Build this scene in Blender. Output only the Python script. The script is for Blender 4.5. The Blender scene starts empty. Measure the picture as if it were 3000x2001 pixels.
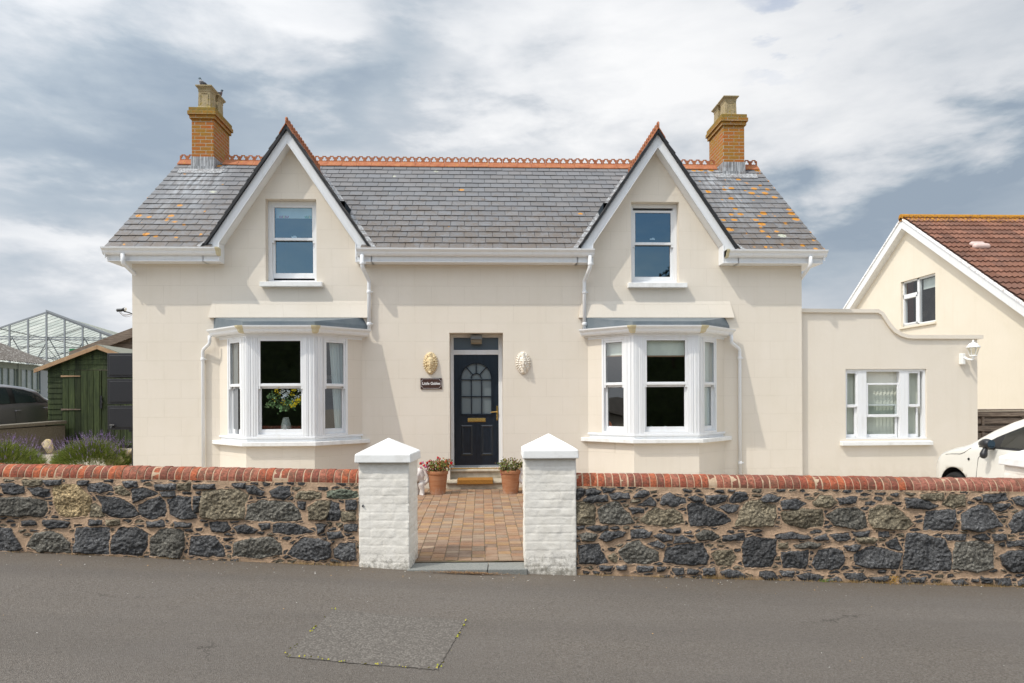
import bpy, bmesh, math, random
import numpy as np
from mathutils import Vector, Matrix
random.seed(7); RNG=np.random.RandomState(7)
SC=bpy.context.scene; COL=SC.collection
PI=math.pi
# ------------------------------------------------------------------ camera
FP=2050.;CH=1.61;VX=1410.;HY=1168.
TH=math.atan((1500-VX)/FP);RO=.005
F_=Vector((math.sin(TH),math.cos(TH),0));R0=Vector((math.cos(TH),-math.sin(TH),0));UP=Vector((0,0,1))
R_=R0*math.cos(RO)-UP*math.sin(RO);U_=UP*math.cos(RO)+R0*math.sin(RO)
cam=bpy.data.cameras.new('camera');camo=bpy.data.objects.new('camera',cam);COL.objects.link(camo)
M=Matrix((R_,U_,-F_)).transposed().to_4x4();M.translation=Vector((0,0,CH));camo.matrix_world=M
cam.sensor_width=36;cam.lens=FP/3000*36;cam.shift_y=(HY-1000.5)/3000;cam.clip_start=.05;cam.clip_end=1000
SC.camera=camo
def ray(px,py): return F_+R_*((px-1500)/FP)-U_*((py-HY)/FP)
def W(px,py,Y=12.6):
    d=ray(px,py);t=Y/d.y;return Vector((d.x*t,Y,d.z*t+CH))
def XP(px,py,x):
    d=ray(px,py);t=x/d.x;return Vector((x,d.y*t,d.z*t+CH))
def G(px,py,zc): return ray(px,py)*zc+Vector((0,0,CH))
def C(xc,zc,z): return R0*xc+F_*zc+Vector((0,0,z))      # street frame (parallel to the front wall)
# ------------------------------------------------------------------ sun, sky, exposure
LD=Vector((.638,.406,-1)).normalized()
sun=bpy.data.lights.new('sun','SUN');suno=bpy.data.objects.new('sun',sun);COL.objects.link(suno)
sun.energy=2.5;sun.angle=math.radians(.6);sun.color=(1,.94,.84)
suno.rotation_euler=LD.to_track_quat('-Z','Y').to_euler();suno.location=(-10,-8,20)
SC.view_settings.view_transform='Standard';SC.view_settings.look='None';SC.view_settings.exposure=0;SC.view_settings.gamma=1
wd=bpy.data.worlds.new('World');SC.world=wd;wd.use_nodes=True
class NT:
    def __init__(s,t): s.t=t;s.n=t.nodes;s.l=t.links
    def new(s,k,**kw):
        x=s.n.new(k)
        for a,b in kw.items():
            if a.startswith('i_'):
                kk=a[2:]; x.inputs[int(kk) if kk.isdigit() else kk.replace('_',' ')].default_value=b
            else: setattr(x,a,b)
        return x
    def link(s,a,b): s.l.new(a,b)
    def val(s,inp,v):
        if isinstance(v,(int,float,tuple)): inp.default_value=v
        else: s.l.new(v,inp)
    def m(s,op,a,b=0,c=None):
        x=s.n.new('ShaderNodeMath');x.operation=op;s.val(x.inputs[0],a)
        if op not in('ABSOLUTE','ARCSINE','EXPONENT','SQRT','FRACT','FLOOR'): s.val(x.inputs[1],b)
        if c is not None: s.val(x.inputs[2],c)
        return x.outputs[0]
    def vm(s,op,a,b):
        x=s.n.new('ShaderNodeVectorMath');x.operation=op;s.val(x.inputs[0],a);s.val(x.inputs[1],b);return x.outputs[0]
    def noise(s,vec,scale,detail=4,rough=.55,dist=0,dim='3D'):
        x=s.n.new('ShaderNodeTexNoise');x.noise_dimensions=dim;x.inputs['Scale'].default_value=scale
        x.inputs['Detail'].default_value=detail;x.inputs['Roughness'].default_value=rough;x.inputs['Distortion'].default_value=dist
        if vec is not None:s.link(vec,x.inputs['Vector'])
        return x.outputs['Fac']
    def ramp(s,f,stops,interp='LINEAR'):
        x=s.n.new('ShaderNodeValToRGB');x.color_ramp.interpolation=interp;e=x.color_ramp.elements
        while len(e)<len(stops): e.new(.5)
        for k,(p,c) in enumerate(stops):
            e[k].position=p
            if isinstance(c,(int,float)): c=(c,c,c)
            e[k].color=(c[0],c[1],c[2],1)
        s.link(f,x.inputs[0]);return x.outputs[0]
    def mix(s,f,a,b,mode='MIX'):
        x=s.n.new('ShaderNodeMix');x.data_type='RGBA';x.blend_type=mode;x.clamp_factor=True
        s.val(x.inputs[0],f)
        for i,v in ((6,a),(7,b)):
            if isinstance(v,tuple): x.inputs[i].default_value=(v[0],v[1],v[2],1)
            else:s.link(v,x.inputs[i])
        return x.outputs[2]
    def sep(s,v):
        x=s.n.new('ShaderNodeSeparateXYZ');s.link(v,x.inputs[0]);return x.outputs
    def comb(s,a,b,c):
        x=s.n.new('ShaderNodeCombineXYZ')
        for i,v in enumerate((a,b,c)): s.val(x.inputs[i],v)
        return x.outputs[0]
    def mapping(s,v,sc=(1,1,1),rot=(0,0,0),loc=(0,0,0)):
        x=s.n.new('ShaderNodeMapping');x.inputs['Scale'].default_value=sc;x.inputs['Rotation'].default_value=rot;x.inputs['Location'].default_value=loc
        s.link(v,x.inputs[0]);return x.outputs[0]
    def bump(s,h,strength=.5,dist=.01,prev=None):
        x=s.n.new('ShaderNodeBump');x.inputs['Strength'].default_value=strength;x.inputs['Distance'].default_value=dist
        s.link(h,x.inputs['Height'])
        if prev is not None:s.link(prev,x.inputs['Normal'])
        return x.outputs[0]
def build_world():
    t=NT(wd.node_tree);t.n.clear()
    out=t.new('ShaderNodeOutputWorld')
    sky=t.new('ShaderNodeTexSky');sky.sky_type='NISHITA';sky.sun_disc=False
    sky.sun_elevation=math.asin(-LD.z);sky.sun_rotation=math.atan2(-LD.x,-LD.y)
    tc=t.new('ShaderNodeTexCoord').outputs['Generated']
    x,y,z=t.sep(tc)
    az=t.m('ARCTAN2',x,y);el=t.m('ARCSINE',z)
    # cloud streaks
    v=t.comb(t.m('MULTIPLY',x,1.0),t.m('MULTIPLY',y,1.0),t.m('MULTIPLY',z,2.3))
    n1=t.noise(v,2.4,6,.5,.1);n2=t.noise(t.mapping(v,(1,1,1.2),(0,.35,0),(3,1,5)),5.5,7,.55,.15)
    n3=t.noise(t.mapping(v,(1,1,1.5),(0,.3,0),(7,2,1)),15,5,.55,.1)
    q=t.m('ADD',t.m('MULTIPLY',t.m('SUBTRACT',n1,.5),.62),t.m('MULTIPLY',t.m('SUBTRACT',n2,.5),.80))
    q=t.m('ADD',q,t.m('MULTIPLY',t.m('SUBTRACT',n3,.5),.26))
    wob=t.m('MULTIPLY',t.m('SUBTRACT',n1,.5),.5);wob2=t.m('MULTIPLY',t.m('SUBTRACT',n2,.5),.35)
    def blob(px,py,sx,sy,amp,rot=0.):
        d=ray(px,py).normalized();a=math.atan2(d.x,d.y);e=math.asin(d.z)
        da=t.m('ADD',t.m('SUBTRACT',az,a),wob);de=t.m('ADD',t.m('SUBTRACT',el,e),wob2)
        c,s=math.cos(rot),math.sin(rot)
        u=t.m('ADD',t.m('MULTIPLY',da,c/(sx/2050)),t.m('MULTIPLY',de,s/(sx/2050)))
        w=t.m('ADD',t.m('MULTIPLY',da,-s/(sy/2050)),t.m('MULTIPLY',de,c/(sy/2050)))
        g=t.m('ADD',t.m('MULTIPLY',u,u),t.m('MULTIPLY',w,w))
        return t.m('MULTIPLY',t.m('EXPONENT',t.m('MULTIPLY',g,-1)),amp)
    s=t.m('ADD',q,.56)
    for b in [(330,430,560,200,-.46,0.25),(120,690,420,75,.42,-.2),(60,830,300,70,.25,-.15),(150,860,400,60,-.12,0),(1250,130,150,130,-.42,.3),
              (1020,60,330,70,.2,-.5),(900,330,420,90,-.22,-.1),(1950,230,520,200,.34,0),(1650,60,500,90,.16,0),(2640,560,430,85,-.52,.22),
              (2420,760,420,120,-.26,0),(2950,300,300,130,.2,0),(150,100,350,120,-.08,0),(1500,380,360,70,-.2,0)]:
        s=t.m('ADD',s,blob(*b))
    colr=t.ramp(s,[(0,(.315,.385,.47)),(.25,(.42,.485,.555)),(.5,(.575,.615,.665)),(.72,(.75,.77,.80)),(1,(.91,.915,.925))])
    # more open blue sky behind the viewer (seen mirrored in the upper windows)
    back=t.m('MULTIPLY',t.m('SUBTRACT',0,y),1.0)
    hole=t.m('ADD',blob(2350,95,150,60,.80),t.m('MULTIPLY',t.m('MINIMUM',t.m('MAXIMUM',back,0),1),1.1))
    hole=t.m('SUBTRACT',t.m('ADD',hole,t.m('MULTIPLY',t.m('SUBTRACT',.5,n2),1.6)),.45)
    dt0=t.new('ShaderNodeVectorMath',operation='DOT_PRODUCT');t.link(tc,dt0.inputs[0]);dt0.inputs[1].default_value=tuple(-LD)
    hole=t.m('SUBTRACT',hole,t.m('MULTIPLY',t.m('EXPONENT',t.m('MULTIPLY',t.m('SUBTRACT',dt0.outputs['Value'],1),7)),2.5))
    hole=t.m('MINIMUM',t.m('MAXIMUM',t.m('MULTIPLY',hole,1.7),0),1)
    hole=t.m('MULTIPLY',hole,t.m('ADD',.5,t.m('MULTIPLY',t.m('LESS_THAN',y,0),.5)))
    b1=t.new('ShaderNodeBackground');t.link(sky.outputs[0],b1.inputs[0]);b1.inputs[1].default_value=.17
    b2=t.new('ShaderNodeBackground');t.link(colr,b2.inputs[0]);b2.inputs[1].default_value=1.0
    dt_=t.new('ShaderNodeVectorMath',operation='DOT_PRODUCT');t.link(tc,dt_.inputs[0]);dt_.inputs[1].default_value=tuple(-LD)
    gl=t.m('EXPONENT',t.m('MULTIPLY',t.m('SUBTRACT',dt_.outputs['Value'],1),3.6))  # broad glow round the sun, added to lift fill light on the front
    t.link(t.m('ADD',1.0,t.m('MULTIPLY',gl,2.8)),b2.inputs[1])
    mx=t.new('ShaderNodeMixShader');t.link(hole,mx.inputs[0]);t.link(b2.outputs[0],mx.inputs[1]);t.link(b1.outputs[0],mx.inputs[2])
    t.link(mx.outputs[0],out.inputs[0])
build_world()
SC.render.engine='CYCLES'
SC.cycles.max_bounces=8;SC.cycles.transparent_max_bounces=12;SC.cycles.caustics_reflective=False;SC.cycles.caustics_refractive=False
# ------------------------------------------------------------------ materials
def mat(name,col=(.5,.5,.5),rough=.6,spec=.5,metal=0,fn=None):
    m=bpy.data.materials.new(name);m.use_nodes=True;t=NT(m.node_tree)
    b=t.n['Principled BSDF'];b.inputs['Base Color'].default_value=(*col,1);b.inputs['Roughness'].default_value=rough
    b.inputs['Specular IOR Level'].default_value=spec;b.inputs['Metallic'].default_value=metal
    if fn: fn(t,b)
    return m
def obc(t): return t.new('ShaderNodeTexCoord').outputs['Object']
def speck(c1,c2,scale=20,bs=.2,bd=.004,detail=5,lo=.35,hi=.65):
    def f(t,b):
        o=obc(t);n=t.noise(o,scale,detail,.6)
        t.link(t.mix(t.ramp(n,[(lo,0.),(hi,1.)]),c1,c2),b.inputs['Base Color'])
        if bs: t.link(t.bump(t.noise(o,scale*2.2,4,.6),bs,bd),b.inputs['Normal'])
    return f
def attr(name='Col',t=None):
    a=t.new('ShaderNodeAttribute');a.attribute_name=name;return a.outputs['Color']
def render_fn(scored=True,c=(.745,.68,.585)):
    def f(t,b):
        o=obc(t)
        n=t.noise(o,1.3,5,.6,.4);n2=t.noise(o,9,4,.6)
        base=t.mix(t.ramp(n,[(.3,0.),(.75,1.)]),(c[0]*.97,c[1]*.965,c[2]*.95),(c[0]*1.02,c[1]*1.02,c[2]*1.03))
        streak=t.noise(t.mapping(o,(5,5,.35)),1.6,4,.6)
        base=t.mix(t.ramp(streak,[(.52,0.),(.80,.30)]),base,(c[0]*.90,c[1]*.88,c[2]*.84))
        h=t.noise(o,75,3,.6);hb=t.noise(o,14,4,.55)
        nrm=t.bump(h,.22,.004);nrm=t.bump(hb,.16,.012,nrm)
        if scored:
            x,y,z=t.sep(o)
            p=t.comb(t.m('ADD',x,t.m('MULTIPLY',y,.7)),t.m('ADD',z,.02),0)
            br=t.new('ShaderNodeTexBrick');br.offset=.5;br.inputs['Scale'].default_value=1
            br.inputs['Mortar Size'].default_value=.0035;br.inputs['Mortar Smooth'].default_value=.4
            br.inputs['Brick Width'].default_value=.588;br.inputs['Row Height'].default_value=.3325
            t.link(p,br.inputs['Vector'])
            ln=br.outputs['Fac']
            lw=t.m('MULTIPLY',ln,t.ramp(t.noise(o,2.5,2),[(.35,.06),(.65,.42)]))
            base=t.mix(lw,base,(c[0]*.72,c[1]*.70,c[2]*.66))
            nrm=t.bump(t.m('SUBTRACT',1,ln),.5,.004,nrm)
        zz_=t.sep(o)[2];sp=t.m('MULTIPLY',t.m('SUBTRACT',.42,zz_),1.3);sp=t.m('ADD',sp,t.m('MULTIPLY',t.m('SUBTRACT',n2,.5),.8))
        base=t.mix(t.ramp(sp,[(.12,0.),(.6,.35)]),base,(c[0]*.70,c[1]*.68,c[2]*.62))
        t.link(base,b.inputs['Base Color']);t.link(nrm,b.inputs['Normal'])
    return f
m_wall=mat('cream_render',rough=.85,spec=.2,fn=render_fn(True))
m_wall2=mat('annexe_render',rough=.85,spec=.2,fn=render_fn(False,(.735,.67,.575)))
m_wall3=mat('yellow_render',rough=.9,spec=.2,fn=render_fn(False,(.78,.71,.59)))
def upvc_fn(t,b):
    o=obc(t);t.link(t.mix(t.ramp(t.noise(t.mapping(o,(6,6,1)),2.5,4),[(.5,0.),(.9,.5)]),(.80,.81,.82),(.68,.67,.62)),b.inputs['Base Color'])
m_upvc=mat('white_upvc',rough=.35,spec=.45,fn=upvc_fn)
m_fade=mat('yellowed_plastic',(.62,.55,.36),.5)
def dirty_white(t,b):
    o=obc(t);n=t.noise(o,7,6,.65)
    base=t.mix(t.ramp(n,[(.48,0.),(.8,.55)]),(.84,.84,.82),(.55,.53,.48))
    t.link(base,b.inputs['Base Color']);t.link(t.bump(t.noise(o,55,4),.35,.004),b.inputs['Normal'])
m_cap=mat('white_painted_stone',rough=.75,spec=.3,fn=dirty_white)
def pillar_fn(t,b):
    o=obc(t);n=t.noise(o,6,7,.68,.3);n4=t.noise(o,28,5,.7)
    base=t.mix(t.ramp(n,[(.42,0.),(.72,.7)]),(.86,.825,.755),(.73,.69,.61))
    x,y,z=t.sep(o)
    foot=t.m('MULTIPLY',t.m('SUBTRACT',.16,z),6.5)
    dirt=t.m('ADD',t.m('MULTIPLY',foot,.55),t.m('MULTIPLY',t.m('SUBTRACT',n4,.56),2.3))
    base=t.mix(t.ramp(dirt,[(.15,0.),(.8,.8)]),base,(.19,.17,.13))
    spots=t.noise(o,60,3,.7)
    base=t.mix(t.ramp(spots,[(.68,0.),(.75,.6)]),base,(.25,.23,.19))
    t.link(base,b.inputs['Base Color'])
    t.link(t.bump(n4,.5,.008,t.bump(t.noise(o,90,3),.3,.003)),b.inputs['Normal'])
m_pillar=mat('painted_brick',rough=.8,spec=.25,fn=pillar_fn)
def slate_fn(t,b):
    o=obc(t);c=attr('Col',t)
    n=t.noise(o,5,6,.7,.5);n2=t.noise(o,26,5,.7)
    base=t.mix(t.ramp(n2,[(.35,0.),(.7,.45)]),c,(.135,.138,.145))
    # brown grime, patchy
    br=t.m('ADD',t.m('MULTIPLY',n,.6),t.m('MULTIPLY',n2,.5))
    x,y,z=t.sep(o)
    low=t.m('MULTIPLY',t.m('SUBTRACT',5.3,z),.09)
    base=t.mix(t.ramp(t.m('ADD',br,low),[(.53,0.),(.68,.85)]),base,(.135,.105,.08))
    def sm(v,a,b_): # soft step
        return t.m('MINIMUM',t.m('MAXIMUM',t.m('DIVIDE',t.m('SUBTRACT',v,a),b_-a),0),1)
    # pale lead run-off below the chimneys
    for cx,wd_ in ((-5.72,.62),(5.05,.55)):
        px=t.m('ADD',x,t.m('MULTIPLY',t.m('SUBTRACT',6.6,z),.0))
        m_=sm(t.m('SUBTRACT',wd_,t.m('ABSOLUTE',t.m('SUBTRACT',px,cx))),0,.3)
        st=t.noise(t.mapping(o,(9,1.2,1.2)),1.5,4,.6)
        m_=t.m('MULTIPLY',m_,t.ramp(st,[(.42,0.),(.62,.85)]));m_=t.m('MULTIPLY',m_,sm(z,4.6,6.2))
        base=t.mix(m_,base,(.36,.38,.40))
    # orange lichen
    vo=t.new('ShaderNodeTexVoronoi');vo.feature='F1';vo.inputs['Scale'].default_value=5.2
    t.link(t.mapping(o,(1,1,1)),vo.inputs['Vector'])
    d=t.m('ADD',vo.outputs['Distance'],t.m('MULTIPLY',t.m('SUBTRACT',t.noise(o,30,4,.7),.5),.35))
    sx=t.sep(vo.outputs['Color'])
    dens=t.m('ADD',t.m('MULTIPLY',sm(x,4.3,5.2),.80),t.m('MULTIPLY',sm(t.m('MULTIPLY',x,-1),4.6,5.6),.38))
    pres=t.m('LESS_THAN',sx[0],t.m('ADD',dens,.006))
    siz=t.m('MULTIPLY',sx[1],.36)
    lich=t.m('MULTIPLY',pres,t.m('LESS_THAN',d,t.m('ADD',siz,.05)))
    base=t.mix(lich,base,(.52,.22,.015))
    v2=t.new('ShaderNodeTexVoronoi');v2.inputs['Scale'].default_value=2.3;t.link(t.mapping(o,(1,1,1),(0,0,0),(4,2,1)),v2.inputs['Vector'])
    s2=t.sep(v2.outputs['Color']);d2=t.m('ADD',v2.outputs['Distance'],t.m('MULTIPLY',t.m('SUBTRACT',t.noise(o,40,4,.7),.5),.3))
    l2=t.m('MULTIPLY',t.m('LESS_THAN',s2[0],.12),t.m('LESS_THAN',d2,t.m('MULTIPLY',s2[1],.22)))
    base=t.mix(l2,base,(.44,.45,.36))
    t.link(base,b.inputs['Base Color'])
    t.link(t.bump(n2,.35,.006),b.inputs['Normal'])
m_slate=mat('roof_slate',rough=.5,spec=.45,fn=slate_fn)
m_black=mat('black_felt',(.012,.012,.013),.6)
def terr_fn(t,b):
    o=obc(t);n=t.noise(o,8,6,.65,.3);n2=t.noise(o,35,4,.7)
    base=t.mix(t.ramp(n,[(.3,0.),(.7,1.)]),(.33,.105,.05),(.47,.20,.10))
    base=t.mix(t.ramp(n2,[(.54,0.),(.68,.8)]),base,(.15,.10,.075))
    base=t.mix(t.ramp(t.noise(t.mapping(o,(1,1,1),(0,0,0),(9,9,9)),11,5,.7),[(.60,0.),(.66,.85)]),base,(.46,.24,.03))
    t.link(base,b.inputs['Base Color']);t.link(t.bump(n2,.3,.005),b.inputs['Normal'])
m_terr=mat('terracotta_ridge',rough=.8,spec=.2,fn=terr_fn)
def chim_fn(t,b):
    o=obc(t);x,y,z=t.sep(o)
    p=t.comb(t.m('ADD',x,y),t.m('ADD',z,.0),0)
    br=t.new('ShaderNodeTexBrick');br.offset=.5;br.inputs['Scale'].default_value=1;br.inputs['Mortar Size'].default_value=.007
    br.inputs['Brick Width'].default_value=.228;br.inputs['Row Height'].default_value=.0755;br.inputs['Mortar Smooth'].default_value=.2
    br.inputs['Color1'].default_value=(.42,.105,.03,1);br.inputs['Color2'].default_value=(.34,.15,.03,1);br.inputs['Mortar'].default_value=(.42,.36,.27,1)
    br.inputs['Bias'].default_value=.1
    t.link(p,br.inputs['Vector'])
    n=t.noise(o,3.4,5,.65);n2=t.noise(o,24,5,.7)
    base=t.mix(t.ramp(t.m('ADD',n,t.m('MULTIPLY',t.m('SUBTRACT',z,7.1),.16)),[(.45,0.),(.66,.62)]),br.outputs['Color'],(.33,.20,.03))
    top=t.m('MULTIPLY',t.m('SUBTRACT',z,7.50),1.2)
    base=t.mix(t.ramp(t.m('ADD',n2,top),[(.62,0.),(.8,.75)]),base,(.20,.165,.045))
    base=t.mix(t.ramp(t.noise(o,46,4,.7),[(.66,0.),(.74,.8)]),base,(.38,.36,.31))
    t.link(base,b.inputs['Base Color'])
    h=t.m('ADD',t.m('MULTIPLY',br.outputs['Fac'],-1),t.m('MULTIPLY',n2,.5))
    t.link(t.bump(h,.7,.012),b.inputs['Normal'])
m_chim=mat('chimney_brick',rough=.85,spec=.2,fn=chim_fn)
def pot_fn(t,b):
    o=obc(t);n=t.noise(o,18,6,.7);n2=t.noise(o,6,4,.6);x,y,z=t.sep(o)
    base=t.mix(t.ramp(n2,[(.3,0.),(.7,1.)]),(.42,.34,.21),(.33,.26,.15))
    base=t.mix(t.ramp(n,[(.52,0.),(.66,.8)]),base,(.15,.14,.08))
    base=t.mix(t.ramp(t.m('ADD',t.noise(o,14,5,.7),t.m('MULTIPLY',t.m('SUBTRACT',8.0,z),.25)),[(.58,0.),(.68,.9)]),base,(.36,.27,.03))
    t.link(base,b.inputs['Base Color']);t.link(t.bump(n,.4,.006),b.inputs['Normal'])
m_pot=mat('stone_chimney_pot',rough=.9,spec=.15,fn=pot_fn)
def lead_fn(t,b):
    o=obc(t);st=t.noise(t.mapping(o,(22,22,1.3)),1.6,5,.65);n=t.noise(o,7,4,.6)
    base=t.mix(t.ramp(st,[(.42,0.),(.62,1.)]),(.18,.185,.19),(.50,.51,.52))
    base=t.mix(t.ramp(n,[(.5,0.),(.75,.7)]),base,(.14,.10,.085))
    t.link(base,b.inputs['Base Color'])
m_lead=mat('lead_flashing',rough=.5,spec=.4,fn=lead_fn)
def fibre_fn(t,b):
    o=obc(t);n=t.noise(o,5,5,.6)
    base=t.mix(t.ramp(n,[(.35,0.),(.75,1.)]),(.125,.155,.175),(.185,.21,.225))
    base=t.mix(t.ramp(t.noise(t.mapping(o,(1,1,1),(0,0,0),(5,5,2)),9,5,.7),[(.66,0.),(.74,.6)]),base,(.05,.055,.05))
    t.link(base,b.inputs['Base Color'])
m_fibre=mat('blue_grey_bay_roof',rough=.55,spec=.4,fn=fibre_fn)
def glass(name,refl=(1,1,1),tint=(.88,.92,.91),boost=1.0,ior=1.75,wave=.02):
    m=bpy.data.materials.new(name);m.use_nodes=True;t=NT(m.node_tree);t.n.clear()
    o=t.new('ShaderNodeOutputMaterial');g=t.new('ShaderNodeBsdfGlossy');g.inputs['Roughness'].default_value=.012;g.inputs['Color'].default_value=(*refl,1)
    tr=t.new('ShaderNodeBsdfTransparent');tr.inputs[0].default_value=(*tint,1)
    lw=t.new('ShaderNodeLayerWeight');lw.inputs[0].default_value=.5
    r0=((ior-1)/(ior+1))**2;fr=t.m('ADD',r0,t.m('MULTIPLY',t.m('POWER',lw.outputs['Facing'],5),1-r0))
    nb=t.bump(t.noise(obc(t),1.7,2,.5),wave,.05);t.link(nb,g.inputs['Normal'])
    mx=t.new('ShaderNodeMixShader');t.link(t.m('MINIMUM',t.m('MULTIPLY',fr,boost),.95),mx.inputs[0])
    t.link(tr.outputs[0],mx.inputs[1]);t.link(g.outputs[0],mx.inputs[2]);t.link(mx.outputs[0],o.inputs[0]);return m
m_glass=glass('window_glass',boost=1.5);m_glassup=glass('upper_window_glass',refl=(.62,.88,1.0),tint=(.70,.80,.86),boost=2.7)  # upper panes: blue of the mirrored sky is put into the reflection colour
m_carglass=glass('car_glass',tint=(.25,.33,.30),boost=1.4)
m_ghglass=glass('greenhouse_glass',tint=(.72,.78,.76),boost=2.0)
def frost_fn(t,b):
    o=obc(t);t.link(t.bump(t.noise(o,160,3),.3,.002),b.inputs['Normal'])
m_frost=mat('frosted_glass',(.155,.185,.195),.33,.6,fn=frost_fn)
m_fan=mat('grey_fanlight_glass',(.095,.125,.155),.28,.6)
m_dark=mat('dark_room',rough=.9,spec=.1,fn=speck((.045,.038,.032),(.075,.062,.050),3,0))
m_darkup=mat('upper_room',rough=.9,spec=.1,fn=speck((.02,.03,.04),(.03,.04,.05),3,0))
def door_fn(t,b):
    o=obc(t);n=t.noise(t.mapping(o,(16,16,1.4)),3.2,5,.6,1.2)
    t.link(t.mix(t.ramp(n,[(.4,0.),(.6,1.)]),(.004,.008,.015),(.009,.016,.028)),b.inputs['Base Color']);t.link(t.bump(n,.35,.004),b.inputs['Normal'])
m_door=mat('navy_door',rough=.30,spec=.5,fn=door_fn)
m_brass=mat('polished_brass',(.83,.56,.20),.2,.5,1)
m_white=mat('white_metal',(.82,.82,.80),.4,.4)
def as_fn(t,b):
    o=obc(t);n=t.noise(o,62,5,.85);n2=t.noise(o,.8,4,.6);n3=t.noise(t.mapping(o,(1,1,1),(0,0,0),(3,3,3)),230,2,.6)
    vo=t.new('ShaderNodeTexVoronoi');vo.inputs['Scale'].default_value=150;t.link(o,vo.inputs['Vector'])
    base=t.mix(t.ramp(n,[(.34,0.),(.64,1.)]),(.068,.057,.047),(.215,.188,.160))
    base=t.mix(t.ramp(t.sep(vo.outputs['Color'])[0],[(.80,0.),(.97,.6)]),base,(.27,.25,.23))
    base=t.mix(t.ramp(n3,[(.60,0.),(.75,.8)]),base,(.04,.037,.034))
    base=t.mix(t.ramp(n2,[(.35,0.),(.7,.40)]),base,(.165,.15,.138))
    q=t.mapping(o,(1,1,1),(0,0,TH),(0,0,0));xx,yy,zz=t.sep(q)
    bandn=t.noise(t.comb(t.m('MULTIPLY',xx,.12),t.m('MULTIPLY',yy,1.5),0),1.0,4,.6)
    base=t.mix(t.ramp(bandn,[(.42,0.),(.62,.32)]),base,(.105,.094,.083))
    cr=t.new('ShaderNodeTexVoronoi');cr.feature='DISTANCE_TO_EDGE';cr.inputs['Scale'].default_value=.42;wv=t.vm('ADD',o,t.comb(t.m('MULTIPLY',t.noise(o,2.5,5,.7),.6),t.m('MULTIPLY',t.noise(o,3.1,5,.7),.6),0));t.link(wv,cr.inputs['Vector'])
    cm=t.m('MULTIPLY',t.m('LESS_THAN',cr.outputs['Distance'],.0022),t.ramp(t.noise(o,.55,2),[(.56,0.),(.62,.55)]))
    base=t.mix(cm,base,(.045,.038,.032))
    # dusty brown margin along the wall foot
    e=t.m('MULTIPLY',t.m('SUBTRACT',yy,6.05),1.15);e=t.m('ADD',e,t.m('MULTIPLY',t.m('SUBTRACT',t.noise(o,5,4,.6),.5),.9))
    base=t.mix(t.ramp(e,[(.15,0.),(1,.55)]),base,(.15,.115,.08))
    t.link(base,b.inputs['Base Color'])
    hb=t.m('ADD',vo.outputs['Distance'],t.m('MULTIPLY',n,.8))
    t.link(t.bump(hb,.8,.008),b.inputs['Normal'])
m_asph=mat('asphalt',rough=.82,spec=.25,fn=as_fn)
def patch_fn(t,b):
    o=obc(t);vo=t.new('ShaderNodeTexVoronoi');vo.inputs['Scale'].default_value=72;t.link(o,vo.inputs['Vector'])
    c=t.sep(vo.outputs['Color'])
    base=t.mix(t.ramp(c[0],[(.2,0.),(1,1.)]),(.118,.105,.092),(.20,.182,.160))
    base=t.mix(t.ramp(vo.outputs['Distance'],[(.40,0.),(.75,.8)]),base,(.100,.090,.080))
    t.link(base,b.inputs['Base Color']);t.link(t.bump(t.m('SUBTRACT',1,vo.outputs['Distance']),.6,.006),b.inputs['Normal'])
m_patch=mat('coarse_asphalt',rough=.85,spec=.2,fn=patch_fn)
def stone_fn(t,b):
    o=obc(t);at_=t.new('ShaderNodeAttribute');at_.attribute_name='Col';c=at_.outputs['Color'];al=t.m('ADD',.22,t.m('MULTIPLY',at_.outputs['Alpha'],.78));n=t.noise(o,55,6,.8);n2=t.noise(o,150,3,.75);n3=t.noise(o,9,4,.6)
    k=t.ramp(n,[(.28,.25),(.50,.85),(.74,2.9)])
    base=t.mix(al,c,k,'MULTIPLY')
    base=t.mix(al,base,t.ramp(n2,[(.3,.5),(.5,1.),(.72,2.0)]),'MULTIPLY')
    base=t.mix(1.,base,t.ramp(n3,[(.3,.8),(.7,1.25)]),'MULTIPLY')
    t.link(base,b.inputs['Base Color']);t.link(t.bump(n,.6,.012,t.bump(n2,.4,.004)),b.inputs['Normal'])
m_stone=mat('rubble_stone',rough=.8,spec=.3,fn=stone_fn)
def brick_fn(t,b):
    o=obc(t);c=attr('Col',t);n=t.noise(o,45,5,.75);n2=t.noise(o,12,5,.7)
    base=t.mix(1.,c,t.ramp(n,[(.28,.3),(.5,1.),(.75,1.75)]),'MULTIPLY')
    base=t.mix(t.ramp(n2,[(.46,0.),(.66,.85)]),base,(.13,.075,.05))
    base=t.mix(t.ramp(t.noise(t.mapping(o,(1,1,1),(0,0,0),(2,5,8)),30,5,.75),[(.655,0.),(.70,.85)]),base,(.52,.45,.40))
    t.link(base,b.inputs['Base Color']);t.link(t.bump(n,.7,.008),b.inputs['Normal'])
m_brick=mat('red_coping_brick',rough=.85,spec=.2,fn=brick_fn)
m_mortar=mat('sandy_mortar',rough=.95,spec=.1,fn=speck((.42,.30,.20),(.52,.40,.28),30,.5,.006))
def paver_fn(t,b):
    o=obc(t);c=attr('Col',t);n=t.noise(o,3,4,.6);n2=t.noise(o,50,5,.7)
    base=t.mix(1.,c,t.ramp(n2,[(.3,.75),(.7,1.2)]),'MULTIPLY')
    x,y,z=t.sep(o)
    base=t.mix(t.ramp(n,[(.45,0.),(.72,.6)]),base,(.34,.26,.19))
    t.link(base,b.inputs['Base Color']);t.link(t.bump(n2,.3,.004),b.inputs['Normal'])
m_paver=mat('block_paver',rough=.85,spec=.2,fn=paver_fn)
m_joint=mat('sand_joint',rough=.95,fn=speck((.17,.125,.08),(.09,.10,.03),14,0,lo=.5,hi=.66))
m_gran=mat('grey_threshold_stone',rough=.75,fn=speck((.17,.18,.17),(.25,.25,.23),60,.3))
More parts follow.
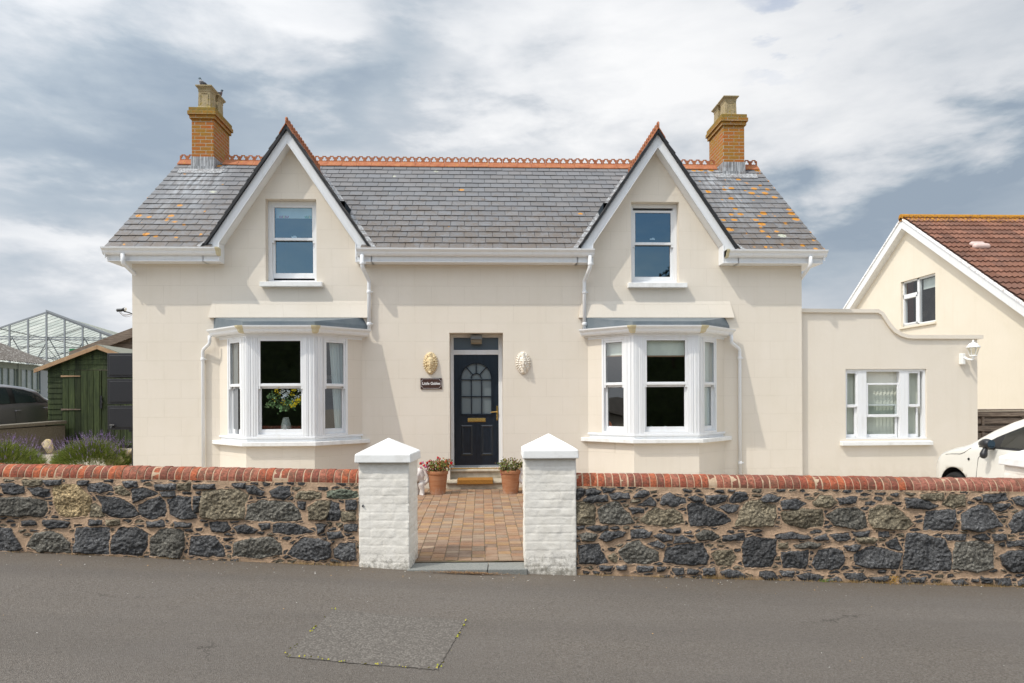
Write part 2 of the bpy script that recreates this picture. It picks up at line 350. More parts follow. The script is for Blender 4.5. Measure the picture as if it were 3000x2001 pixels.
m_conc=mat('stone_step',rough=.85,fn=speck((.50,.44,.34),(.36,.31,.23),9,.3,.004))
m_coir=mat('coir_mat',rough=1,spec=.05,fn=speck((.42,.20,.05),(.30,.14,.035),120,.8,.01))
def tpot_fn(t,b):
    o=obc(t);n=t.noise(t.mapping(o,(1,1,6)),5,5,.6);x,y,z=t.sep(o)
    base=t.mix(t.ramp(n,[(.35,0.),(.7,1.)]),(.36,.15,.07),(.42,.21,.11))
    base=t.mix(t.ramp(t.m('ADD',t.noise(o,9,5,.7),t.m('MULTIPLY',t.m('SUBTRACT',.12,z),1.6)),[(.55,0.),(.85,.6)]),base,(.50,.40,.33))
    t.link(base,b.inputs['Base Color'])
m_tpot=mat('terracotta_pot',rough=.85,spec=.2,fn=tpot_fn)
m_soil=mat('soil',rough=1,fn=speck((.05,.032,.02),(.09,.06,.035),20,.6,.02))
m_leaf=mat('geranium_leaf',rough=.6,fn=lambda t,b:t.link(attr('Col',t),b.inputs['Base Color']))
m_statue=mat('white_plaster',rough=.8,fn=speck((.78,.74,.70),(.60,.55,.50),8,.3,.004))
def mask_fn(t,b):
    o=obc(t);n=t.noise(o,22,5,.7);t.link(t.mix(t.ramp(n,[(.46,0.),(.75,.75)]),attr('Col',t),(.42,.27,.11)),b.inputs['Base Color']);t.link(t.bump(n,.4,.006),b.inputs['Normal'])
m_mask=mat('plaster_mask',rough=.85,spec=.2,fn=mask_fn)
def shed_fn(t,b):
    o=obc(t);n=t.noise(t.mapping(o,(14,14,1.1)),2.2,6,.65,.6);n2=t.noise(o,2.1,4,.6)
    base=t.mix(t.ramp(n,[(.32,0.),(.68,1.)]),(.014,.022,.009),(.055,.072,.026))
    base=t.mix(t.ramp(n2,[(.4,0.),(.7,.5)]),base,(.018,.026,.013))
    x,y,z=t.sep(o);wn=t.new('ShaderNodeTexWhiteNoise');wn.noise_dimensions='2D';t.link(t.comb(t.m('FLOOR',t.m('DIVIDE',t.m('ADD',x,9.30),.135)),t.m('FLOOR',t.m('DIVIDE',t.m('SUBTRACT',z,.60),.118 if False else 5.)),0),wn.inputs['Vector'])
    base=t.mix(1.,base,t.ramp(wn.outputs['Value'],[(0,.62),(1,1.5)]),'MULTIPLY')
    t.link(base,b.inputs['Base Color']);t.link(t.bump(n,.4,.006),b.inputs['Normal'])
m_shed=mat('green_stained_timber',rough=.75,spec=.25,fn=shed_fn)
m_rawwood=mat('bare_timber',rough=.8,fn=speck((.42,.27,.15),(.33,.20,.11),9,.2))
def gw(t,b):
    o=obc(t);n=t.noise(t.mapping(o,(1.2,1.2,16)),3,6,.65,.8)
    t.link(t.mix(t.ramp(n,[(.35,0.),(.7,1.)]),(.095,.066,.048),(.30,.235,.18)),b.inputs['Base Color']);t.link(t.bump(n,.4,.006),b.inputs['Normal'])
m_greywood=mat('weathered_timber',rough=.85,fn=gw)
m_felt=mat('roofing_felt',rough=.9,fn=speck((.20,.21,.17),(.26,.26,.22),12,.2))
m_asb=mat('lichened_corrugated_sheet',rough=.9,fn=speck((.125,.108,.092),(.42,.40,.37),22,.3,.01,7,.52,.68))
m_block=mat('concrete_block',rough=.95,fn=speck((.115,.10,.075),(.18,.16,.125),30,.5,.008))
m_butt=mat('black_plastic',(.018,.018,.021),.38,.5)
def grey_paint(t,b): b.inputs['Coat Weight'].default_value=.8;b.inputs['Coat Roughness'].default_value=.05
m_greycar=mat('grey_metallic_paint',(.16,.15,.158),.30,.5,.25,fn=grey_paint)
m_whitecar=mat('white_car_paint',(.72,.70,.64),.30,.5,0,fn=grey_paint)
m_trim=mat('black_trim',(.015,.015,.016),.45,.5)
m_tyre=mat('tyre_rubber',(.014,.014,.014),.8,.3)
m_rim=mat('alloy_rim',(.45,.46,.47),.3,.5,.9)
m_galv=mat('galvanised_steel',(.26,.28,.30),.5,.5,.3)
def tile_fn(t,b):
    o=obc(t);n=t.noise(o,9,6,.7);n2=t.noise(o,38,5,.7);c=attr('Col',t)
    base=t.mix(1.,c,t.ramp(n2,[(.3,.6),(.7,1.35)]),'MULTIPLY')
    base=t.mix(t.ramp(n,[(.5,0.),(.72,.6)]),base,(.13,.085,.065))
    z=t.sep(o)[2]
    l=t.m('ADD',t.noise(t.mapping(o,(1,1,1),(0,0,0),(5,1,1)),16,5,.75),t.m('MULTIPLY',t.m('SUBTRACT',z,6.85),.55))
    base=t.mix(t.ramp(l,[(.60,0.),(.68,.9)]),base,(.50,.235,.02))
    t.link(base,b.inputs['Base Color']);t.link(t.bump(n2,.4,.006),b.inputs['Normal'])
m_tile=mat('brown_roof_tile',rough=.85,spec=.2,fn=tile_fn)
m_plant=mat('plant_colour',rough=.65,spec=.25,fn=lambda t,b:t.link(attr('Col',t),b.inputs['Base Color']))
m_rock=mat('pale_limestone',rough=.9,fn=speck((.62,.52,.34),(.48,.36,.18),6,.5,.02))
m_hedge=mat('hedge_green',rough=.8,fn=speck((.012,.022,.006),(.05,.085,.018),7,.6,.05))
m_sign=mat('brown_sign',rough=.4,fn=speck((.045,.018,.012),(.07,.03,.02),12,0))
m_signw=mat('sign_lettering',(.85,.84,.82),.5)
m_greens=mat('green_panel',(.01,.16,.06),.6)
m_lamp=mat('bulkhead_lamp',(.24,.20,.14),.4)
m_clear=glass('lamp_glass',tint=(.9,.88,.80),boost=1.2)
m_blind=mat('cream_blind',rough=.9,fn=speck((.80,.83,.76),(.72,.75,.69),5,0))
m_curt=mat('pale_curtain',(.60,.66,.66),.9)
m_vblind=mat('vertical_blind',(.80,.79,.70),.9)
m_orange=mat('orange_cushion',(.60,.11,.02),.9)
m_ground=mat('ground_gravel',rough=1,fn=speck((.42,.37,.30),(.52,.46,.38),40,.5,.01))
m_grass=mat('grass_ground',rough=1,fn=speck((.06,.085,.025),(.12,.12,.05),12,.5,.02))
m_zinc=mat('pale_metal_cladding',(.35,.40,.43),.5)
# ------------------------------------------------------------------ object helpers
def tag(o,label=None,cat=None,group=None,kind=None):
    if label:o['label']=label
    if cat:o['category']=cat
    if group:o['group']=group
    if kind:o['kind']=kind
    return o
def empty(name,loc,label,cat,group=None,rz=0):
    o=bpy.data.objects.new(name,None);COL.objects.link(o);o.location=loc;o.rotation_euler=(0,0,rz);o.empty_display_size=.2
    bpy.context.view_layer.update()
    return tag(o,label,cat,group,'thing')
def adopt(o,p):
    if p is not None:
        # geometry is written in world space: keep it there
        o.parent=p
        mw=PM.get(p.name)
        if mw is None:
            mw=Matrix.Translation(p.location)@p.rotation_euler.to_matrix().to_4x4()
        o.matrix_parent_inverse=mw.inverted() if p.parent is None else Matrix.Identity(4)
    return o
PM={}
class MB:
    def __init__(s): s.v=[];s.f=[];s.mi=[];s.c=[];s.col=(1,1,1);s.m=0
    def pt(s,p): s.v.append((p[0],p[1],p[2]));s.c.append(s.col);return len(s.v)-1
    def face(s,*ps):
        s.f.append([s.pt(p) for p in ps]);s.mi.append(s.m)
    def idx(s,ids): s.f.append(list(ids));s.mi.append(s.m)
    def box(s,x0,x1,y0,y1,z0,z1,T=None):
        P=[(x,y,z) for z in(z0,z1) for y in(y0,y1) for x in(x0,x1)]
        if T: P=[T(*p) for p in P]
        i=[s.pt(p) for p in P]
        for q in((0,2,3,1),(4,5,7,6),(0,1,5,4),(2,6,7,3),(0,4,6,2),(1,3,7,5)): s.idx([i[k] for k in q])
    def prism(s,poly,a,b,T):
        """poly of (u,w); extruded a..b ; T(u,t,w)->world"""
        n=len(poly);A=[s.pt(T(u,a,w)) for u,w in poly];B=[s.pt(T(u,b,w)) for u,w in poly]
        s.idx(A[::-1]);s.idx(B)
        for k in range(n): s.idx([A[k],A[(k+1)%n],B[(k+1)%n],B[k]])
    def tube(s,pts,r,n=8,cap=True):
        pts=[Vector(p) for p in pts];rs=r if isinstance(r,(list,tuple)) else [r]*len(pts);rings=[]
        for k,p in enumerate(pts):
            d=(pts[min(k+1,len(pts)-1)]-pts[max(k-1,0)]).normalized()
            a=d.cross(Vector((0,0,1)));a=a if a.length>.05 else d.cross(Vector((0,1,0)));a.normalize();b=d.cross(a).normalized()
            rings.append([s.pt(p+(a*math.cos(2*PI*j/n)+b*math.sin(2*PI*j/n))*rs[k]) for j in range(n)])
        for k in range(len(pts)-1):
            for j in range(n): s.idx([rings[k][j],rings[k][(j+1)%n],rings[k+1][(j+1)%n],rings[k+1][j]])
        if cap: s.idx(rings[0][::-1]);s.idx(rings[-1])
    def lathe(s,prof,c,n=24):
        rings=[[s.pt((c[0]+r*math.cos(2*PI*j/n),c[1]+r*math.sin(2*PI*j/n),c[2]+z)) for j in range(n)] for r,z in prof]
        for k in range(len(prof)-1):
            for j in range(n): s.idx([rings[k][j],rings[k][(j+1)%n],rings[k+1][(j+1)%n],rings[k+1][j]])
    def sweep(s,prof,path,closed=False):
        """prof: (outward,up); path: list of (x,y) plan points, z base per point; mitred, outward to the left-hand normal given"""
        n=len(path);rings=[]
        for k in range(n):
            p=Vector(path[k][:2]);
            d1=(Vector(path[k][:2])-Vector(path[k-1][:2])).normalized() if k>0 else None
            d2=(Vector(path[k+1][:2])-Vector(path[k][:2])).normalized() if k<n-1 else None
            if d1 is None:d1=d2
            if d2 is None:d2=d1
            n1=Vector((d1.y,-d1.x));n2=Vector((d2.y,-d2.x));nn=(n1+n2);nn=nn/ nn.length;sc=1/max(.3,nn.dot(n1))
            rings.append([s.pt((p.x+nn.x*sc*o,p.y+nn.y*sc*o,path[k][2]+u)) for o,u in prof])
        m=len(prof)
        for k in range(n-1):
            for j in range(m): s.idx([rings[k][j],rings[k+1][j],rings[k+1][(j+1)%m],rings[k][(j+1)%m]])
        s.idx(rings[0]);s.idx(rings[-1][::-1])
    def build(s,name,mats,parent=None,smooth=False,bevel=0,seg=2,attrib=False,fixn=True):
        me=bpy.data.meshes.new(name);me.from_pydata(s.v,[],s.f)
        mats=mats if isinstance(mats,(list,tuple)) else [mats]
        for m in mats: me.materials.append(m)
        me.polygons.foreach_set('material_index',s.mi)
        if attrib:
            ca=me.color_attributes.new('Col','FLOAT_COLOR','POINT')
            ca.data.foreach_set('color',np.hstack([np.array(s.c,dtype=float),np.ones((len(s.c),1))]).ravel())
        if fixn:
            bm=bmesh.new();bm.from_mesh(me);bmesh.ops.recalc_face_normals(bm,faces=bm.faces);bm.to_mesh(me);bm.free()
        if smooth: me.polygons.foreach_set('use_smooth',[True]*len(me.polygons))
        me.update()
        o=bpy.data.objects.new(name,me);COL.objects.link(o);adopt(o,parent)
        if bevel:
            b=o.modifiers.new('bevel','BEVEL');b.width=bevel;b.segments=seg;b.limit_method='ANGLE';b.angle_limit=math.radians(40);b.harden_normals=False
        return o
def polyfill(outer,holes,depth,T,name,mats,parent=None,bevel=0):
    """flat outline with holes, thickness depth; local (x,y,z out) mapped by T"""
    cu=bpy.data.curves.new('c','CURVE');cu.dimensions='2D';cu.fill_mode='BOTH';cu.extrude=depth/2;cu.bevel_depth=bevel
    for pl in [outer]+holes:
        sp=cu.splines.new('POLY');sp.points.add(len(pl)-1)
        for k,(a,b) in enumerate(pl): sp.points[k].co=(a,b,0,1)
        sp.use_cyclic_u=True
    ob=bpy.data.objects.new('c',cu);me=bpy.data.meshes.new_from_object(ob);bpy.data.objects.remove(ob);bpy.data.curves.remove(cu)
    for v in me.vertices: v.co=Vector(T(*v.co))
    mats=mats if isinstance(mats,(list,tuple)) else [mats]
    me.materials.clear()
    for m in mats: me.materials.append(m)
    bm=bmesh.new();bm.from_mesh(me);bmesh.ops.remove_doubles(bm,verts=bm.verts,dist=1e-5);bmesh.ops.recalc_face_normals(bm,faces=bm.faces);bm.to_mesh(me);bm.free()
    me.name=name
    if name is None: return me
    o=bpy.data.objects.new(name,me);COL.objects.link(o);adopt(o,parent);return o
def organic(name,chains,voxel,m,parent=None,colfn=None,smooth=6,squash=None):
    """chains: list of [(x,y,z,r),...] merged to one skin by voxel remesh"""
    b=bmesh.new()
    for ch in chains:
        pts=[]
        for k in range(len(ch)):
            pts.append(ch[k])
            if k+1<len(ch):
                a=Vector(ch[k][:3]);c=Vector(ch[k+1][:3]);n=max(1,int((c-a).length/(max(.3*min(ch[k][3],ch[k+1][3]),voxel))))
                for j in range(1,n): q=j/n;pts.append((*(a.lerp(c,q)),ch[k][3]*(1-q)+ch[k+1][3]*q))
        for x,y,z,r in pts:
            bmesh.ops.create_icosphere(b,subdivisions=2,radius=r,matrix=Matrix.Translation((x,y,z)))
    me=bpy.data.meshes.new(name);b.to_mesh(me);b.free()
    o=bpy.data.objects.new(name,me);COL.objects.link(o)
    r=o.modifiers.new('r','REMESH');r.mode='VOXEL';r.voxel_size=voxel
    if smooth:
        s=o.modifiers.new('s','SMOOTH');s.iterations=smooth;s.factor=.5
    dg=bpy.context.evaluated_depsgraph_get();me2=bpy.data.meshes.new_from_object(o.evaluated_get(dg));o.modifiers.clear();o.data=me2
    me2.materials.clear();me2.materials.append(m)
    me2.polygons.foreach_set('use_smooth',[True]*len(me2.polygons))
    if colfn:
        ca=me2.color_attributes.new('Col','FLOAT_COLOR','POINT')
        for k,v in enumerate(me2.vertices): ca.data[k].color=(*colfn(v.co),1)
    adopt(o,parent);return o
def grid_mesh(name,co,nx,ny,m,parent=None,col=None,smooth=True,alpha=None):
    me=bpy.data.meshes.new(name);n=nx*ny
    me.vertices.add(n);me.vertices.foreach_set('co',co.astype(np.float32).ravel())
    i=np.arange((ny-1)*(nx-1));r=i//(nx-1);c=i%(nx-1);a=r*nx+c
    f=np.stack([a,a+1,a+nx+1,a+nx],1).astype(np.int32)
    me.loops.add(f.size);me.loops.foreach_set('vertex_index',f.ravel());me.polygons.add(len(f))
    me.polygons.foreach_set('loop_start',np.arange(0,f.size,4,dtype=np.int32))
    me.update(calc_edges=True);me.validate()
    if col is not None:
        ca=me.color_attributes.new('Col','FLOAT_COLOR','POINT');ca.data.foreach_set('color',np.hstack([col,np.ones((n,1)) if alpha is None else alpha.reshape(-1,1)]).astype(np.float32).ravel())
    me.materials.append(m)
    if smooth: me.polygons.foreach_set('use_smooth',[True]*len(me.polygons))
    o=bpy.data.objects.new(name,me);COL.objects.link(o);adopt(o,parent);return o
def vnoise(x,y,seed=0):
    def h(i,j): 
        q=np.sin(i*127.1+j*311.7+seed*74.7)*43758.5453;return q-np.floor(q)
    i=np.floor(x);j=np.floor(y);u=x-i;v=y-j;u=u*u*(3-2*u);v=v*v*(3-2*v)
    return (h(i,j)*(1-u)+h(i+1,j)*u)*(1-v)+(h(i,j+1)*(1-u)+h(i+1,j+1)*u)*v
def fbm(x,y,o=4,seed=0,g=.5):
    s=0;a=1;t=0
    for k in range(o): s=s+a*vnoise(x*2**k,y*2**k,seed+k*3.1);t+=a;a*=g
    return s/t
def I3(x,y,z): return (x,y,z)
# ================================================================== SETTING
def road_z(x): return np.interp(x,[-40,-5,-1.48,-.98,.35,5,40],[1.7,.155,-.010,-.042,-.090,-.246,-1.45])
def sheet(name,xs,zs,zf,m,off=0,street=True):
    X,Z=np.meshgrid(xs,zs);H=zf(X,Z)+off
    if street: wx=R0.x*X+F_.x*Z;wy=R0.y*X+F_.y*Z
    else: wx,wy=X,Z
    return grid_mesh(name,np.stack([wx,wy,H],-1).reshape(-1,3),len(xs),len(zs),m)
def ground_h(x,y):
    zc=x*math.sin(TH)+y*math.cos(TH);xc=x*math.cos(TH)-y*math.sin(TH)
    fr=road_z(xc)-.12
    left=np.clip((-6.0-x)/.4,0,1)*(np.clip((y-9)/3.2,0,1)*.38+np.clip((y-13.4)/1.2,0,1)*.2)
    back=-.035+left
    return np.where(zc<6.95,fr,back)
xs=np.unique(np.concatenate([np.linspace(-200,-20,12),np.linspace(-20,20,101),np.linspace(20,200,12)]))
ys=np.unique(np.concatenate([np.linspace(-60,0,10),np.linspace(0,22,89),np.linspace(22,400,14)]))
X,Y=np.meshgrid(xs,ys);tag(grid_mesh('ground',np.stack([X,Y,ground_h(X,Y)],-1).reshape(-1,3),len(xs),len(ys),m_ground),kind='structure')
tag(sheet('road',np.linspace(-38,38,305),np.linspace(-5.5,7.0,60),lambda x,z:road_z(x)+.012*(fbm(x*.6+9,z*.5,3)-.5),m_asph),kind='structure')
# coarse reinstated patch, its corners from the photograph, laid 4 mm proud
pc=[(768,1400),(1070,1427),(1005,1540),(655,1508)]
def onroad(px,py):
    d=ray(px*1.276,py*1.276);t=5
    for _ in range(8):
        p=d*t;xc=p.dot(R0);t=(float(road_z(xc))-CH)/d.z
    return p.x,p.y
q=[onroad(*c) for c in pc]
mb=MB();n=60
def wob(i,j):
    u,v=i/n,j/n
    a=[q[0][k]*(1-u)+q[1][k]*u for k in(0,1)];b=[q[3][k]*(1-u)+q[2][k]*u for k in(0,1)]
    x,y=a[0]*(1-v)+b[0]*v,a[1]*(1-v)+b[1]*v
    if i in(0,n) or j in(0,n): x+=random.uniform(-.006,.006);y+=random.uniform(-.006,.006)
    xc=x*math.cos(TH)-y*math.sin(TH)
    zc_=x*math.sin(TH)+y*math.cos(TH);return (x,y,float(road_z(xc)+.012*(fbm(xc*.6+9,zc_*.5,3)-.5))+.0045)
ids=[[mb.pt(wob(i,j)) for i in range(n+1)] for j in range(n+1)]
for j in range(n):
    for i in range(n): mb.idx([ids[j][i],ids[j][i+1],ids[j+1][i+1],ids[j+1][i]])
tag(mb.build('road_patch',m_patch,smooth=True),kind='structure')
# moss tufts in the joint of the patch
mb=MB()
def joint_pt(a,b,s): return tuple(q[a][k]*(1-s)+q[b][k]*s for k in(0,1))
for a,b,ivs in ((0,3,[(.0,.05),(.2,.24),(.42,.56),(.80,.9),(.96,1)]),(3,2,[(0,.05),(.1,.16),(.22,.30),(.38,.43),(.50,.62),(.75,.80),(.92,1)]),(1,2,[(0,.14),(.3,.42),(.66,.7),(.9,1)])):
    for lo,hi in ivs:
        for _ in range(int(70*(hi-lo))+1):
            x,y=joint_pt(a,b,random.uniform(lo,hi));x+=random.gauss(0,.010);y+=random.gauss(0,.010)
            xc=x*math.cos(TH)-y*math.sin(TH);z=float(road_z(xc))+.012
            mb.col=random.choice([(.36,.34,.02),(.28,.30,.02),(.42,.36,.05)]);s=random.uniform(.004,.011)
            an=random.uniform(0,PI)
            mb.face((x-s*math.cos(an),y-s*math.sin(an),z),(x+s*math.cos(an),y+s*math.sin(an),z),(x+s*math.sin(an)*.6,y-s*math.cos(an)*.6,z+s*1.1))
tag(mb.build('moss',m_plant,attrib=True,fixn=False),'yellow green moss in the cracks round the road patch','moss',kind='stuff')
# loose stones on the road
mb=MB()
for k in range(430):
    xc=random.uniform(-6,6);zc=6.74-abs(random.gauss(0,.22)) if k<330 else random.uniform(3.5,6.5);s=random.uniform(.0025,.009) if k<330 else random.uniform(.002,.007)
    g=random.choice([.12,.2,.35,.5]);mb.col=(g,g*.95,g*.88)
    if random.random()<.15: mb.col=(.45,.28,.12)
    p=C(xc,zc,float(road_z(xc))+.008+s*.3);o=[p+Vector((random.uniform(.7,1.2)*s*a,random.uniform(.7,1.2)*s*b,random.uniform(.5,.8)*s*c)) for a,b,c in((1,0,0),(0,1,0),(-1,0,0),(0,-1,0),(0,0,1))]
    for a,b in((0,1),(1,2),(2,3),(3,0)): mb.face(o[a],o[b],o[4])
tag(mb.build('road_grit',m_plant,attrib=True,fixn=False),'loose grit and small stones on the asphalt near the wall','grit',kind='stuff')
# block-paved path
def path_z(y): return float(np.interp(y,[7,9.5],[-.026,0]))
mb=MB();jb=MB()
cols=[(.31,.185,.108),(.285,.165,.10),(.33,.21,.125),(.26,.165,.11),(.30,.22,.155),(.23,.155,.11),(.34,.21,.11)]
x=-2.3
while x<1.9:
    w=.137;y=(7.03-x*math.sin(TH))/math.cos(TH)+random.uniform(0,.02)
    while y<12.55:
        L=random.choice([.103,.137,.137,.172]);z=path_z(y)+random.uniform(-.0015,.0015)
        c=random.choice(cols);g=random.uniform(.85,1.12);mb.col=tuple(a*g for a in c)
        bx=.003;jx=random.uniform(-.003,.003);x0,x1,y0,y1=x+.002+jx,x+w-.002+jx,y+.002,y+L-.002
        t=[mb.pt((a,b,z+.012)) for a,b in((x0+bx,y0+bx),(x1-bx,y0+bx),(x1-bx,y1-bx),(x0+bx,y1-bx))]
        u=[mb.pt((a,b,z+.005)) for a,b in((x0,y0),(x1,y0),(x1,y1),(x0,y1))];mb.idx(t)
        for k in range(4): mb.idx([u[k],u[(k+1)%4],t[(k+1)%4],t[k]])
        y+=L
    x+=w
for k in range(11): # joint bed
    y0=7.02+k*.52
    if k==10: pass
    jb.face((-2.4,y0,path_z(y0)+.006),(2.0,y0,path_z(y0)+.006),(2.0,y0+.52,path_z(y0+.52)+.006),(-2.4,y0+.52,path_z(y0+.52)+.006))
jo=jb.build('path',[m_joint],fixn=False);tag(jo,kind='structure')
bo=mb.build('paving_blocks',m_paver,jo,attrib=True)
# threshold stones at the gate
thr=empty('threshold_stone',C(-.42,6.85,-.08),'worn grey stone threshold laid between the two white gate pillars','threshold')
for a,b in((-1.02,-.245),(-.238,.14)):
    m=MB();m.box(a,b,6.715,7.0,-.16,-.026,lambda x,y,z:C(x,y,z));m.build('stone_slab',m_gran,thr,bevel=.008)
# ---------------------------------------------------------------- rubble walls
def PL(s,ox,oy,sc): 
    r=[]
    for line in s.strip().split('\n'):
        line=line.strip()
        if not line: continue
        k,rest=line.split(' ',1);v=[float(a) for a in rest.replace(',',' ').split()]
        r.append((k,[(ox+v[i]/sc,oy+v[i+1]/sc) for i in range(0,len(v),2)]))
    return r
LS=PL('''
d 10,255 75,245 150,270 160,305 100,318 30,310
d 175,280 240,272 315,290 315,325 280,335 210,315
g 0,335 120,335 250,345 300,370 305,420 270,455 110,452 0,445
y 335,275 400,255 490,258 540,300 575,350 565,420 550,450 430,457 370,440 345,380
t 575,380 600,370 655,420 660,455 570,455
d 550,255 640,245 705,265 710,290 640,305 560,300
d 610,325 680,330 780,350 830,385 880,445 800,465 700,455 650,425 640,375
d 830,285 920,280 990,310 880,350 835,370
d 865,390 940,350 1000,330 1040,365 1040,450 960,470 890,455
d 1055,350 1110,325 1195,335 1200,400 1235,465 1130,470 1070,440
t 1270,300 1380,288 1490,285 1560,320 1530,380 1530,470 1350,475 1250,455
g 1550,380 1650,355 1820,365 1865,410 1890,470 1800,485 1540,475
t 1930,400 1990,360 2070,355 2065,430 2040,475 1935,470
d 2075,355 2120,375 2135,430 2125,480 2050,478
d 1690,300 1750,265 1815,265 1820,320 1780,350 1710,330
e 2050,300 2130,283 2235,300 2240,330 2150,348 2050,330
t 1870,300 1940,293 2010,305 2005,345 1850,345
d 2165,355 2230,350 2235,410 2170,412
t 2140,425 2225,420 2230,480 2140,485
d 1535,265 1590,262 1655,300 1640,325 1560,310
d 0,525 70,530 100,580 140,650 120,668 0,665
g 170,640 215,560 320,545 390,570 440,620 450,680 250,675
d 480,530 590,525 685,525 685,690 470,680
d 705,580 760,525 850,522 925,560 925,640 890,700 700,685
g 945,590 1010,535 1090,530 1155,550 1155,650 1130,715 945,700
d 1200,585 1270,575 1350,580 1400,640 1415,700 1290,705 1190,695
g 1465,620 1580,590 1700,585 1755,620 1770,690 1640,715 1460,700
d 1805,690 1850,620 1900,590 1990,590 2070,620 2075,710 1980,735 1870,720
d 2090,660 2140,620 2225,625 2230,725 2160,735 2100,710
d 270,480 330,475 440,490 420,520 320,530 275,510
d 140,485 225,485 230,505 140,510
d 560,480 640,475 640,505 560,508
t 665,480 755,475 755,505 680,508
d 920,490 1025,485 1030,515 925,520
d 1310,490 1420,490 1450,530 1400,558 1330,545
d 1470,520 1530,505 1610,535 1600,560 1490,560
d 1715,500 1850,500 1960,550 1850,568 1710,550
d 2045,555 2130,550 2150,585 2060,598
d 2160,508 2240,505 2235,545 2160,545
d 1090,490 1200,500 1190,520 1100,518
d 1980,500 2050,505 2030,545 1990,565
d 1625,500 1690,500 1690,525 1640,540
t 145,230 265,228 260,260 150,262
d 275,230 385,228 380,255 290,260
d 770,240 860,238 865,272 790,268
d 970,258 1100,250 1100,285 980,290
t 1115,250 1195,245 1195,290 1120,288
d 1215,260 1345,255 1345,280 1220,280
t 720,275 760,262 820,310 810,330 730,310
d 1010,305 1090,300 1095,325 1020,328
d 1215,330 1260,330 1260,375 1215,375
d 1215,385 1245,380 1245,430 1220,430
d 1860,365 1915,365 1910,415 1870,400
d 490,235 560,233 550,255 490,255
d 1460,250 1540,247 1530,278 1480,275
''',0,1300,2.137)
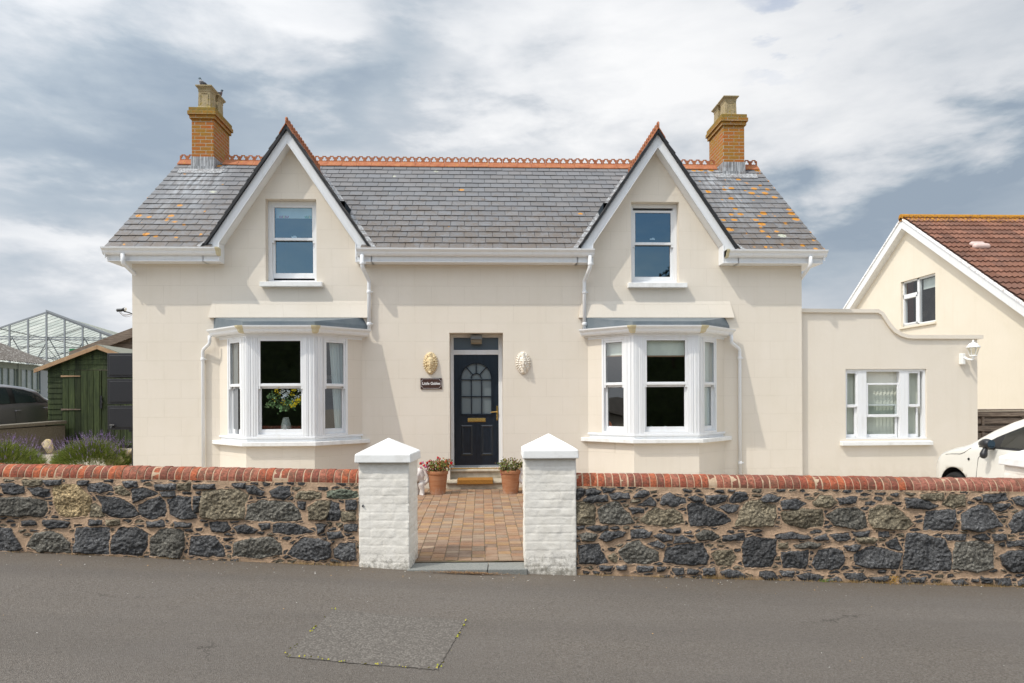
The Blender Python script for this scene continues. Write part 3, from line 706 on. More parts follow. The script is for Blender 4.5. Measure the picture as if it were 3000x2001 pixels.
RS=PL('''
d 40,300 100,270 150,280 130,370 50,420 35,380
d 170,290 290,275 350,310 330,330 160,360
d 130,440 200,370 300,358 440,370 440,440 250,450
t 35,460 150,450 270,480 290,560 280,740 170,755 35,730
g 320,540 420,490 540,440 600,460 720,600 805,720 620,750 350,720
d 475,350 560,330 720,340 725,400 500,415
d 370,270 530,275 500,310 400,330
d 780,390 860,305 970,310 990,350 900,390
d 840,490 1010,390 1090,450 1070,500
d 735,530 910,540 910,580 770,600
t 860,690 950,600 1090,520 1200,560 1300,530 1420,620 1450,720 1250,770 930,735
d 1145,450 1180,360 1260,335 1350,380 1470,400 1470,460 1290,510 1150,480
d 1485,510 1540,460 1650,455 1780,530 1960,590 2070,700 1900,760 1530,765 1500,620
d 1510,380 1600,370 1700,420 1690,450 1570,430
d 1720,370 1850,360 2010,370 1990,430 1800,500 1750,460
d 1910,510 2000,480 2160,490 2130,560 2030,600
d 50,775 140,770 140,795 60,810
d 175,790 290,765 450,765 440,800 300,825
g 70,880 180,840 300,880 290,950 120,965
d 330,930 400,835 600,830 690,850 660,890 420,960
d 745,820 900,805 1020,840 1000,910 755,920
d 1040,890 1130,865 1300,900 1290,950 1180,965
d 1310,990 1340,895 1430,900 1590,965 1480,975
g 1590,870 1700,820 1850,840 1920,920 1850,950 1620,945
d 1165,810 1390,800 1390,850 1220,840
d 75,1020 330,1000 360,1080 450,1240 330,1270 80,1250
g 600,1090 700,990 850,950 920,1020 1110,1110 1115,1220 1000,1250 700,1250 600,1150
t 455,1160 520,1120 570,1180 560,1250 470,1200
d 970,1000 1100,960 1210,1010 1170,1060
d 1170,1230 1230,1050 1500,1000 1700,985 1720,1060 1770,1160 1740,1260 1500,1280
t 1815,1130 1900,1080 2060,1080 2140,1180 2060,1280 1880,1270
d 345,1295 510,1290 480,1350 360,1345
d 560,1300 690,1290 690,1330 570,1335
d 840,1290 1040,1295 1010,1350 850,1360
d 1090,1310 1220,1310 1180,1350 1100,1360
d 1300,1330 1440,1325 1440,1380 1360,1405
d 1500,1335 1640,1345 1600,1390 1500,1385
d 1700,1330 1850,1320 1850,1400 1700,1400
d 1930,1370 2030,1325 2180,1370 2200,1440 1980,1430
''',1680,1370,4.48)+PL('''
t 540,510 570,420 610,365 690,355 790,390 800,450 780,515 620,515
t 820,430 950,410 1080,410 1095,460 1080,515 950,528 850,495
g 1110,450 1180,405 1290,400 1350,430 1365,520 1300,535 1160,510
t 1380,410 1440,385 1540,390 1600,440 1655,500 1600,540 1400,525 1375,470
d 1730,425 1915,410 1920,490 1890,540 1720,535
d 1950,440 2060,380 2110,385 2150,430 2215,510 2060,550 1960,530
d 2250,500 2290,440 2351,410 2420,420 2440,545 2270,555
d 1600,340 1700,345 1815,385 1750,410 1610,400
t 1835,380 1880,320 1975,320 1980,390 1900,400
d 825,360 920,345 985,375 930,410 830,410
t 1030,370 1070,325 1140,325 1180,370 1130,400 1040,390
d 695,350 740,315 830,335 790,365 710,365
d 505,345 540,305 600,305 625,340 570,365 510,365
d 2080,320 2230,312 2250,350 2140,370 2090,360
d 2150,380 2260,380 2230,415 2160,418
t 1700,320 1840,310 1840,355 1720,350
d 1180,340 1305,335 1290,370 1200,375
d 2270,340 2351,330 2420,340 2420,400 2300,380
d 580,650 610,590 650,580 795,600 795,700 765,770 600,770
d 830,680 995,670 990,750 975,780 840,775
d 1020,750 1060,665 1140,650 1210,670 1225,730 1190,785 1050,785
d 1280,690 1360,650 1410,640 1585,690 1560,780 1400,780 1290,750
d 1600,640 1620,560 1700,560 1850,600 1890,690 1890,790 1720,790 1590,785
g 1900,680 1920,615 2060,610 2155,630 2150,780 2050,805 1900,780
d 2195,700 2250,670 2351,670 2430,700 2430,810 2260,800 2210,760
d 795,570 900,555 1010,585 960,595 800,590
d 1030,590 1110,565 1125,600 1050,605
d 1135,570 1245,560 1260,600 1180,608
t 1300,590 1340,580 1430,600 1400,620 1310,615
d 1475,620 1550,585 1585,670 1500,650
d 465,580 595,560 600,600 470,605
g 910,640 1000,615 1075,630 1040,655 920,650
d 1220,640 1325,635 1300,670 1240,665
t 810,625 870,620 870,650 815,650
d 1845,575 1980,570 1975,600 1870,600
d 2030,580 2100,565 2130,595 2060,602
d 2150,575 2230,570 2240,600 2160,605
d 2235,615 2351,605 2420,610 2420,640 2240,640
d 1270,555 1380,548 1370,575 1290,575
d 1440,555 1495,550 1500,580 1445,580
d 450,800 520,790 620,830 580,845 470,825
d 695,800 770,800 815,845 740,855 690,830
d 925,825 1000,808 1090,830 1080,855 950,850
d 1220,810 1330,810 1370,840 1300,865 1240,840
d 1560,850 1600,835 1640,870 1580,880
d 1900,860 1960,848 2000,885 1920,885
d 2070,835 2150,845 2150,880 2080,870
d 2160,845 2260,840 2270,885 2180,890
d 1380,840 1490,830 1510,850 1400,865
d 1110,855 1170,835 1210,860 1140,870
d 1640,840 1730,840 1720,865 1650,868
d 820,800 910,800 900,830 840,825
d 2310,860 2351,840 2400,850 2400,890 2310,890
''',1900,1300,2.137)
ZW=6.80
STONEC={'d':(.082,.082,.083),'g':(.120,.113,.096),'t':(.175,.148,.102),'y':(.34,.255,.14),'e':(.12,.135,.10)}
def rubble(name,x0,x1,cx,cz,polys,parent,seed):
    st=.0062;nx=int((x1-x0)/st)+1;nz=int(1.20/st)+1
    xs=np.linspace(x0,x1,nx);v=np.linspace(0,1,nz)
    X=np.repeat(xs[None],nz,0);top=np.interp(X,cx,cz);bot=road_z(X)-.05;Z=bot+(top-bot)*v[:,None]
    wx=X+.013*(fbm(X*22,Z*22,3,seed)-.5)*2;wz=Z+.012*(fbm(X*22+40,Z*22,3,seed+5)-.5)*2
    FH=np.full(X.shape,.014);S=np.full(X.shape,-.5);colr=np.zeros(X.shape+(3,));idn=np.zeros(X.shape)
    for k,(c,pl) in enumerate(polys):
        P=[G(a,b,ZW) for a,b in pl];P=[(p.dot(R0),p.z) for p in P]
        ax=[p[0] for p in P];az=[p[1] for p in P];mg=.09
        i0,i1=np.searchsorted(xs,[min(ax)-mg,max(ax)+mg])
        if i1-i0<2: continue
        x=wx[:,i0:i1];z=wz[:,i0:i1];d=np.full(x.shape,9.);ins=np.zeros(x.shape,bool);n=len(P)
        for j in range(n):
            (ax_,az_),(bx_,bz_)=P[j],P[(j+1)%n];ex,ez=bx_-ax_,bz_-az_
            t=np.clip(((x-ax_)*ex+(z-az_)*ez)/(ex*ex+ez*ez+1e-9),0,1);d=np.minimum(d,np.hypot(x-ax_-t*ex,z-az_-t*ez))
            cr=((az_>z)!=(bz_>z))&(x<(bx_-ax_)*(z-az_)/(bz_-az_+1e-12)+ax_);ins^=cr
        sd=np.where(ins,d,-d)+.0065
        mx_,mz_=np.mean(ax),np.mean(az);ew=max(max(ax)-min(ax),.05);eh=max(max(az)-min(az),.03);fr_=random.Random(k*7+seed);fh=np.full(x.shape,.05)
        for _ in range(4):
            cxp=mx_+fr_.uniform(-.3,.3)*ew;czp=mz_+fr_.uniform(-.3,.3)*eh;fh=np.minimum(fh,fr_.uniform(.018,.034)+fr_.uniform(-.22,.22)*(x-cxp)+fr_.uniform(-.30,.22)*(z-czp))
        if min(max(az)-min(az),.3)<.07: sd=sd+.003
        sub=S[:,i0:i1];u=sd>sub;sub[u]=sd[u];idn[:,i0:i1][u]=k+1;FH[:,i0:i1][u]=np.clip(fh,.004,.04)[u]
        cc=np.array(STONEC[c])*(.8+.45*((k*37%17)/17.));colr[:,i0:i1][u]=cc
    # small filler stones between the big ones
    rs=np.random.RandomState(seed+11);asp=.42;sz=.062
    sx=[];szz=[]
    zz=-.35
    while zz<1.0:
        xx=x0-.1+rs.uniform(0,sz)
        while xx<x1+.1: sx.append(xx+rs.uniform(-.02,.02));szz.append(zz+rs.uniform(-.010,.010));xx+=sz*rs.uniform(1.3,2.6)
        zz+=.044
    sx=np.array(sx);szz=np.array(szz);keep=rs.uniform(0,1,len(sx))<.70
    f1=np.full(X.shape,9.);f2=np.full(X.shape,9.);fi=np.zeros(X.shape,int)
    for k in range(len(sx)):
        i0,i1=np.searchsorted(xs,[sx[k]-.17,sx[k]+.17])
        if i1-i0<2: continue
        d=np.hypot((wx[:,i0:i1]-sx[k])*asp,wz[:,i0:i1]-szz[k])
        a=f1[:,i0:i1];b=f2[:,i0:i1];ff=fi[:,i0:i1];n1=d<a
        b[:]=np.where(n1,a,np.minimum(b,d));a[n1]=d[n1];ff[n1]=k
    sf=(f2-f1)*.5-.0068
    sf=np.minimum(sf,-S-.009);sf=np.where(keep[fi],sf,-.02)
    u=sf>S;u&=sf>-.004
    fc=np.where((rs.uniform(0,1,len(sx))<.75)[:,None],np.array([.062,.062,.062]),np.array([.125,.108,.080]))*rs.uniform(.7,1.3,len(sx))[:,None]
    colr[u]=fc[fi][u];idn[u]=200+fi[u];S=np.where(u,sf,S)
    rid=idn*1.7
    big=fbm(X*9+rid*3.1,Z*11+rid,3,seed+2);fine=fbm(X*45+rid,Z*45,3,seed+7)
    plane=(np.sin(idn*12.9)*.35*((X*7+idn)%1-.5)+np.cos(idn*7.3)*.0)*0
    hs=.006*(1-np.exp(-np.maximum(S,0)/.004))+FH*np.clip(S/.012,0,1)+(big-.45)*.032*np.clip(S/.03,0,1)+(fine-.5)*.026*np.clip(S/.008,0,1)+plane
    hm=.004*(fbm(X*12,Z*12,3,seed+3)-.5)+.008*np.exp(np.minimum(S,0)/.006)
    k=np.clip((S+.0015)/.003,0,1)
    h=(hm+.007)*(1-k)+(hs+.003)*k
    mort=np.array([.47,.325,.215])*(.85+.30*fbm(X*7,Z*7,4,seed+4))[...,None]
    pink=fbm(X*3+7,Z*3,3,seed+9)[...,None];mort=mort*(1-.0*pink)
    hi=np.array([1.,1.03,1.08]);colr=colr*(.75+.5*fbm(X*14,Z*14,3,seed+8)[...,None])
    col=mort*(1-k[...,None])+colr*k[...,None]
    D=ZW-h
    co=np.stack([R0.x*X+F_.x*D,R0.y*X+F_.y*D,Z],-1).reshape(-1,3)
    o=grid_mesh(name,co,nx,nz,m_stone,parent,col.reshape(-1,3),alpha=k)
    return o
def coping(x0,x1,cx,cz,parent,seed,lich=None):
    rs=random.Random(seed);mb=MB();jb=MB()
    prof=[(.114,-.01)]+[(.116*math.cos(a_),.012+.106*math.sin(a_)) for a_ in np.linspace(0,PI,15)]+[(-.114,-.01)]
    x=x0
    while x<x1:
        w=rs.uniform(.061,.069);z=float(np.interp(x,cx,cz));t=rs.uniform(-.012,.012);dz=rs.uniform(-.004,.004);dy=rs.uniform(-.003,.004)
        c=rs.choice([(.34,.095,.05),(.28,.08,.048),(.40,.115,.055),(.23,.08,.055),(.32,.12,.078)]);mb.col=c
        if lich and x>lich: mb.col=(.30,.12,.085)
        A=[];e=.006
        for (xx,ins) in((x,.006),(x+e,0),(x+w-e,0),(x+w,.006)):
            A.append([mb.pt(C(xx+t*(u),6.93-u*(1-ins*2.5)+dy,z+v*(1-ins*3)+dz+rs.uniform(-.0015,.0015))) for u,v in prof])
        n=len(prof)
        for k in range(3):
            for j in range(n-1): mb.idx([A[k][j],A[k+1][j],A[k+1][j+1],A[k][j+1]])
        mb.idx(A[0]);mb.idx(A[3][::-1])
        x+=w+.0085
    xs=np.linspace(x0,x1,60);pr=[(u*.968,v*.968) for u,v in prof];rg=[]
    for xx in xs: rg.append([jb.pt(C(xx,6.93-u,float(np.interp(xx,cx,cz))+v)) for u,v in pr])
    for k in range(len(xs)-1):
        for j in range(len(pr)-1): jb.idx([rg[k][j],rg[k+1][j],rg[k+1][j+1],rg[k][j+1]])
    o=mb.build('coping_bricks',m_brick,parent,attrib=True,smooth=False);jb.build('coping_mortar',m_mortar,o,smooth=True)
    return o
CXL,CZL=[-9,-4.98,-1.45],[.94,.873,.795];CXR,CZR=[.6,5.4],[.757,.672]
def core(x0,x1,cx,cz,parent):
    m=MB();n=12
    for k in range(n):
        a=x0+(x1-x0)*k/n;b=x0+(x1-x0)*(k+1)/n;za=float(np.interp(a,cx,cz));zb=float(np.interp(b,cx,cz))
        P=[C(a,6.86,-.5),C(b,6.86,-.5),C(b,7.04,-.5),C(a,7.04,-.5)];Q=[C(a,6.805,za-.0),C(b,6.805,zb-.0),C(b,7.04,zb),C(a,7.04,za)]
        m.face(Q[0],Q[1],Q[2],Q[3]);m.face(P[3],P[2],Q[2],Q[3])
    m.build('wall_back',m_mortar,parent,fixn=False)
wl=empty('stone_boundary_wall',C(-4,6.9,-.1),'rubble stone wall with red brick coping in front of the lavender and left bay window','garden wall','boundary walls along the road')
rubble('stonework',-6.6,-1.44,CXL,CZL,LS,wl,3);coping(-6.6,-1.482,CXL,CZL,wl,5);core(-6.6,-1.45,CXL,CZL,wl)
wr=empty('stone_boundary_wall',C(3,6.9,-.2),'rubble stone wall with red brick coping in front of the right bay and white car','garden wall','boundary walls along the road')
rubble('stonework',.58,5.12,CXR,CZR,RS,wr,21);coping(.617,5.06,CXR,CZR,wr,9,3.9);core(.6,5.08,CXR,CZR,wr)
# ---------------------------------------------------------------- gate pillars
def pillar(x0,x1,z0,z1,zb,zt,ang,capx0,capx1,ct,ap,label,seed,capy=(6.70,7.25)):
    """body front at 6.75, street frame"""
    cx=(x0+x1)/2;cy=(capy[0]+capy[1])/2
    root=empty('gate_pillar',C(cx,cy,zb),label,'gate pillar','white painted gate pillars')
    ca,sa=math.cos(ang),math.sin(ang)
    def T(x,y,z):
        dx,dy=x-cx,y-cy;return C(cx+dx*ca+dy*sa,cy-dx*sa+dy*ca,z)
    y0,y1=6.755,7.215
    st=.008;sides=[((x0,y0),(x1,y0),(0,-1)),((x1,y0),(x1,y1),(1,0)),((x1,y1),(x0,y1),(0,1)),((x0,y1),(x0,y0),(-1,0))]
    nz=int((zt-zb)/st);per=sum(math.hypot(b[0]-a[0],b[1]-a[1]) for a,b,_ in sides);n=int(per/st);rows=[]
    S=np.linspace(0,per,n,endpoint=True);Zs=np.linspace(zb-.05,zt,nz)
    PX=np.zeros(n);PY=np.zeros(n);NX=np.zeros(n);NY=np.zeros(n);acc=0;rc=.010
    for a,b,nn in sides:
        L=math.hypot(b[0]-a[0],b[1]-a[1]);u=(S>=acc)&(S<=acc+L+1e-6);t=(S[u]-acc)/L
        PX[u]=a[0]+(b[0]-a[0])*t;PY[u]=a[1]+(b[1]-a[1])*t;e=np.minimum(t,1-t)*L;cut=np.clip(rc-e,0,rc)**2/(2*rc)*1.0
        NX[u]=nn[0];NY[u]=nn[1];PX[u]-=nn[0]*cut;PY[u]-=nn[1]*cut;acc+=L
    SS,ZZ=np.meshgrid(S,Zs)
    row=np.floor((ZZ-zt)/.0805);fz=((ZZ-zt)/.0805)-row;off=(row%2)*.5
    br=((SS/.232)+off);fx=br-np.floor(br)
    wz=.10*(fbm(SS*9,ZZ*9,3,seed)-.5)
    jz=np.exp(-((np.minimum(np.abs(fz+wz),np.abs(1-fz-wz)))/.07)**2);jx=np.exp(-(np.minimum(fx,1-fx)/.03)**2)
    bid=np.floor(br)*7.1+row*3.3;rnd=np.sin(bid*12.9898)*43758.5;rnd=rnd-np.floor(rnd)
    H=.003*(rnd-.5)+.007*(fbm(SS*16,ZZ*16,4,seed+1)-.5)+.012*(fbm(SS*4,ZZ*5,3,seed+2)-.5)-.0042*jz*(.1+fbm(SS*4,ZZ*7,2,seed+3))-.002*jx*(fbm(SS*3,ZZ*3,2,seed+6)>.5)
    drip=np.clip((zb+.10-ZZ)/.1,0,1);H+=drip*.012*(fbm(SS*30,ZZ*10,3,seed+4)-.3)
    X=PX[None]+NX[None]*H;Y=PY[None]+NY[None]*H
    dx,dy=X-cx,Y-cy;xc=cx+dx*ca+dy*sa;zc=cy-dx*sa+dy*ca
    co=np.stack([R0.x*xc+F_.x*zc,R0.y*xc+F_.y*zc,ZZ],-1).reshape(-1,3)
    grid_mesh('pillar_shaft',co,n,nz,m_pillar,root)
    m=MB();a,b=capx0,capx1;c,d=capy
    V=[T(*p) for p in((a,c,zt),(b,c,zt),(b,d,zt),(a,d,zt),(a+.004,c+.004,ct),(b-.004,c+.004,ct),(b-.004,d-.004,ct),(a+.004,d-.004,ct),(cx,cy,ap))]
    i=[m.pt(v) for v in V]
    for q in((0,3,2,1),(0,1,5,4),(1,2,6,5),(2,3,7,6),(3,0,4,7),(4,5,8),(5,6,8),(6,7,8),(7,4,8)): m.idx([i[k] for k in q])
    m.build('pillar_cap',m_cap,root,bevel=.010,seg=3)
    return root
pillar(-1.478,-.985,0,0,-.03,1.000,math.radians(2.6),-1.506,-.957,1.082,1.226,'white painted brick gate pillar with pyramid cap to the left of the path',3)
pillar(.112,.612,0,0,-.10,1.033,math.radians(-1.0),.092,.634,1.114,1.262,'white painted brick gate pillar with pyramid cap to the right of the path',8)
pillar(5.07,5.56,0,0,-.27,.905,math.radians(-.5),5.03,5.60,.985,1.13,'white gate pillar beside the white car, cut off by the picture edge',13)
# dry litter and weeds along the foot of the wall
mb=MB();rs=random.Random(5)
for k in range(700):
    a=rs.gauss(0,1);xc=-.42+a*.17;zc=6.665+rs.gauss(0,.018)-.02*abs(a)*0;L=rs.uniform(.01,.035);an=rs.uniform(0,PI);z=float(road_z(xc))+.010+rs.uniform(0,.010)
    mb.col=rs.choice([(.16,.075,.03),(.26,.14,.06),(.40,.25,.11),(.10,.05,.025)])
    p=C(xc,zc,z);d=Vector((math.cos(an)*L,math.sin(an)*L*.6,rs.uniform(-.3,.3)*L));s=Vector((-d.y,d.x,0)).normalized()*.002
    mb.face(p-s,p+s,p+d+s,p+d-s)
tag(mb.build('leaf_litter',m_plant,attrib=True,fixn=False),'brown dry leaf litter swept against the threshold stone','leaf litter',kind='stuff')
mb=MB()
def tuft(xc,n,h,cols,sp=.05,zc=6.775):
    for k in range(n):
        x=xc+rs.gauss(0,sp);z=float(road_z(x))+.004;p=C(x,zc-abs(rs.gauss(0,.015)),z);L=h*rs.uniform(.3,1);d=Vector((rs.gauss(0,.5),rs.gauss(0,.25)-.15,1)).normalized()*L
        mb.col=rs.choice(cols);s=Vector((.0016,0,0));mb.face(p-s,p+s,p+d)
dry=[(.45,.30,.12),(.36,.22,.09),(.50,.36,.17)]
for x in np.arange(-5.2,-1.5,.16): tuft(x+rs.uniform(-.08,.08),rs.randint(6,26),rs.uniform(.012,.04),dry,.06)
for x in np.arange(.7,5.1,.12): tuft(x+rs.uniform(-.08,.08),rs.randint(10,46),rs.uniform(.015,.055),dry,.06)
for x,h in((1.95,.07),(2.3,.06),(3.3,.05),(4.15,.08),(4.6,.06),(-2.0,.05),(-1.7,.06)): tuft(x,80,h,dry,.07)
for x,n in((3.68,240),(4.98,200)):
    for k in range(n):
        z=float(road_z(x));hh=rs.random()**.8*.085;p=C(x+rs.gauss(0,.020+.02*(1-hh/.09)),6.755-rs.uniform(0,.03),z+hh);s=rs.uniform(.003,.007);mb.col=rs.choice([(.50,.27,.02),(.60,.34,.03),(.36,.19,.03)])
        a=rs.uniform(0,PI);mb.face(p,p+Vector((s*math.cos(a),0,s*math.sin(a))),p+Vector((-s*math.sin(a),s*.3,s*math.cos(a))))
for k in range(60):
    x=3.02+rs.gauss(0,.03);p=C(x,6.76,float(road_z(x))+rs.random()*.03);s=.007;mb.col=(.12,.22,.03);a=rs.uniform(0,PI);mb.face(p,p+Vector((s*math.cos(a),0,s*math.sin(a))),p+Vector((-s*math.sin(a),s*.3,s*math.cos(a))))
tag(mb.build('wall_foot_weeds',m_plant,attrib=True,fixn=False),'dry straw weeds and yellow stonecrop along the foot of the stone walls','weeds',kind='stuff')
# ================================================================== COTTAGE
YW=12.6
house=empty('cottage',(-.1,YW,0),'cream rendered cottage with slate roof, two steep white-edged gables and two bay windows','house')
XL,XR=-6.13,5.885;GX=(-3.36,3.17)          # wall ends, gable centres
def wallgrid(name,x0,x1,z0,z1,holes,y,rev,m,parent,extra=None,side=None):
    """front wall in plane y with rectangular openings (xa,xb,za,zb) and reveals going in by rev"""
    mb=MB();xs=sorted({x0,x1,*[h[0] for h in holes],*[h[1] for h in holes]});zs=sorted({z0,z1,*[h[2] for h in holes],*[h[3] for h in holes]})
    V={}
    def v(x,z):
        if (x,z) not in V: V[x,z]=mb.pt((x,y,z))
        return V[x,z]
    for a,b in zip(xs,xs[1:]):
        for c,d in zip(zs,zs[1:]):
            if any(h[0]<=a and b<=h[1] and h[2]<=c and d<=h[3] for h in holes): continue
            mb.idx([v(a,c),v(b,c),v(b,d),v(a,d)])
    for h in holes:
        r=h[4] if len(h)>4 else rev
        if r==0: continue
        a,b,c,d=h[:4]
        mb.face((a,y,c),(a,y,d),(a,y+r,d),(a,y+r,c));mb.face((b,y,c),(b,y+r,c),(b,y+r,d),(b,y,d))
        mb.face((a,y,d),(b,y,d),(b,y+r,d),(a,y+r,d));mb.face((a,y,c),(a,y+r,c),(b,y+r,c),(b,y,c))
    if extra: extra(mb)
    return mb.build(name,m,parent,fixn=False)
BC=(-3.375,3.185)
holesF=[(-.567,.395,0.0,2.80,.40)]+[(c-1.0,c+1.0,.95,2.72,.3) for c in BC]
HG=[(-3.812,-2.918,3.705,5.181),(2.733,3.617,3.70,5.177)]
def gables(mb):
    y=YW
    for g,h in zip(GX,HG):
        a,b,c,d=h;sl=1.47;w=1.34;ap=6.28
        def top(x): return ap-sl*abs(x-g)
        zt=4.03
        L=g-w;Rr=g+w
        mb.face((L,y,zt),(a,y,zt),(a,y,top(a)),(L,y,top(L)))
        mb.face((b,y,zt),(Rr,y,zt),(Rr,y,top(Rr)),(b,y,top(b)))
        mb.face((a,y,d),(b,y,d),(b,y,top(b)),(g,y,ap),(a,y,top(a)))
        r=.17
        mb.face((a,y,c),(a,y,d),(a,y+r,d),(a,y+r,c));mb.face((b,y,c),(b,y+r,c),(b,y+r,d),(b,y,d))
        mb.face((a,y,d),(b,y,d),(b,y+r,d),(a,y+r,d));mb.face((a,y,c),(a,y+r,c),(b,y+r,c),(b,y,c))
        mb.face((a,y,c),(b,y,c),(b,y+.001,c),(a,y+.001,c))
    # side, back walls and gable ends
    for x in(XL,XR):
        mb.face((x,YW,0),(x,18,0),(x,18,4.03),(x,15.3,6.45),(x,YW,4.03))
    mb.face((XL,18,0),(XR,18,0),(XR,18,4.03),(XL,18,4.03))
# openings of the upper windows pass through the line z=4.03, so both wall tiers are cut
wallgrid('wall',XL,XR,-.05,4.03,holesF+[(h[0],h[1],h[2],4.03,0) for h in HG],YW,.17,m_wall,house,gables)
# interiors: dark rooms behind the openings
def room(x0,x1,y0,y1,z0,z1,m,parent):
    mb=MB();P=lambda *a:a
    mb.face((x0,y1,z0),(x1,y1,z0),(x1,y1,z1),(x0,y1,z1));mb.face((x0,y0,z0),(x0,y1,z0),(x0,y1,z1),(x0,y0,z1));mb.face((x1,y0,z0),(x1,y1,z0),(x1,y1,z1),(x1,y0,z1))
    mb.face((x0,y0,z0),(x1,y0,z0),(x1,y1,z0),(x0,y1,z0));mb.face((x0,y0,z1),(x1,y0,z1),(x1,y1,z1),(x0,y1,z1))
    return mb.build('room_interior',m,parent,fixn=False)
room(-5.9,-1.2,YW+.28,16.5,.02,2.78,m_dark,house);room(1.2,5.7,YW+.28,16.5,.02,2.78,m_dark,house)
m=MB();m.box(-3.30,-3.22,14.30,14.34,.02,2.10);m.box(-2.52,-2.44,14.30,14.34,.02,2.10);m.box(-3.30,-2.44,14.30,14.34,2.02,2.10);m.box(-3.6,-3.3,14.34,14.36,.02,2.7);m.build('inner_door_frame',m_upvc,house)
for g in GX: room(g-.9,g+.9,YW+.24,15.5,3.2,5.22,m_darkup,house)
# ---- slate roofs
def slates(name,org,ux,uy,L,H,parent,keep=lambda p:True,row=.2245,wid=.256,seed=1,tint=1.0,clipx=None):
    rs=random.Random(seed);mb=MB();ux=Vector(ux).normalized();uy=Vector(uy).normalized();n=ux.cross(uy).normalized()
    if n.z<0:n=-n
    org=Vector(org);r=0;v=-.02
    while v<H-.02:
        off=(r%2)*.5*wid;u=-wid+off
        vt=min(v+row+.05,H)
        while u<L+wid:
            u0=max(u+.004,0);u1=min(u+wid-.004,L)
            if u1-u0>.03:
                ctr=org+ux*((u0+u1)/2)+uy*(v+.1)
                if keep(ctr):
                    g=rs.uniform(.86,1.14)*tint;k=rs.uniform(-.006,.006);mb.col=(max(.02,.168*g+k),max(.02,.167*g),max(.02,.172*g-k))
                    lo=.018+rs.uniform(-.002,.003);hi=.002;j=rs.uniform(-.006,.006);sk=rs.uniform(-.003,.003);th=.007
                    P=lambda a,b,h: org+ux*a+uy*b+n*h
                    a=P(u0,v+j+sk,lo);b=P(u1,v+j-sk,lo);c=P(u1,vt,hi);d=P(u0,vt,hi);a2=P(u0,v+j+sk,lo-th);b2=P(u1,v+j-sk,lo-th);c2=P(u1,vt,hi-th);d2=P(u0,vt,hi-th)
                    i=[mb.pt(q) for q in(a,b,c,d,a2,b2,c2,d2)]
                    mb.idx([i[0],i[1],i[2],i[3]]);mb.idx([i[4],i[5],i[1],i[0]]);mb.idx([i[4],i[0],i[3],i[7]]);mb.idx([i[5],i[6],i[2],i[1]])
            u+=wid
        v+=row;r+=1
    return mb.build(name,m_slate,parent,attrib=True,fixn=False)
SLO=.818;E0=Vector((0,12.27,4.235));RY=15.3
def mainz(y): return 4.235+SLO*(y-12.27)
uyv=Vector((0,1,SLO)).normalized();HL=(RY-12.27)*math.sqrt(1+SLO*SLO)
GSL=1.47;GAP=6.385
def keepmain(p):
    for g in GX:
        gz=GAP-GSL*abs(p.x-g)
        if p.z<gz-.10: return False
    return True
slates('main_roof',(-6.44,12.27,4.235),(1,0,0),uyv,6.44+6.165,HL,house,keepmain,seed=2)
mb=MB() # roof deck (notched where the gable roofs cross) and back slope
xa,xb=-6.42,6.145
yq=12.27+(GAP-.02-4.235)/SLO;hq=(GAP-mainz(12.29))/GSL
poly=[(xa,12.29)]
for g in GX: poly+=[(g-hq,12.29),(g,yq),(g+hq,12.29)]
poly+=[(xb,12.29),(xb,RY),(xa,RY)]
mb.face(*[(x,y,mainz(y)-.018) for x,y in poly])
mb.face((xa,RY,mainz(RY)-.02),(xb,RY,mainz(RY)-.02),(xb,18.35,4.2),(xa,18.35,4.2))
for x in(xa,xb): mb.face((x,12.29,4.225),(x,RY,mainz(RY)-.02),(x,18.35,4.2),(x,18.35,4.1),(x,RY,mainz(RY)-.14),(x,12.29,4.12))
mb.build('roof_deck',m_black,house,fixn=False)
# gable roofs
for gi,g in enumerate(GX):
    # slope from ridge (x=g,z=GAP) down to where it meets the main roof
    for s in(-1,1):
        ux=Vector((0,1,0));uy=Vector((-s,0,GSL)).normalized();hw=1.42;Lh=hw*math.sqrt(1+GSL*GSL)
        y0=12.30;yr=12.27+(GAP-4.235)/SLO
        o=Vector((g+s*hw,y0,GAP-GSL*hw))
        def kp(p): return p.z>mainz(p.y)-.02
        slates('gable_roof',o,ux,uy,yr-y0,Lh,house,kp,row=.2245,seed=31+gi*2+s)
        m=MB();e=.012
        # deck triangle and verge strip
        b0=(g+s*hw,y0,GAP-GSL*hw-e);t0=(g,y0,GAP-e);t1=(g,yr+.1,GAP-e);b1=(g+s*hw,y0+.12,GAP-GSL*hw-e)
        m.face(b0,t0,t1,b1);m.build('gable_deck',m_black,house,fixn=False)
        m=MB()
        def T(u,t,w): return (g+s*u,t,w)
        m.prism([(0,GAP+.006),(hw+.01,GAP-GSL*(hw+.01)+.006),(hw+.01,GAP-GSL*(hw+.01)-.058),(0,GAP-.066)],12.30,12.39,T)
        m.build('verge_strip',m_black,house)
        # lead valley
        m=MB();ya=12.27;za=4.235
        vx=lambda y:(GAP-mainz(y))/GSL
        for k in range(10):
            y1=ya+(yr-ya)*k/10;y2=ya+(yr-ya)*(k+1)/10
            p1=(g+s*vx(y1),y1,mainz(y1)+.022);p2=(g+s*vx(y2),y2,mainz(y2)+.022)
            q1=(g+s*(vx(y1)+.085),y1,mainz(y1)+.020);q2=(g+s*(vx(y2)+.085),y2,mainz(y2)+.020)
            r1=(g+s*(vx(y1)-.035),y1,mainz(y1)+.022+.05);r2=(g+s*(vx(y2)-.035),y2,mainz(y2)+.022+.05)
            m.face(p1,p2,q2,q1);m.face(p1,p2,r2,r1)
        m.build('valley_flashing',m_lead,house,smooth=True,fixn=False)
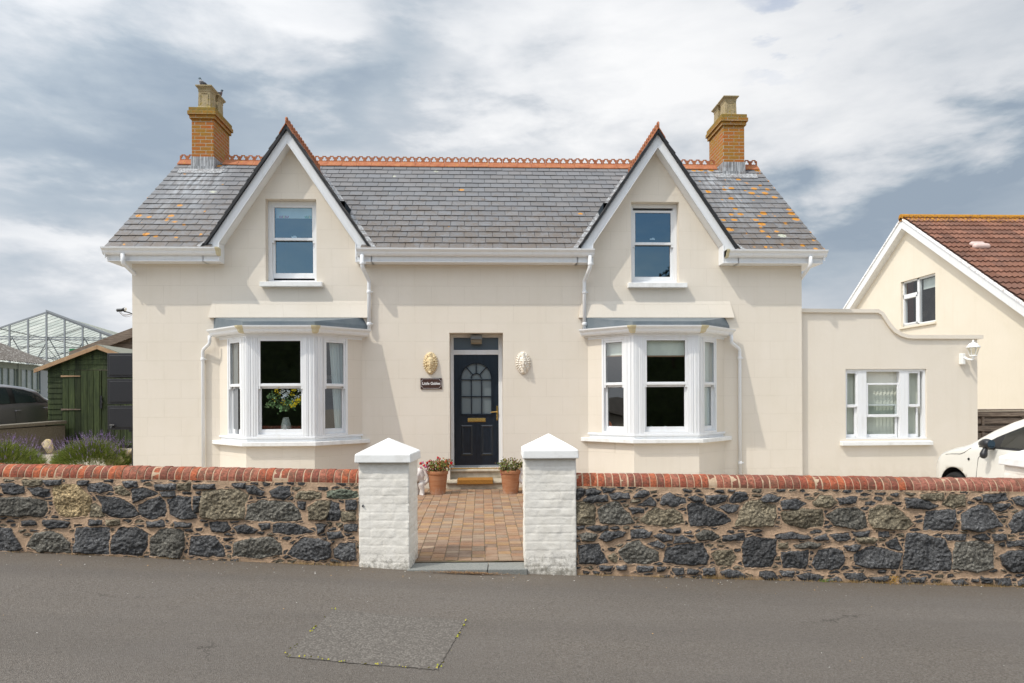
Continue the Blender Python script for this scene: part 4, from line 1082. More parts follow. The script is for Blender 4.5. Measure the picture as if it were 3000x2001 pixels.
# ---- crested terracotta ridges
def trefoil(cx,cz,r,n=30):
    P=[]
    for k in range(n):
        a=2*PI*k/n;rr=r*(.42+.58*abs(math.cos(1.5*(a-PI/2)))**.75)
        P.append((cx+rr*math.cos(a),cz+rr*math.sin(a)))
    return P
def crest_tile(L=.318):
    h=.135;o=[(0.003,0)];n=2;w=L/n
    top=[]
    for k in range(n):
        x=k*w;top+=[(x+.003,h*.80),(x+.030,h*.82),(x+.042,h),(x+w-.042,h),(x+w-.030,h*.82),(x+w-.003,h*.80)]
    o=[(.003,0)]+top+[(L-.003,0)]
    hl=[trefoil(w*(k+.5),h*.50,.050) for k in range(n)]
    return o,hl
CT=None
def ridge(name,p0,d,L,parent,half=.15,drop=None,skip=lambda s:False):
    """crest tiles from p0 along unit vector d"""
    global CT
    d=Vector(d);side=Vector((-d.y,d.x,0));n=max(1,round(L/.318));w=L/n;par=None
    for k in range(n):
        if skip((k+.5)*w): continue
        s=Vector(p0)+d*(k*w);j=random.uniform(-.004,.004)
        o,h=crest_tile(w)
        T=lambda x,y,z:tuple(s+d*x+UP*(y+j+.012)+side*z)
        a=polyfill(o,h,.022,T,name,m_terr,parent if par is None else par)
        m=MB()
        sl=drop;z0=.03+j
        for sg in(-1,1):
            A=[s+d*u+side*sg*a_+UP*zz for u,a_,zz in((0.002,0.008,z0),(w-.002,.008,z0),(w-.002,half,z0-half*sl-.005),(.002,half,z0-half*sl-.005))]
            B=[q-UP*.018 for q in A]
            i=[m.pt(q) for q in A+B]
            for q in((0,1,2,3),(7,6,5,4),(0,4,5,1),(1,5,6,2),(2,6,7,3),(3,7,4,0)): m.idx([i[x] for x in q])
        me=m.build('tile_base',m_terr,None)
        # join base into the crest mesh of this tile
        b=bmesh.new();b.from_mesh(a.data);b.from_mesh(me.data);b.to_mesh(a.data);b.free();bpy.data.objects.remove(me)
        ALLR.append(a)
def joinall(objs,name,parent):
    b=bmesh.new()
    for o in objs: b.from_mesh(o.data)
    me=bpy.data.meshes.new(name);b.to_mesh(me);b.free();me.materials.append(m_terr)
    for o in objs: bpy.data.objects.remove(o)
    o=bpy.data.objects.new(name,me);COL.objects.link(o);adopt(o,parent);return o
CHX=((-6.06,-5.605),(5.282,5.752))
ALLR=[];zr=mainz(RY)
ridge('r',(-6.43,RY,zr+.02),(1,0,0),12.58,None,.15,SLO*1.0,lambda s:any(a-.03<s-6.43<b+.03 for a,b in CHX))
def seg(o): 
    x=sum(v.co.x for v in o.data.vertices)/len(o.data.vertices);return 0 if x<CHX[0][0] else (2 if x>CHX[1][1] else 1)
sg_=[(seg(o),o) for o in ALLR]
for k in range(3):
    q=[o for j,o in sg_ if j==k]
    if q: joinall(q,'crested_ridge',house)
for g in GX:
    ALLR=[];ridge('r',(g,12.28,GAP+.0),(0,1,0),2.55,None,.12,GSL*.97);joinall(ALLR,'crested_ridge',house)
# ---- barge boards, soffits, fascias
YF=YW-.24
for g in GX:
    m=MB()
    for s in(-1,1):
        T=lambda u,t,w:(g+s*u,t,w)
        hb=1.17;ap=6.325;th=.245
        zo=lambda u:ap-GSL*u
        m.prism([(0,ap),(1.405,zo(1.405)),(1.30,4.27),(hb,4.27+.075),(0,ap-th)],YF,YF+.02,T)         # board face
        m.prism([(0,ap-th+.022),(hb,4.345+.022),(hb,4.345),(0,ap-th)],YF-.012,YF+.0,T)                # moulding
        m.prism([(0,ap-th+.05),(hb,4.345+.05),(hb,4.345+.040),(0,ap-th+.040)],YF-.007,YF+.0,T)
        m.prism([(0,ap-.02),(1.39,zo(1.39)-.02),(1.39,zo(1.39)-.035),(0,ap-.035)],YF-.006,YF+.0,T)
        m.prism([(0,ap-th+.015),(hb,4.345+.015),(hb,4.345),(0,ap-th)],YF+.0,YW+.01,T)                # soffit of the rake
        # box end at the foot
        m.prism([(hb,4.018),(hb,4.345),(1.30,4.27),(1.30,4.018)],YF,YW+.0,T)
        m.prism([(1.30,4.018),(1.30,4.27),(1.405,4.26),(1.46,4.20),(1.46,4.018)],YF,YF+.02,T)
        m.prism([(1.30,4.018),(1.47,4.018),(1.47,4.03),(1.30,4.03)],YF+.02,YW,T)
        m.prism([(hb-.0,4.018),(1.46,4.018),(1.46,4.036),(hb,4.036)],YF-.012,YF,T)
        m.prism([(hb,4.036),(hb+.018,4.036),(hb+.018,4.345),(hb,4.345)],YF-.012,YF,T)
    m.build('bargeboard',m_upvc,house,bevel=.003)
EAV=((-6.43,-4.80),(-1.92,1.73),(4.61,6.156))
for a,b in EAV:
    m=MB();m.box(a,b,YF,YF+.02,4.018,4.20)
    m.box(a,b,YF-.012,YF,4.018,4.036);m.box(a,b,YF-.008,YF,4.046,4.053)
    m.box(a,b,YF+.02,YW,4.018,4.03)
    if a<-6: m.box(-6.44,-6.425,YF,12.9,4.018,4.22);m.box(-6.425,XL,YW,18,4.018,4.03)
    if b>6: m.box(6.15,6.165,YF,12.9,4.018,4.22);m.box(XR,6.15,YW,18,4.018,4.03)
    m.build('fascia',m_upvc,house,bevel=.002)
# verge boards on the main gable ends
for x,s in((-6.43,-1),(6.155,1)):
    m=MB();m.prism([(12.29,4.20),(RY,mainz(RY)-.045),(RY,mainz(RY)-.20),(12.29,4.05)],x,x+.018*s,lambda u,t,w:(t,u,w));m.build('bargeboard',m_upvc,house)
# gutters (ogee) : profile outward,up
GPR=[(0,0),(.035,-.002),(.075,.012),(.092,.035),(.100,.062),(.125,.085),(.142,.100),(.146,.122),(.136,.122),(.132,.106),(.115,.094),(.090,.070),(.08,.04),(.065,.022),(.03,.010),(.012,.012),(.012,.11),(0,.11)]
def gutter(a,b,name='gutter',z=4.118,ends=()):
    m=MB();m.sweep(GPR,[(a,YF-.001,z),(b,YF-.001,z)])
    cap=GPR[:8]
    for x in(a,b):
        m.prism([(o,u) for o,u in GPR[:8]]+[(0,.11)],x-.003,x+.003,lambda u,t,w:(t,YF-.001-u,z+w))
    o=m.build(name,m_upvc,house,bevel=0)
    for x in ends:
        c=MB();c.prism([(u*1.04+.0,w*1.04-.003) for u,w in GPR[:8]]+[(0,.114)],x-.028,x+.028,lambda u,t,w:(t,YF-.002-u,z+w));c.build('gutter_joint',m_fade,o)
    return o
gutter(-6.47,-4.535,ends=(-4.53,));gutter(-2.15,2.005);gutter(4.365,6.20,ends=(4.39,))
def pipe(pts,r=.034,clips=(),label=None):
    m=MB();P=[Vector(p) for p in pts];Q=[P[0]]
    for k in range(1,len(P)-1):
        a=(P[k-1]-P[k]).normalized();b=(P[k+1]-P[k]).normalized();e=.045
        for t in np.linspace(0,1,5): Q.append((P[k]+a*e)*(1-t)**2+P[k]*2*t*(1-t)+(P[k]+b*e)*t*t)
    Q.append(P[-1]);m.tube(Q,r,14)
    for c in clips: c=Vector(c);m.tube([c-UP*.028,c-UP*.016,c+UP*.016,c+UP*.028],[r*1.12,r*1.28,r*1.28,r*1.12],14);m.box(c.x-.012,c.x+.012,c.y,YW-.003,c.z-.012,c.z+.012);m.box(c.x+r,c.x+r+.035,c.y-.006,c.y+.006,c.z-.008,c.z+.008)
    return m.build('downpipe',m_upvc,house,smooth=True)
pipe([(-6.13,YF-.08,4.13),(-6.13,YF-.08,3.97),(-6.05,YW+.3,3.72),(-6.18,YW+.38,3.55)],clips=())
pipe([(5.90,YF-.08,4.13),(5.90,YF-.08,3.97),(5.92,YW+.3,3.72),(5.935,YW+.38,3.5)],clips=())
pipe([(-2.06,YF-.08,4.13),(-2.06,YF-.08,3.92),(-1.985,YW-.06,3.72),(-1.985,YW-.06,2.86)],clips=((-1.985,YW-.06,3.52),(-1.985,YW-.06,2.95),(-2.06,YF-.08,3.98)))
pipe([(1.93,YF-.08,4.13),(1.93,YF-.08,3.92),(1.865,YW-.06,3.72),(1.865,YW-.06,2.86)],clips=((1.865,YW-.06,3.52),(1.865,YW-.06,2.95),(1.93,YF-.08,3.98)))
# ---- chimneys
for ci,(a,b) in enumerate(CHX):
    y0,y1=15.0,15.93
    m=MB();m.box(a,b,y0,y1,6.3,7.53)
    for k,(e,z0,z1) in enumerate(((.035,7.53,7.605),(.065,7.605,7.685),(.045,7.685,7.765))): m.box(a-e,b+e,y0-e,y1+e,z0+.001*k,z1)
    st=m.build('chimney_stack',m_chim,house,bevel=.006)
    m=MB();m.box(a-.012,b+.012,y0-.012,y0+.3,6.42,6.735)
    m.box(a-.02,b+.02,y0-.03,y0-.012,6.40,6.53)
    for k in range(5):
        yy=y0+.1*k
        for x0,x1 in((a-.014,a-.004),(b+.004,b+.014)): m.box(x0,x1,yy,yy+.1,6.3,min(6.735,mainz(yy)+.17))
    m.face((a-.25,14.98,mainz(14.98)+.03),(b+.25,14.98,mainz(14.98)+.03),(b+.22,14.80,mainz(14.80)+.028),(a-.22,14.80,mainz(14.80)+.028))
    m.build('lead_flashing',m_lead,st)
    for k,yy in enumerate((15.05,15.49)):
        h=.50;x0=a+.095 if ci==0 else a+.055;w=.285
        m=MB();cx=x0+w/2;cy=yy+.17;r1=.150;r2=.118
        def ring(r,z,ry=1.18): return [(cx-r,cy-r*ry,z),(cx+r,cy-r*ry,z),(cx+r,cy+r*ry,z),(cx-r,cy+r*ry,z)]
        R=[ring(.150,7.76),ring(.146,7.80),ring(.130,7.82),ring(.122,8.14),ring(.130,8.15),ring(.130,8.165),ring(.124,8.17),ring(.135,8.20),ring(.165,8.235),ring(.170,8.24),ring(.170,8.265),ring(.13,8.268),ring(.10,8.20)]
        if ci==1: R=[[(x,y,7.76+(z-7.76)*.86) for x,y,z in r] for r in R]
        I=[[m.pt(p) for p in r] for r in R]
        for q in range(len(R)-1):
            for j in range(4): m.idx([I[q][j],I[q][(j+1)%4],I[q+1][(j+1)%4],I[q+1][j]])
        # raised panel border on the front and inner face
        kz=1 if ci==0 else .86
        for (u0,u1,w0,w1) in((-.085,-.070,7.86,8.08),(.070,.085,7.86,8.08),(-.062,.062,8.10,8.112)):
            m.box(cx+u0,cx+u1,cy-.158,cy-.140,7.76+(w0-7.76)*kz,7.76+(w1-7.76)*kz)
        m.build('chimney_pot',m_pot,st,bevel=.004)
# ================================================================== WINDOWS
def Tf(ox,oy,oz,dx,dy):
    """local (u across, v inward, w up) -> world; (dx,dy) unit direction of u; inward is its left normal"""
    def T(u,v,w): return (ox+dx*u-dy*v,oy+dy*u+dx*v,oz+w)
    return T
def sash_set(T,w,h,parent,mid=None,fr=.055,flat=False,gm=None,lift=0,dropt=0,sash=.042,bott=.085,names='sash',horn=True,bars=True,frame=True,topr=.05):
    """double-hung sash window; returns frame object"""
    mid=h*.5 if mid is None else mid
    gm=gm or m_glass
    m=MB()
    if frame:
        m.box(0,fr,0,.11,0,h,T);m.box(w-fr,w,0,.11,0,h,T);m.box(fr,w-fr,0,.11,h-fr,h,T);m.box(fr,w-fr,0,.13,0,.035,T)
        m.box(fr,fr+.012,.050,.062,.035,h-fr,T);m.box(w-fr-.012,w-fr,.050,.062,.035,h-fr,T)
        f=m.build('window_frame',m_upvc,parent,bevel=.004)
        if flat: f=parent
    else: f=parent
    a,b=fr+.001,w-fr-.001;zt=h-fr-dropt
    def leaf(z0,z1,v0,v1,bt,tp,name):
        m=MB();m.box(a,a+sash,v0,v1,z0,z1,T);m.box(b-sash,b,v0,v1,z0,z1,T);m.box(a+sash,b-sash,v0,v1,z0,z0+bt,T);m.box(a+sash,b-sash,v0,v1,z1-tp,z1,T)
        bd=.010
        m.box(a+sash,b-sash,v0+.012,v0+.022,z0+bt,z0+bt+bd,T)
        if name=='upper' and horn:
            for u0,u1 in((a,a+.034),(b-.034,b)): m.box(u0,u1,v0+.002,v1-.004,z0-.045,z0,T)
        o=m.build(names,m_upvc,f,bevel=.004)
        g=MB();g.face(T(a+sash-.002,v0+.018,z0+bt-.002),T(b-sash+.002,v0+.018,z0+bt-.002),T(b-sash+.002,v0+.018,z1-tp+.002),T(a+sash-.002,v0+.018,z1-tp+.002))
        k=MB();s_=.006;v=v0+.0165;x0,x1,y0,y1=a+sash,b-sash,z0+bt,z1-tp
        for q in((x0,x0+s_,y0,y1),(x1-s_,x1,y0,y1),(x0,x1,y0,y0+s_),(x0,x1,y1-s_,y1)): k.face(T(q[0],v,q[2]),T(q[1],v,q[2]),T(q[1],v,q[3]),T(q[0],v,q[3]))
        g.build('window_pane',gm,f,fixn=False);k.build('window_seal',m_trim,f,fixn=False)
    leaf(mid-dropt,zt,.008,.048,.040,sash,'upper')
    leaf(.036+lift,mid+.01+lift,.062,.102,bott,.045,'lower')
    return f
# upper windows
def sill(x0,x1,y0,y1,z0,z1,parent,m=None):
    mb=MB();mb.prism([(y0,z0),(y0,z1-.008),(y1,z1+.012),(y1,z0)],x0,x1,lambda u,t,w:(t,u,w));return mb.build('window_sill',m or m_cap,parent,bevel=.006)
def upper(i,x0,x1,z0,z1,lift,dropt):
    T=Tf(x0+.001,YW+.15,z0+.018,1,0)
    f=sash_set(T,x1-x0-.002,z1-z0-.02,house,mid=.755,fr=.068,lift=lift,dropt=dropt,sash=.042,bott=.088,gm=m_glassup)
    # sub-part board on the sill
    sill(x0-.075,x1+.115,YW-.115,YW+.17,z0-.095,z0-.004,f)
    m=MB();m.box(x0+.01,x1-.01,YW+.12,YW+.15,z0-.003,z0+.030);m.build('sill_board',m_upvc,f)
    m=MB()
    u=(x0+x1)/2
    m.box(u-.045,u+.045,YW+.20,YW+.222,z0+.835,z0+.855);m.box(u-.012,u+.03,YW+.195,YW+.22,z0+.852,z0+.866);m.build('sash_catch',m_white,f)
    return f
upper(0,-3.812,-2.918,3.705,5.181,.045,0);upper(1,2.733,3.617,3.70,5.177,.0,.045)
# ---- bay windows
D=.68;HWb=1.25;HF=.567
def bay(i,c):
    P=lambda o,z=None:[(c-HWb-o*1.414,YW,0) ,(c-HF-o*.414,YW-D-o,0),(c+HF+o*.414,YW-D-o,0),(c+HWb+o*1.414,YW,0)]
    def slab(name,o,z0,z1,m,parent,o2=None,bev=0,back=.0):
        mb=MB();A=P(o);B=P(o if o2 is None else o2)
        ia=[mb.pt((x,y+(back if y==YW else 0),z0)) for x,y,_ in A];ib=[mb.pt((x,y+(back if y==YW else 0),z1)) for x,y,_ in B]
        mb.idx(ia[::-1]);mb.idx(ib)
        for k in range(4): mb.idx([ia[k],ia[(k+1)%4],ib[(k+1)%4],ib[k]])
        return mb.build(name,m,parent,bevel=bev)
    # dwarf wall (part), all else hangs on it
    base=slab('bay_window',0,-.05,.84,m_wall,house)
    s=slab('bay_sill',.10,.835,.905,m_cap,base,bev=.008);slab('bay_sill_board',-.012,.906,.955,m_upvc,base,bev=.006);slab('bay_sill_top',.012,.9555,.992,m_upvc,base,bev=.004)
    # rendered quoins between wall and side lights
    zb,zt=.992,2.668
    for sgn in(-1,1):
        m=MB();x0=c+sgn*HWb;l=.30
        T=lambda u,w,z,sgn=sgn,x0=x0:(x0-sgn*(u*.7071-w*.7071*-1*0)-sgn*w*.7071*0 -sgn*0,YW-u*.7071,z)
        d=Vector((-sgn*.7071,-.7071,0));nrm=Vector((sgn*.7071,-.7071,0));o=Vector((x0,YW,0))
        pts=[o,o+d*l,o+d*l-nrm*.12,o-nrm*.12+Vector((0,.0,0))]
        A=[m.pt((p.x,p.y,.99)) for p in pts];B=[m.pt((p.x,p.y,zt)) for p in pts];m.idx(A);m.idx(B)
        for k in range(4): m.idx([A[k],A[(k+1)%4],B[(k+1)%4],B[k]])
        m.build('bay_pier',m_wall,base)
    # corner posts with reeded mouldings
    fw=.80
    for sgn in(-1,1):
        m=MB();cx,cy=c+sgn*HF,YW-D
        d=Vector((-sgn,0,0));e=Vector((sgn*.7071,.7071,0));a=HF-fw/2
        def reed(orig,dr,out,L,vals):
            for u0,u1,h in vals:
                q=[orig+dr*u0,orig+dr*u1,orig+dr*u1+out*h,orig+dr*u0+out*h]
                A=[m.pt((p.x,p.y,zb)) for p in q];B=[m.pt((p.x,p.y,zt)) for p in q];m.idx(A);m.idx(B)
                for k in range(4): m.idx([A[k],A[(k+1)%4],B[(k+1)%4],B[k]])
        cc=Vector((cx,cy,0));of=Vector((0,-1,0));os_=Vector((sgn*.7071,-.7071,0))
        core=[cc+Vector((0,.02,0)),cc+d*(a+.02)+Vector((0,.02,0)),cc+d*(a+.02)+Vector((0,.14,0)),cc+e*.20-os_*.14,cc+e*.20-os_*.02]
        A=[m.pt((p.x,p.y,zb)) for p in core];B=[m.pt((p.x,p.y,zt)) for p in core];m.idx(A);m.idx(B)
        for k in range(5): m.idx([A[k],A[(k+1)%5],B[(k+1)%5],B[k]])
        reed(cc,d,of,1,[(0,a,-.02),(.0,.022,.004),(.030,.044,.008),(.052,.070,.010),(.104,.118,.010),(.128,.150,.006)])
        reed(cc,e,os_,1,[(0,.185,-.02),(.0,.022,.004),(.034,.05,.008),(.06,.082,.010),(.13,.15,.008)])
        m.build('bay_corner_post',m_upvc,base,bevel=.003)
    h=zt-zb
    T=Tf(c-fw/2,YW-D+.005,zb,1,0);sash_set(T,fw,h,base,mid=.845,fr=.028,sash=.038,bott=.075,flat=True)
    L=math.hypot(HWb-HF,D);wd_=L-.30-.165
    for sgn in(-1,1):
        if sgn<0:
            o=Vector((c-HWb,YW,0))+Vector((.7071,-.7071,0))*.30;T=Tf(o.x,o.y,zb,.7071,-.7071)
        else:
            o=Vector((c+HF,YW-D,0))+Vector((.7071,.7071,0))*.165;T=Tf(o.x,o.y,zb,.7071,.7071)
        m=MB();m.box(0,.04,-.004,.10,0,h,T) if sgn<0 else m.box(wd_-.04,wd_,-.004,.10,0,h,T)
        m.build('side_jamb',m_upvc,base,bevel=.003)
        sash_set(T,wd_,h,base,mid=.845,fr=.042 if sgn else .03,sash=.036,bott=.075,flat=True)
    # head, cornice and gutter
    slab('bay_head',.004,zt,2.70,m_upvc,base);slab('bay_cornice',.035,2.70,2.716,m_upvc,base,bev=.002);slab('bay_cornice_upper',.050,2.716,2.735,m_upvc,base,bev=.002)
    m=MB();g=[(o*1.0,u) for o,u in GPR];path=[(x,y,2.725) for x,y,_ in P(.045)]
    path[0]=(path[0][0]-.02,YW-.005+.0,2.725);path[3]=(path[3][0]+.02,YW-.005,2.725)
    m.sweep(g,path);m.build('bay_gutter',m_upvc,base)
    for k in(1,2):
        m=MB();x,y,_=path[k];sg=-1 if k==1 else 1
        g2=[(o*1.035+.0,u*1.02-.002) for o,u in GPR[:8]]+[(0,.112)]
        # short run round each mitre
        d1=Vector(path[k-1][:2])-Vector((x,y));d1=d1.normalized()*.024;d2=Vector(path[k+1][:2])-Vector((x,y));d2=d2.normalized()*.024
        m.sweep(g2,[(x+d1.x,y+d1.y,2.725),(x,y,2.725),(x+d2.x,y+d2.y,2.725)])
        m.build('gutter_corner',m_fade,base)
    # low roof : upstand and slope back to the wall
    m=MB();A=P(.075);lev=[(A,2.80),(P(.07),2.925)]
    I=[[m.pt((x,min(y,YW-.003),z)) for x,y,_ in a] for a,z in lev]
    for k in range(3): m.idx([I[0][k],I[0][k+1],I[1][k+1],I[1][k]])
    t0=m.pt((c-HWb-.095,YW-.004,3.07));t1=m.pt((c+HWb+.02,YW-.004,3.07))
    m.idx([I[1][0],I[1][1],t0]);m.idx([I[1][1],I[1][2],t1,t0]);m.idx([I[1][2],I[1][3],t1])
    b0=m.pt((c-HWb-.095,YW-.004,2.80));b1=m.pt((c+HWb+.02,YW-.004,2.80));m.idx([b0,I[0][0],I[1][0],t0]);m.idx([b1,I[0][3],I[1][3],t1])
    m.build('bay_roof',m_fibre,base,bevel=.006)
    # flared render drip above
    m=MB();a,b=c-1.42,c+1.42
    v=[(a,YW-.075,3.068),(b,YW-.075,3.068),(b-.055,YW-.002,3.37),(a+.055,YW-.002,3.37),(a,YW-.002,3.062),(b,YW-.002,3.062),(a,YW-.075,3.062),(b,YW-.075,3.062)]
    i=[m.pt(p) for p in v];
    for q in((0,1,2,3),(0,3,4,6),(1,7,5,2),(6,4,5,7),(0,6,7,1)): m.idx([i[k] for k in q])
    m.build('render_drip',m_wall,base)
    return base
bays=[bay(0,BC[0]),bay(1,BC[1])]
# bay downpipes
pipe([(BC[0]-1.36,YW-.16,2.74),(BC[0]-1.36,YW-.16,2.60),(BC[0]-1.52,YW-.05,2.49),(BC[0]-1.52,YW-.05,0)],r=.030,clips=((BC[0]-1.52,YW-.05,2.33),))
pipe([(BC[1]+1.33,YW-.16,2.74),(BC[1]+1.33,YW-.16,2.60),(BC[1]+1.52,YW-.05,2.49),(BC[1]+1.52,YW-.05,0)],r=.030,clips=((BC[1]+1.52,YW-.05,2.33),(BC[1]+1.52,YW-.05,.42)))
# ---- front door
YD=13.0
door=None
def arch(cx,cz,r,zb,n=20):
    return [(cx-r,zb)]+[(cx-r*math.cos(PI*k/n),cz+r*math.sin(PI*k/n)) for k in range(n+1)]+[(cx+r,zb)]
dl,dr_,db,dt=-.506,.321,.362,2.427
sx=(dr_-dl)/415.;sz=(dt-db)/1020.
def dx(u): return dl+(u-405)*sx
def dz(v): return dt-(v-250)*sz
T=lambda x,y,z:(x,YD-z,y)
o=[(dl+.002,db),(dr_-.002,db),(dr_-.002,dt),(dl+.002,dt)]
acx,acz,ar=dx(613),dz(466),140*sx
hole=arch(acx,acz,ar,dz(792))[::-1]
door=polyfill(o,[hole],.045,T,'door',m_door,house)
m=MB()
def strip(pts,w,yo,h): # flat bar following pts in x,z
    for a,b in zip(pts,pts[1:]):
        a=Vector((a[0],a[1]));b=Vector((b[0],b[1]));d=(b-a).normalized();n=Vector((-d.y,d.x))*w/2;e=d*w*.25
        q=[a-e-n,b+e-n,b+e+n,a-e+n];A=[m.pt((p.x,YD-yo,p.y)) for p in q];B=[m.pt((p.x,YD-yo-h,p.y)) for p in q];m.idx(B)
        for k in range(4): m.idx([A[k],A[(k+1)%4],B[(k+1)%4],B[k]])
ring=arch(acx,acz,ar+.010,dz(797));strip(ring+[ring[0]],.030,.02,.022)
for u in(567,662): strip([(dx(u),dz(792)),(dx(u),dz(478))],.018,.006,.020)
for v in(478,632): strip([(acx-ar,dz(v)),(acx+ar,dz(v))],.018,.005,.021)
ri=46*sx;strip([(acx-ri*math.cos(PI*k/12),acz+ri*math.sin(PI*k/12)) for k in range(13)],.018,.004,.022)
for an in(48,90,132): strip([(acx+ri*math.cos(math.radians(an)),acz+ri*math.sin(math.radians(an))),(acx+ar*math.cos(math.radians(an)),acz+ar*math.sin(math.radians(an)))],.018,.003,.023)
m.build('glazing_bars',m_door,door,bevel=.003)
m=MB();m.face((acx-ar-.01,YD+.002,dz(795)),(acx+ar+.01,YD+.002,dz(795)),(acx+ar+.01,YD+.002,acz+ar+.01),(acx-ar-.01,YD+.002,acz+ar+.01));m.build('door_glass',m_frost,door)
m=MB()
for u0,u1 in((470,576),(654,765)):
    a,b,c_,d_=dx(u0),dx(u1),dz(1170),dz(893);y=YD-.0225;e=.022
    O=[(a,c_),(b,c_),(b,d_),(a,d_)];I=[(a+e,c_+e),(b-e,c_+e),(b-e,d_-e),(a+e,d_-e)];J=[(a+2*e,c_+2*e),(b-2*e,c_+2*e),(b-2*e,d_-2*e),(a+2*e,d_-2*e)]
    o_=[m.pt((p[0],y-.001,p[1])) for p in O];i_=[m.pt((p[0],y-.014,p[1])) for p in I];j_=[m.pt((p[0],y-.004,p[1])) for p in J]
    for k in range(4): m.idx([o_[k],o_[(k+1)%4],i_[(k+1)%4],i_[k]]);m.idx([i_[k],i_[(k+1)%4],j_[(k+1)%4],j_[k]])
    m.idx(j_)
m.build('door_panel',m_door,door)
m=MB();m.box(dx(532),dx(697),YD-.036,YD-.0225,dz(865),dz(830));m.box(dx(536),dx(693),YD-.044,YD-.036,dz(861),dz(846));m.build('letterbox',m_brass,door,bevel=.003)
m=MB();m.box(dx(798),dx(812),YD-.033,YD-.0225,dz(850),dz(720));m.tube([(dx(805),YD-.03,dz(773)),(dx(805),YD-.072,dz(773)),(dx(790),YD-.078,dz(773)),(dx(745),YD-.078,dz(776))],[.011,.011,.010,.008],10);m.tube([(dx(805),YD-.03,dz(812)),(dx(805),YD-.045,dz(812))],.010,10);m.build('door_handle',m_brass,door,bevel=.002)
m=MB();m.box(dl,dr_,YD-.05,YD-.02,db-.012,db+.022);m.build('door_weatherbar',m_galv,door,bevel=.004)
# door frame with fanlight
m=MB();fy0,fy1=YD-.045,YD+.05;X0,X1=-.566,.394
m.box(X0,dl,fy0,fy1,.33,2.80);m.box(dr_,X1,fy0,fy1,.33,2.80);m.box(dl,dr_,fy0,fy1,dt,2.515);m.box(dl,dr_,fy0,fy1,2.745,2.80);m.box(dl,dr_,fy0-.03,fy1,.325,db-.013)
df=m.build('door_frame',m_upvc,house,bevel=.005)
m=MB();m.face((dl,YD,2.51),(dr_,YD,2.51),(dr_,YD,2.75),(dl,YD,2.75));m.build('fanlight',m_fan,df)
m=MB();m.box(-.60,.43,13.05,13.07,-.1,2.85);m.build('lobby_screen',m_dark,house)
# steps
m=MB()
prf=lambda y0,z: [(y0+.03,0),(y0+.03,z-.05),(y0,z-.045),(y0-.006,z-.025),(y0,z-.006),(y0+.02,z),(YD+.1,z),(YD+.1,0)]
m.prism([(12.40,0),(12.40,.105),(12.375,.11),(12.365,.13),(12.375,.155),(12.40,.162),(13.02,.162),(13.02,0)],-.62,.46,lambda u,t,w:(t,u,w))
m.prism([(12.80,.1625),(12.80,.27),(12.775,.275),(12.765,.295),(12.775,.318),(12.80,.325),(13.03,.325),(13.03,.1625)],-.565,.393,lambda u,t,w:(t,u,w))
m.build('doorstep',m_conc,house,bevel=.004)
m=MB();m.box(-.567,.395,12.86,12.93,.3255,.345);m.build('threshold_bar',m_brass,house,bevel=.003)
mt=MB();mt.box(-.43,.20,12.362,12.72,.163,.185);mt.box(-.43,.20,12.345,12.364,.105,.185);tag(mt.build('doormat',m_coir,bevel=.006),'orange-brown coir doormat draped over the lower front step','doormat',kind='thing')
# ---------------------------------------------------------------- things on the front wall
def mask(name,label,cx,cz,kind):
    rs=random.Random(kind);ch=[];y=YW
    H,Wd=(.40,.265)
    base=(.74,.60,.37) if kind==1 else (.84,.79,.70)
    for k in range(9):
        t=-1+2*k/8.;w=Wd*.36*math.sqrt(max(.05,1-t*t))*(1-.25*max(0,-t));ch.append([(cx-w,y-.015,cz+t*H*.40,.022),(cx,y-.045,cz+t*H*.40,.030),(cx+w,y-.015,cz+t*H*.40,.022)])
    ch.append([(cx,y-.060,cz+.05,.055),(cx,y-.066,cz-.01,.052),(cx,y-.058,cz-.07,.035)])          # face
    ch.append([(cx,y-.118,cz+.018,.008),(cx,y-.134,cz-.022,.013)])                                   # nose
    for s in(-1,1):
        ch.append([(cx+s*.012,y-.114,cz+.024,.008),(cx+s*.042,y-.102,cz+.030,.008)]);ch.append([(cx+s*.035,y-.096,cz-.03,.016)])
        ch.append([(cx+s*.014,y-.113,cz-.046,.005),(cx,y-.116,cz-.044,.006)]);ch.append([(cx+s*.012,y-.110,cz-.058,.006),(cx,y-.112,cz-.060,.007)])
    ch.append([(cx,y-.102,cz-.082,.018)])
    if kind==2: ch.append([(cx,y-.10,cz+.05,.014),(cx,y-.085,cz+.15,.010)])
    n=26
    for k in range(n):
        a=2*PI*k/n;rx,rz=Wd*.5-.012,H*.5-.012
        x=cx+rx*math.cos(a)*(1-.22*max(0,-math.sin(a))**2);z=cz+rz*math.sin(a)
        r=.016 if kind==1 else .019
        ch.append([(x,y-.018,z,r)])
        ch.append([(cx+(x-cx)*.80,y-.042,cz+(z-cz)*.80,.014),(x*1.,y-.02,z,.008)])
        if kind==1:
            for q in range(3): ch.append([(cx+(x-cx)*rs.uniform(.5,.95),y-rs.uniform(.03,.065),cz+(z-cz)*rs.uniform(.5,.95),rs.uniform(.008,.014))])
    o=organic(name,ch,.006,m_mask,None,lambda c:base,2)
    return tag(o,label,'wall mask','face masks beside the front door','thing')
mask('wall_mask','tan plaster face mask with leafy curls, on the wall above the brown name plate',-.906,2.253,1)
mask('wall_mask','white plaster face mask with scalloped rim, on the wall right of the front door',.755,2.255,2)
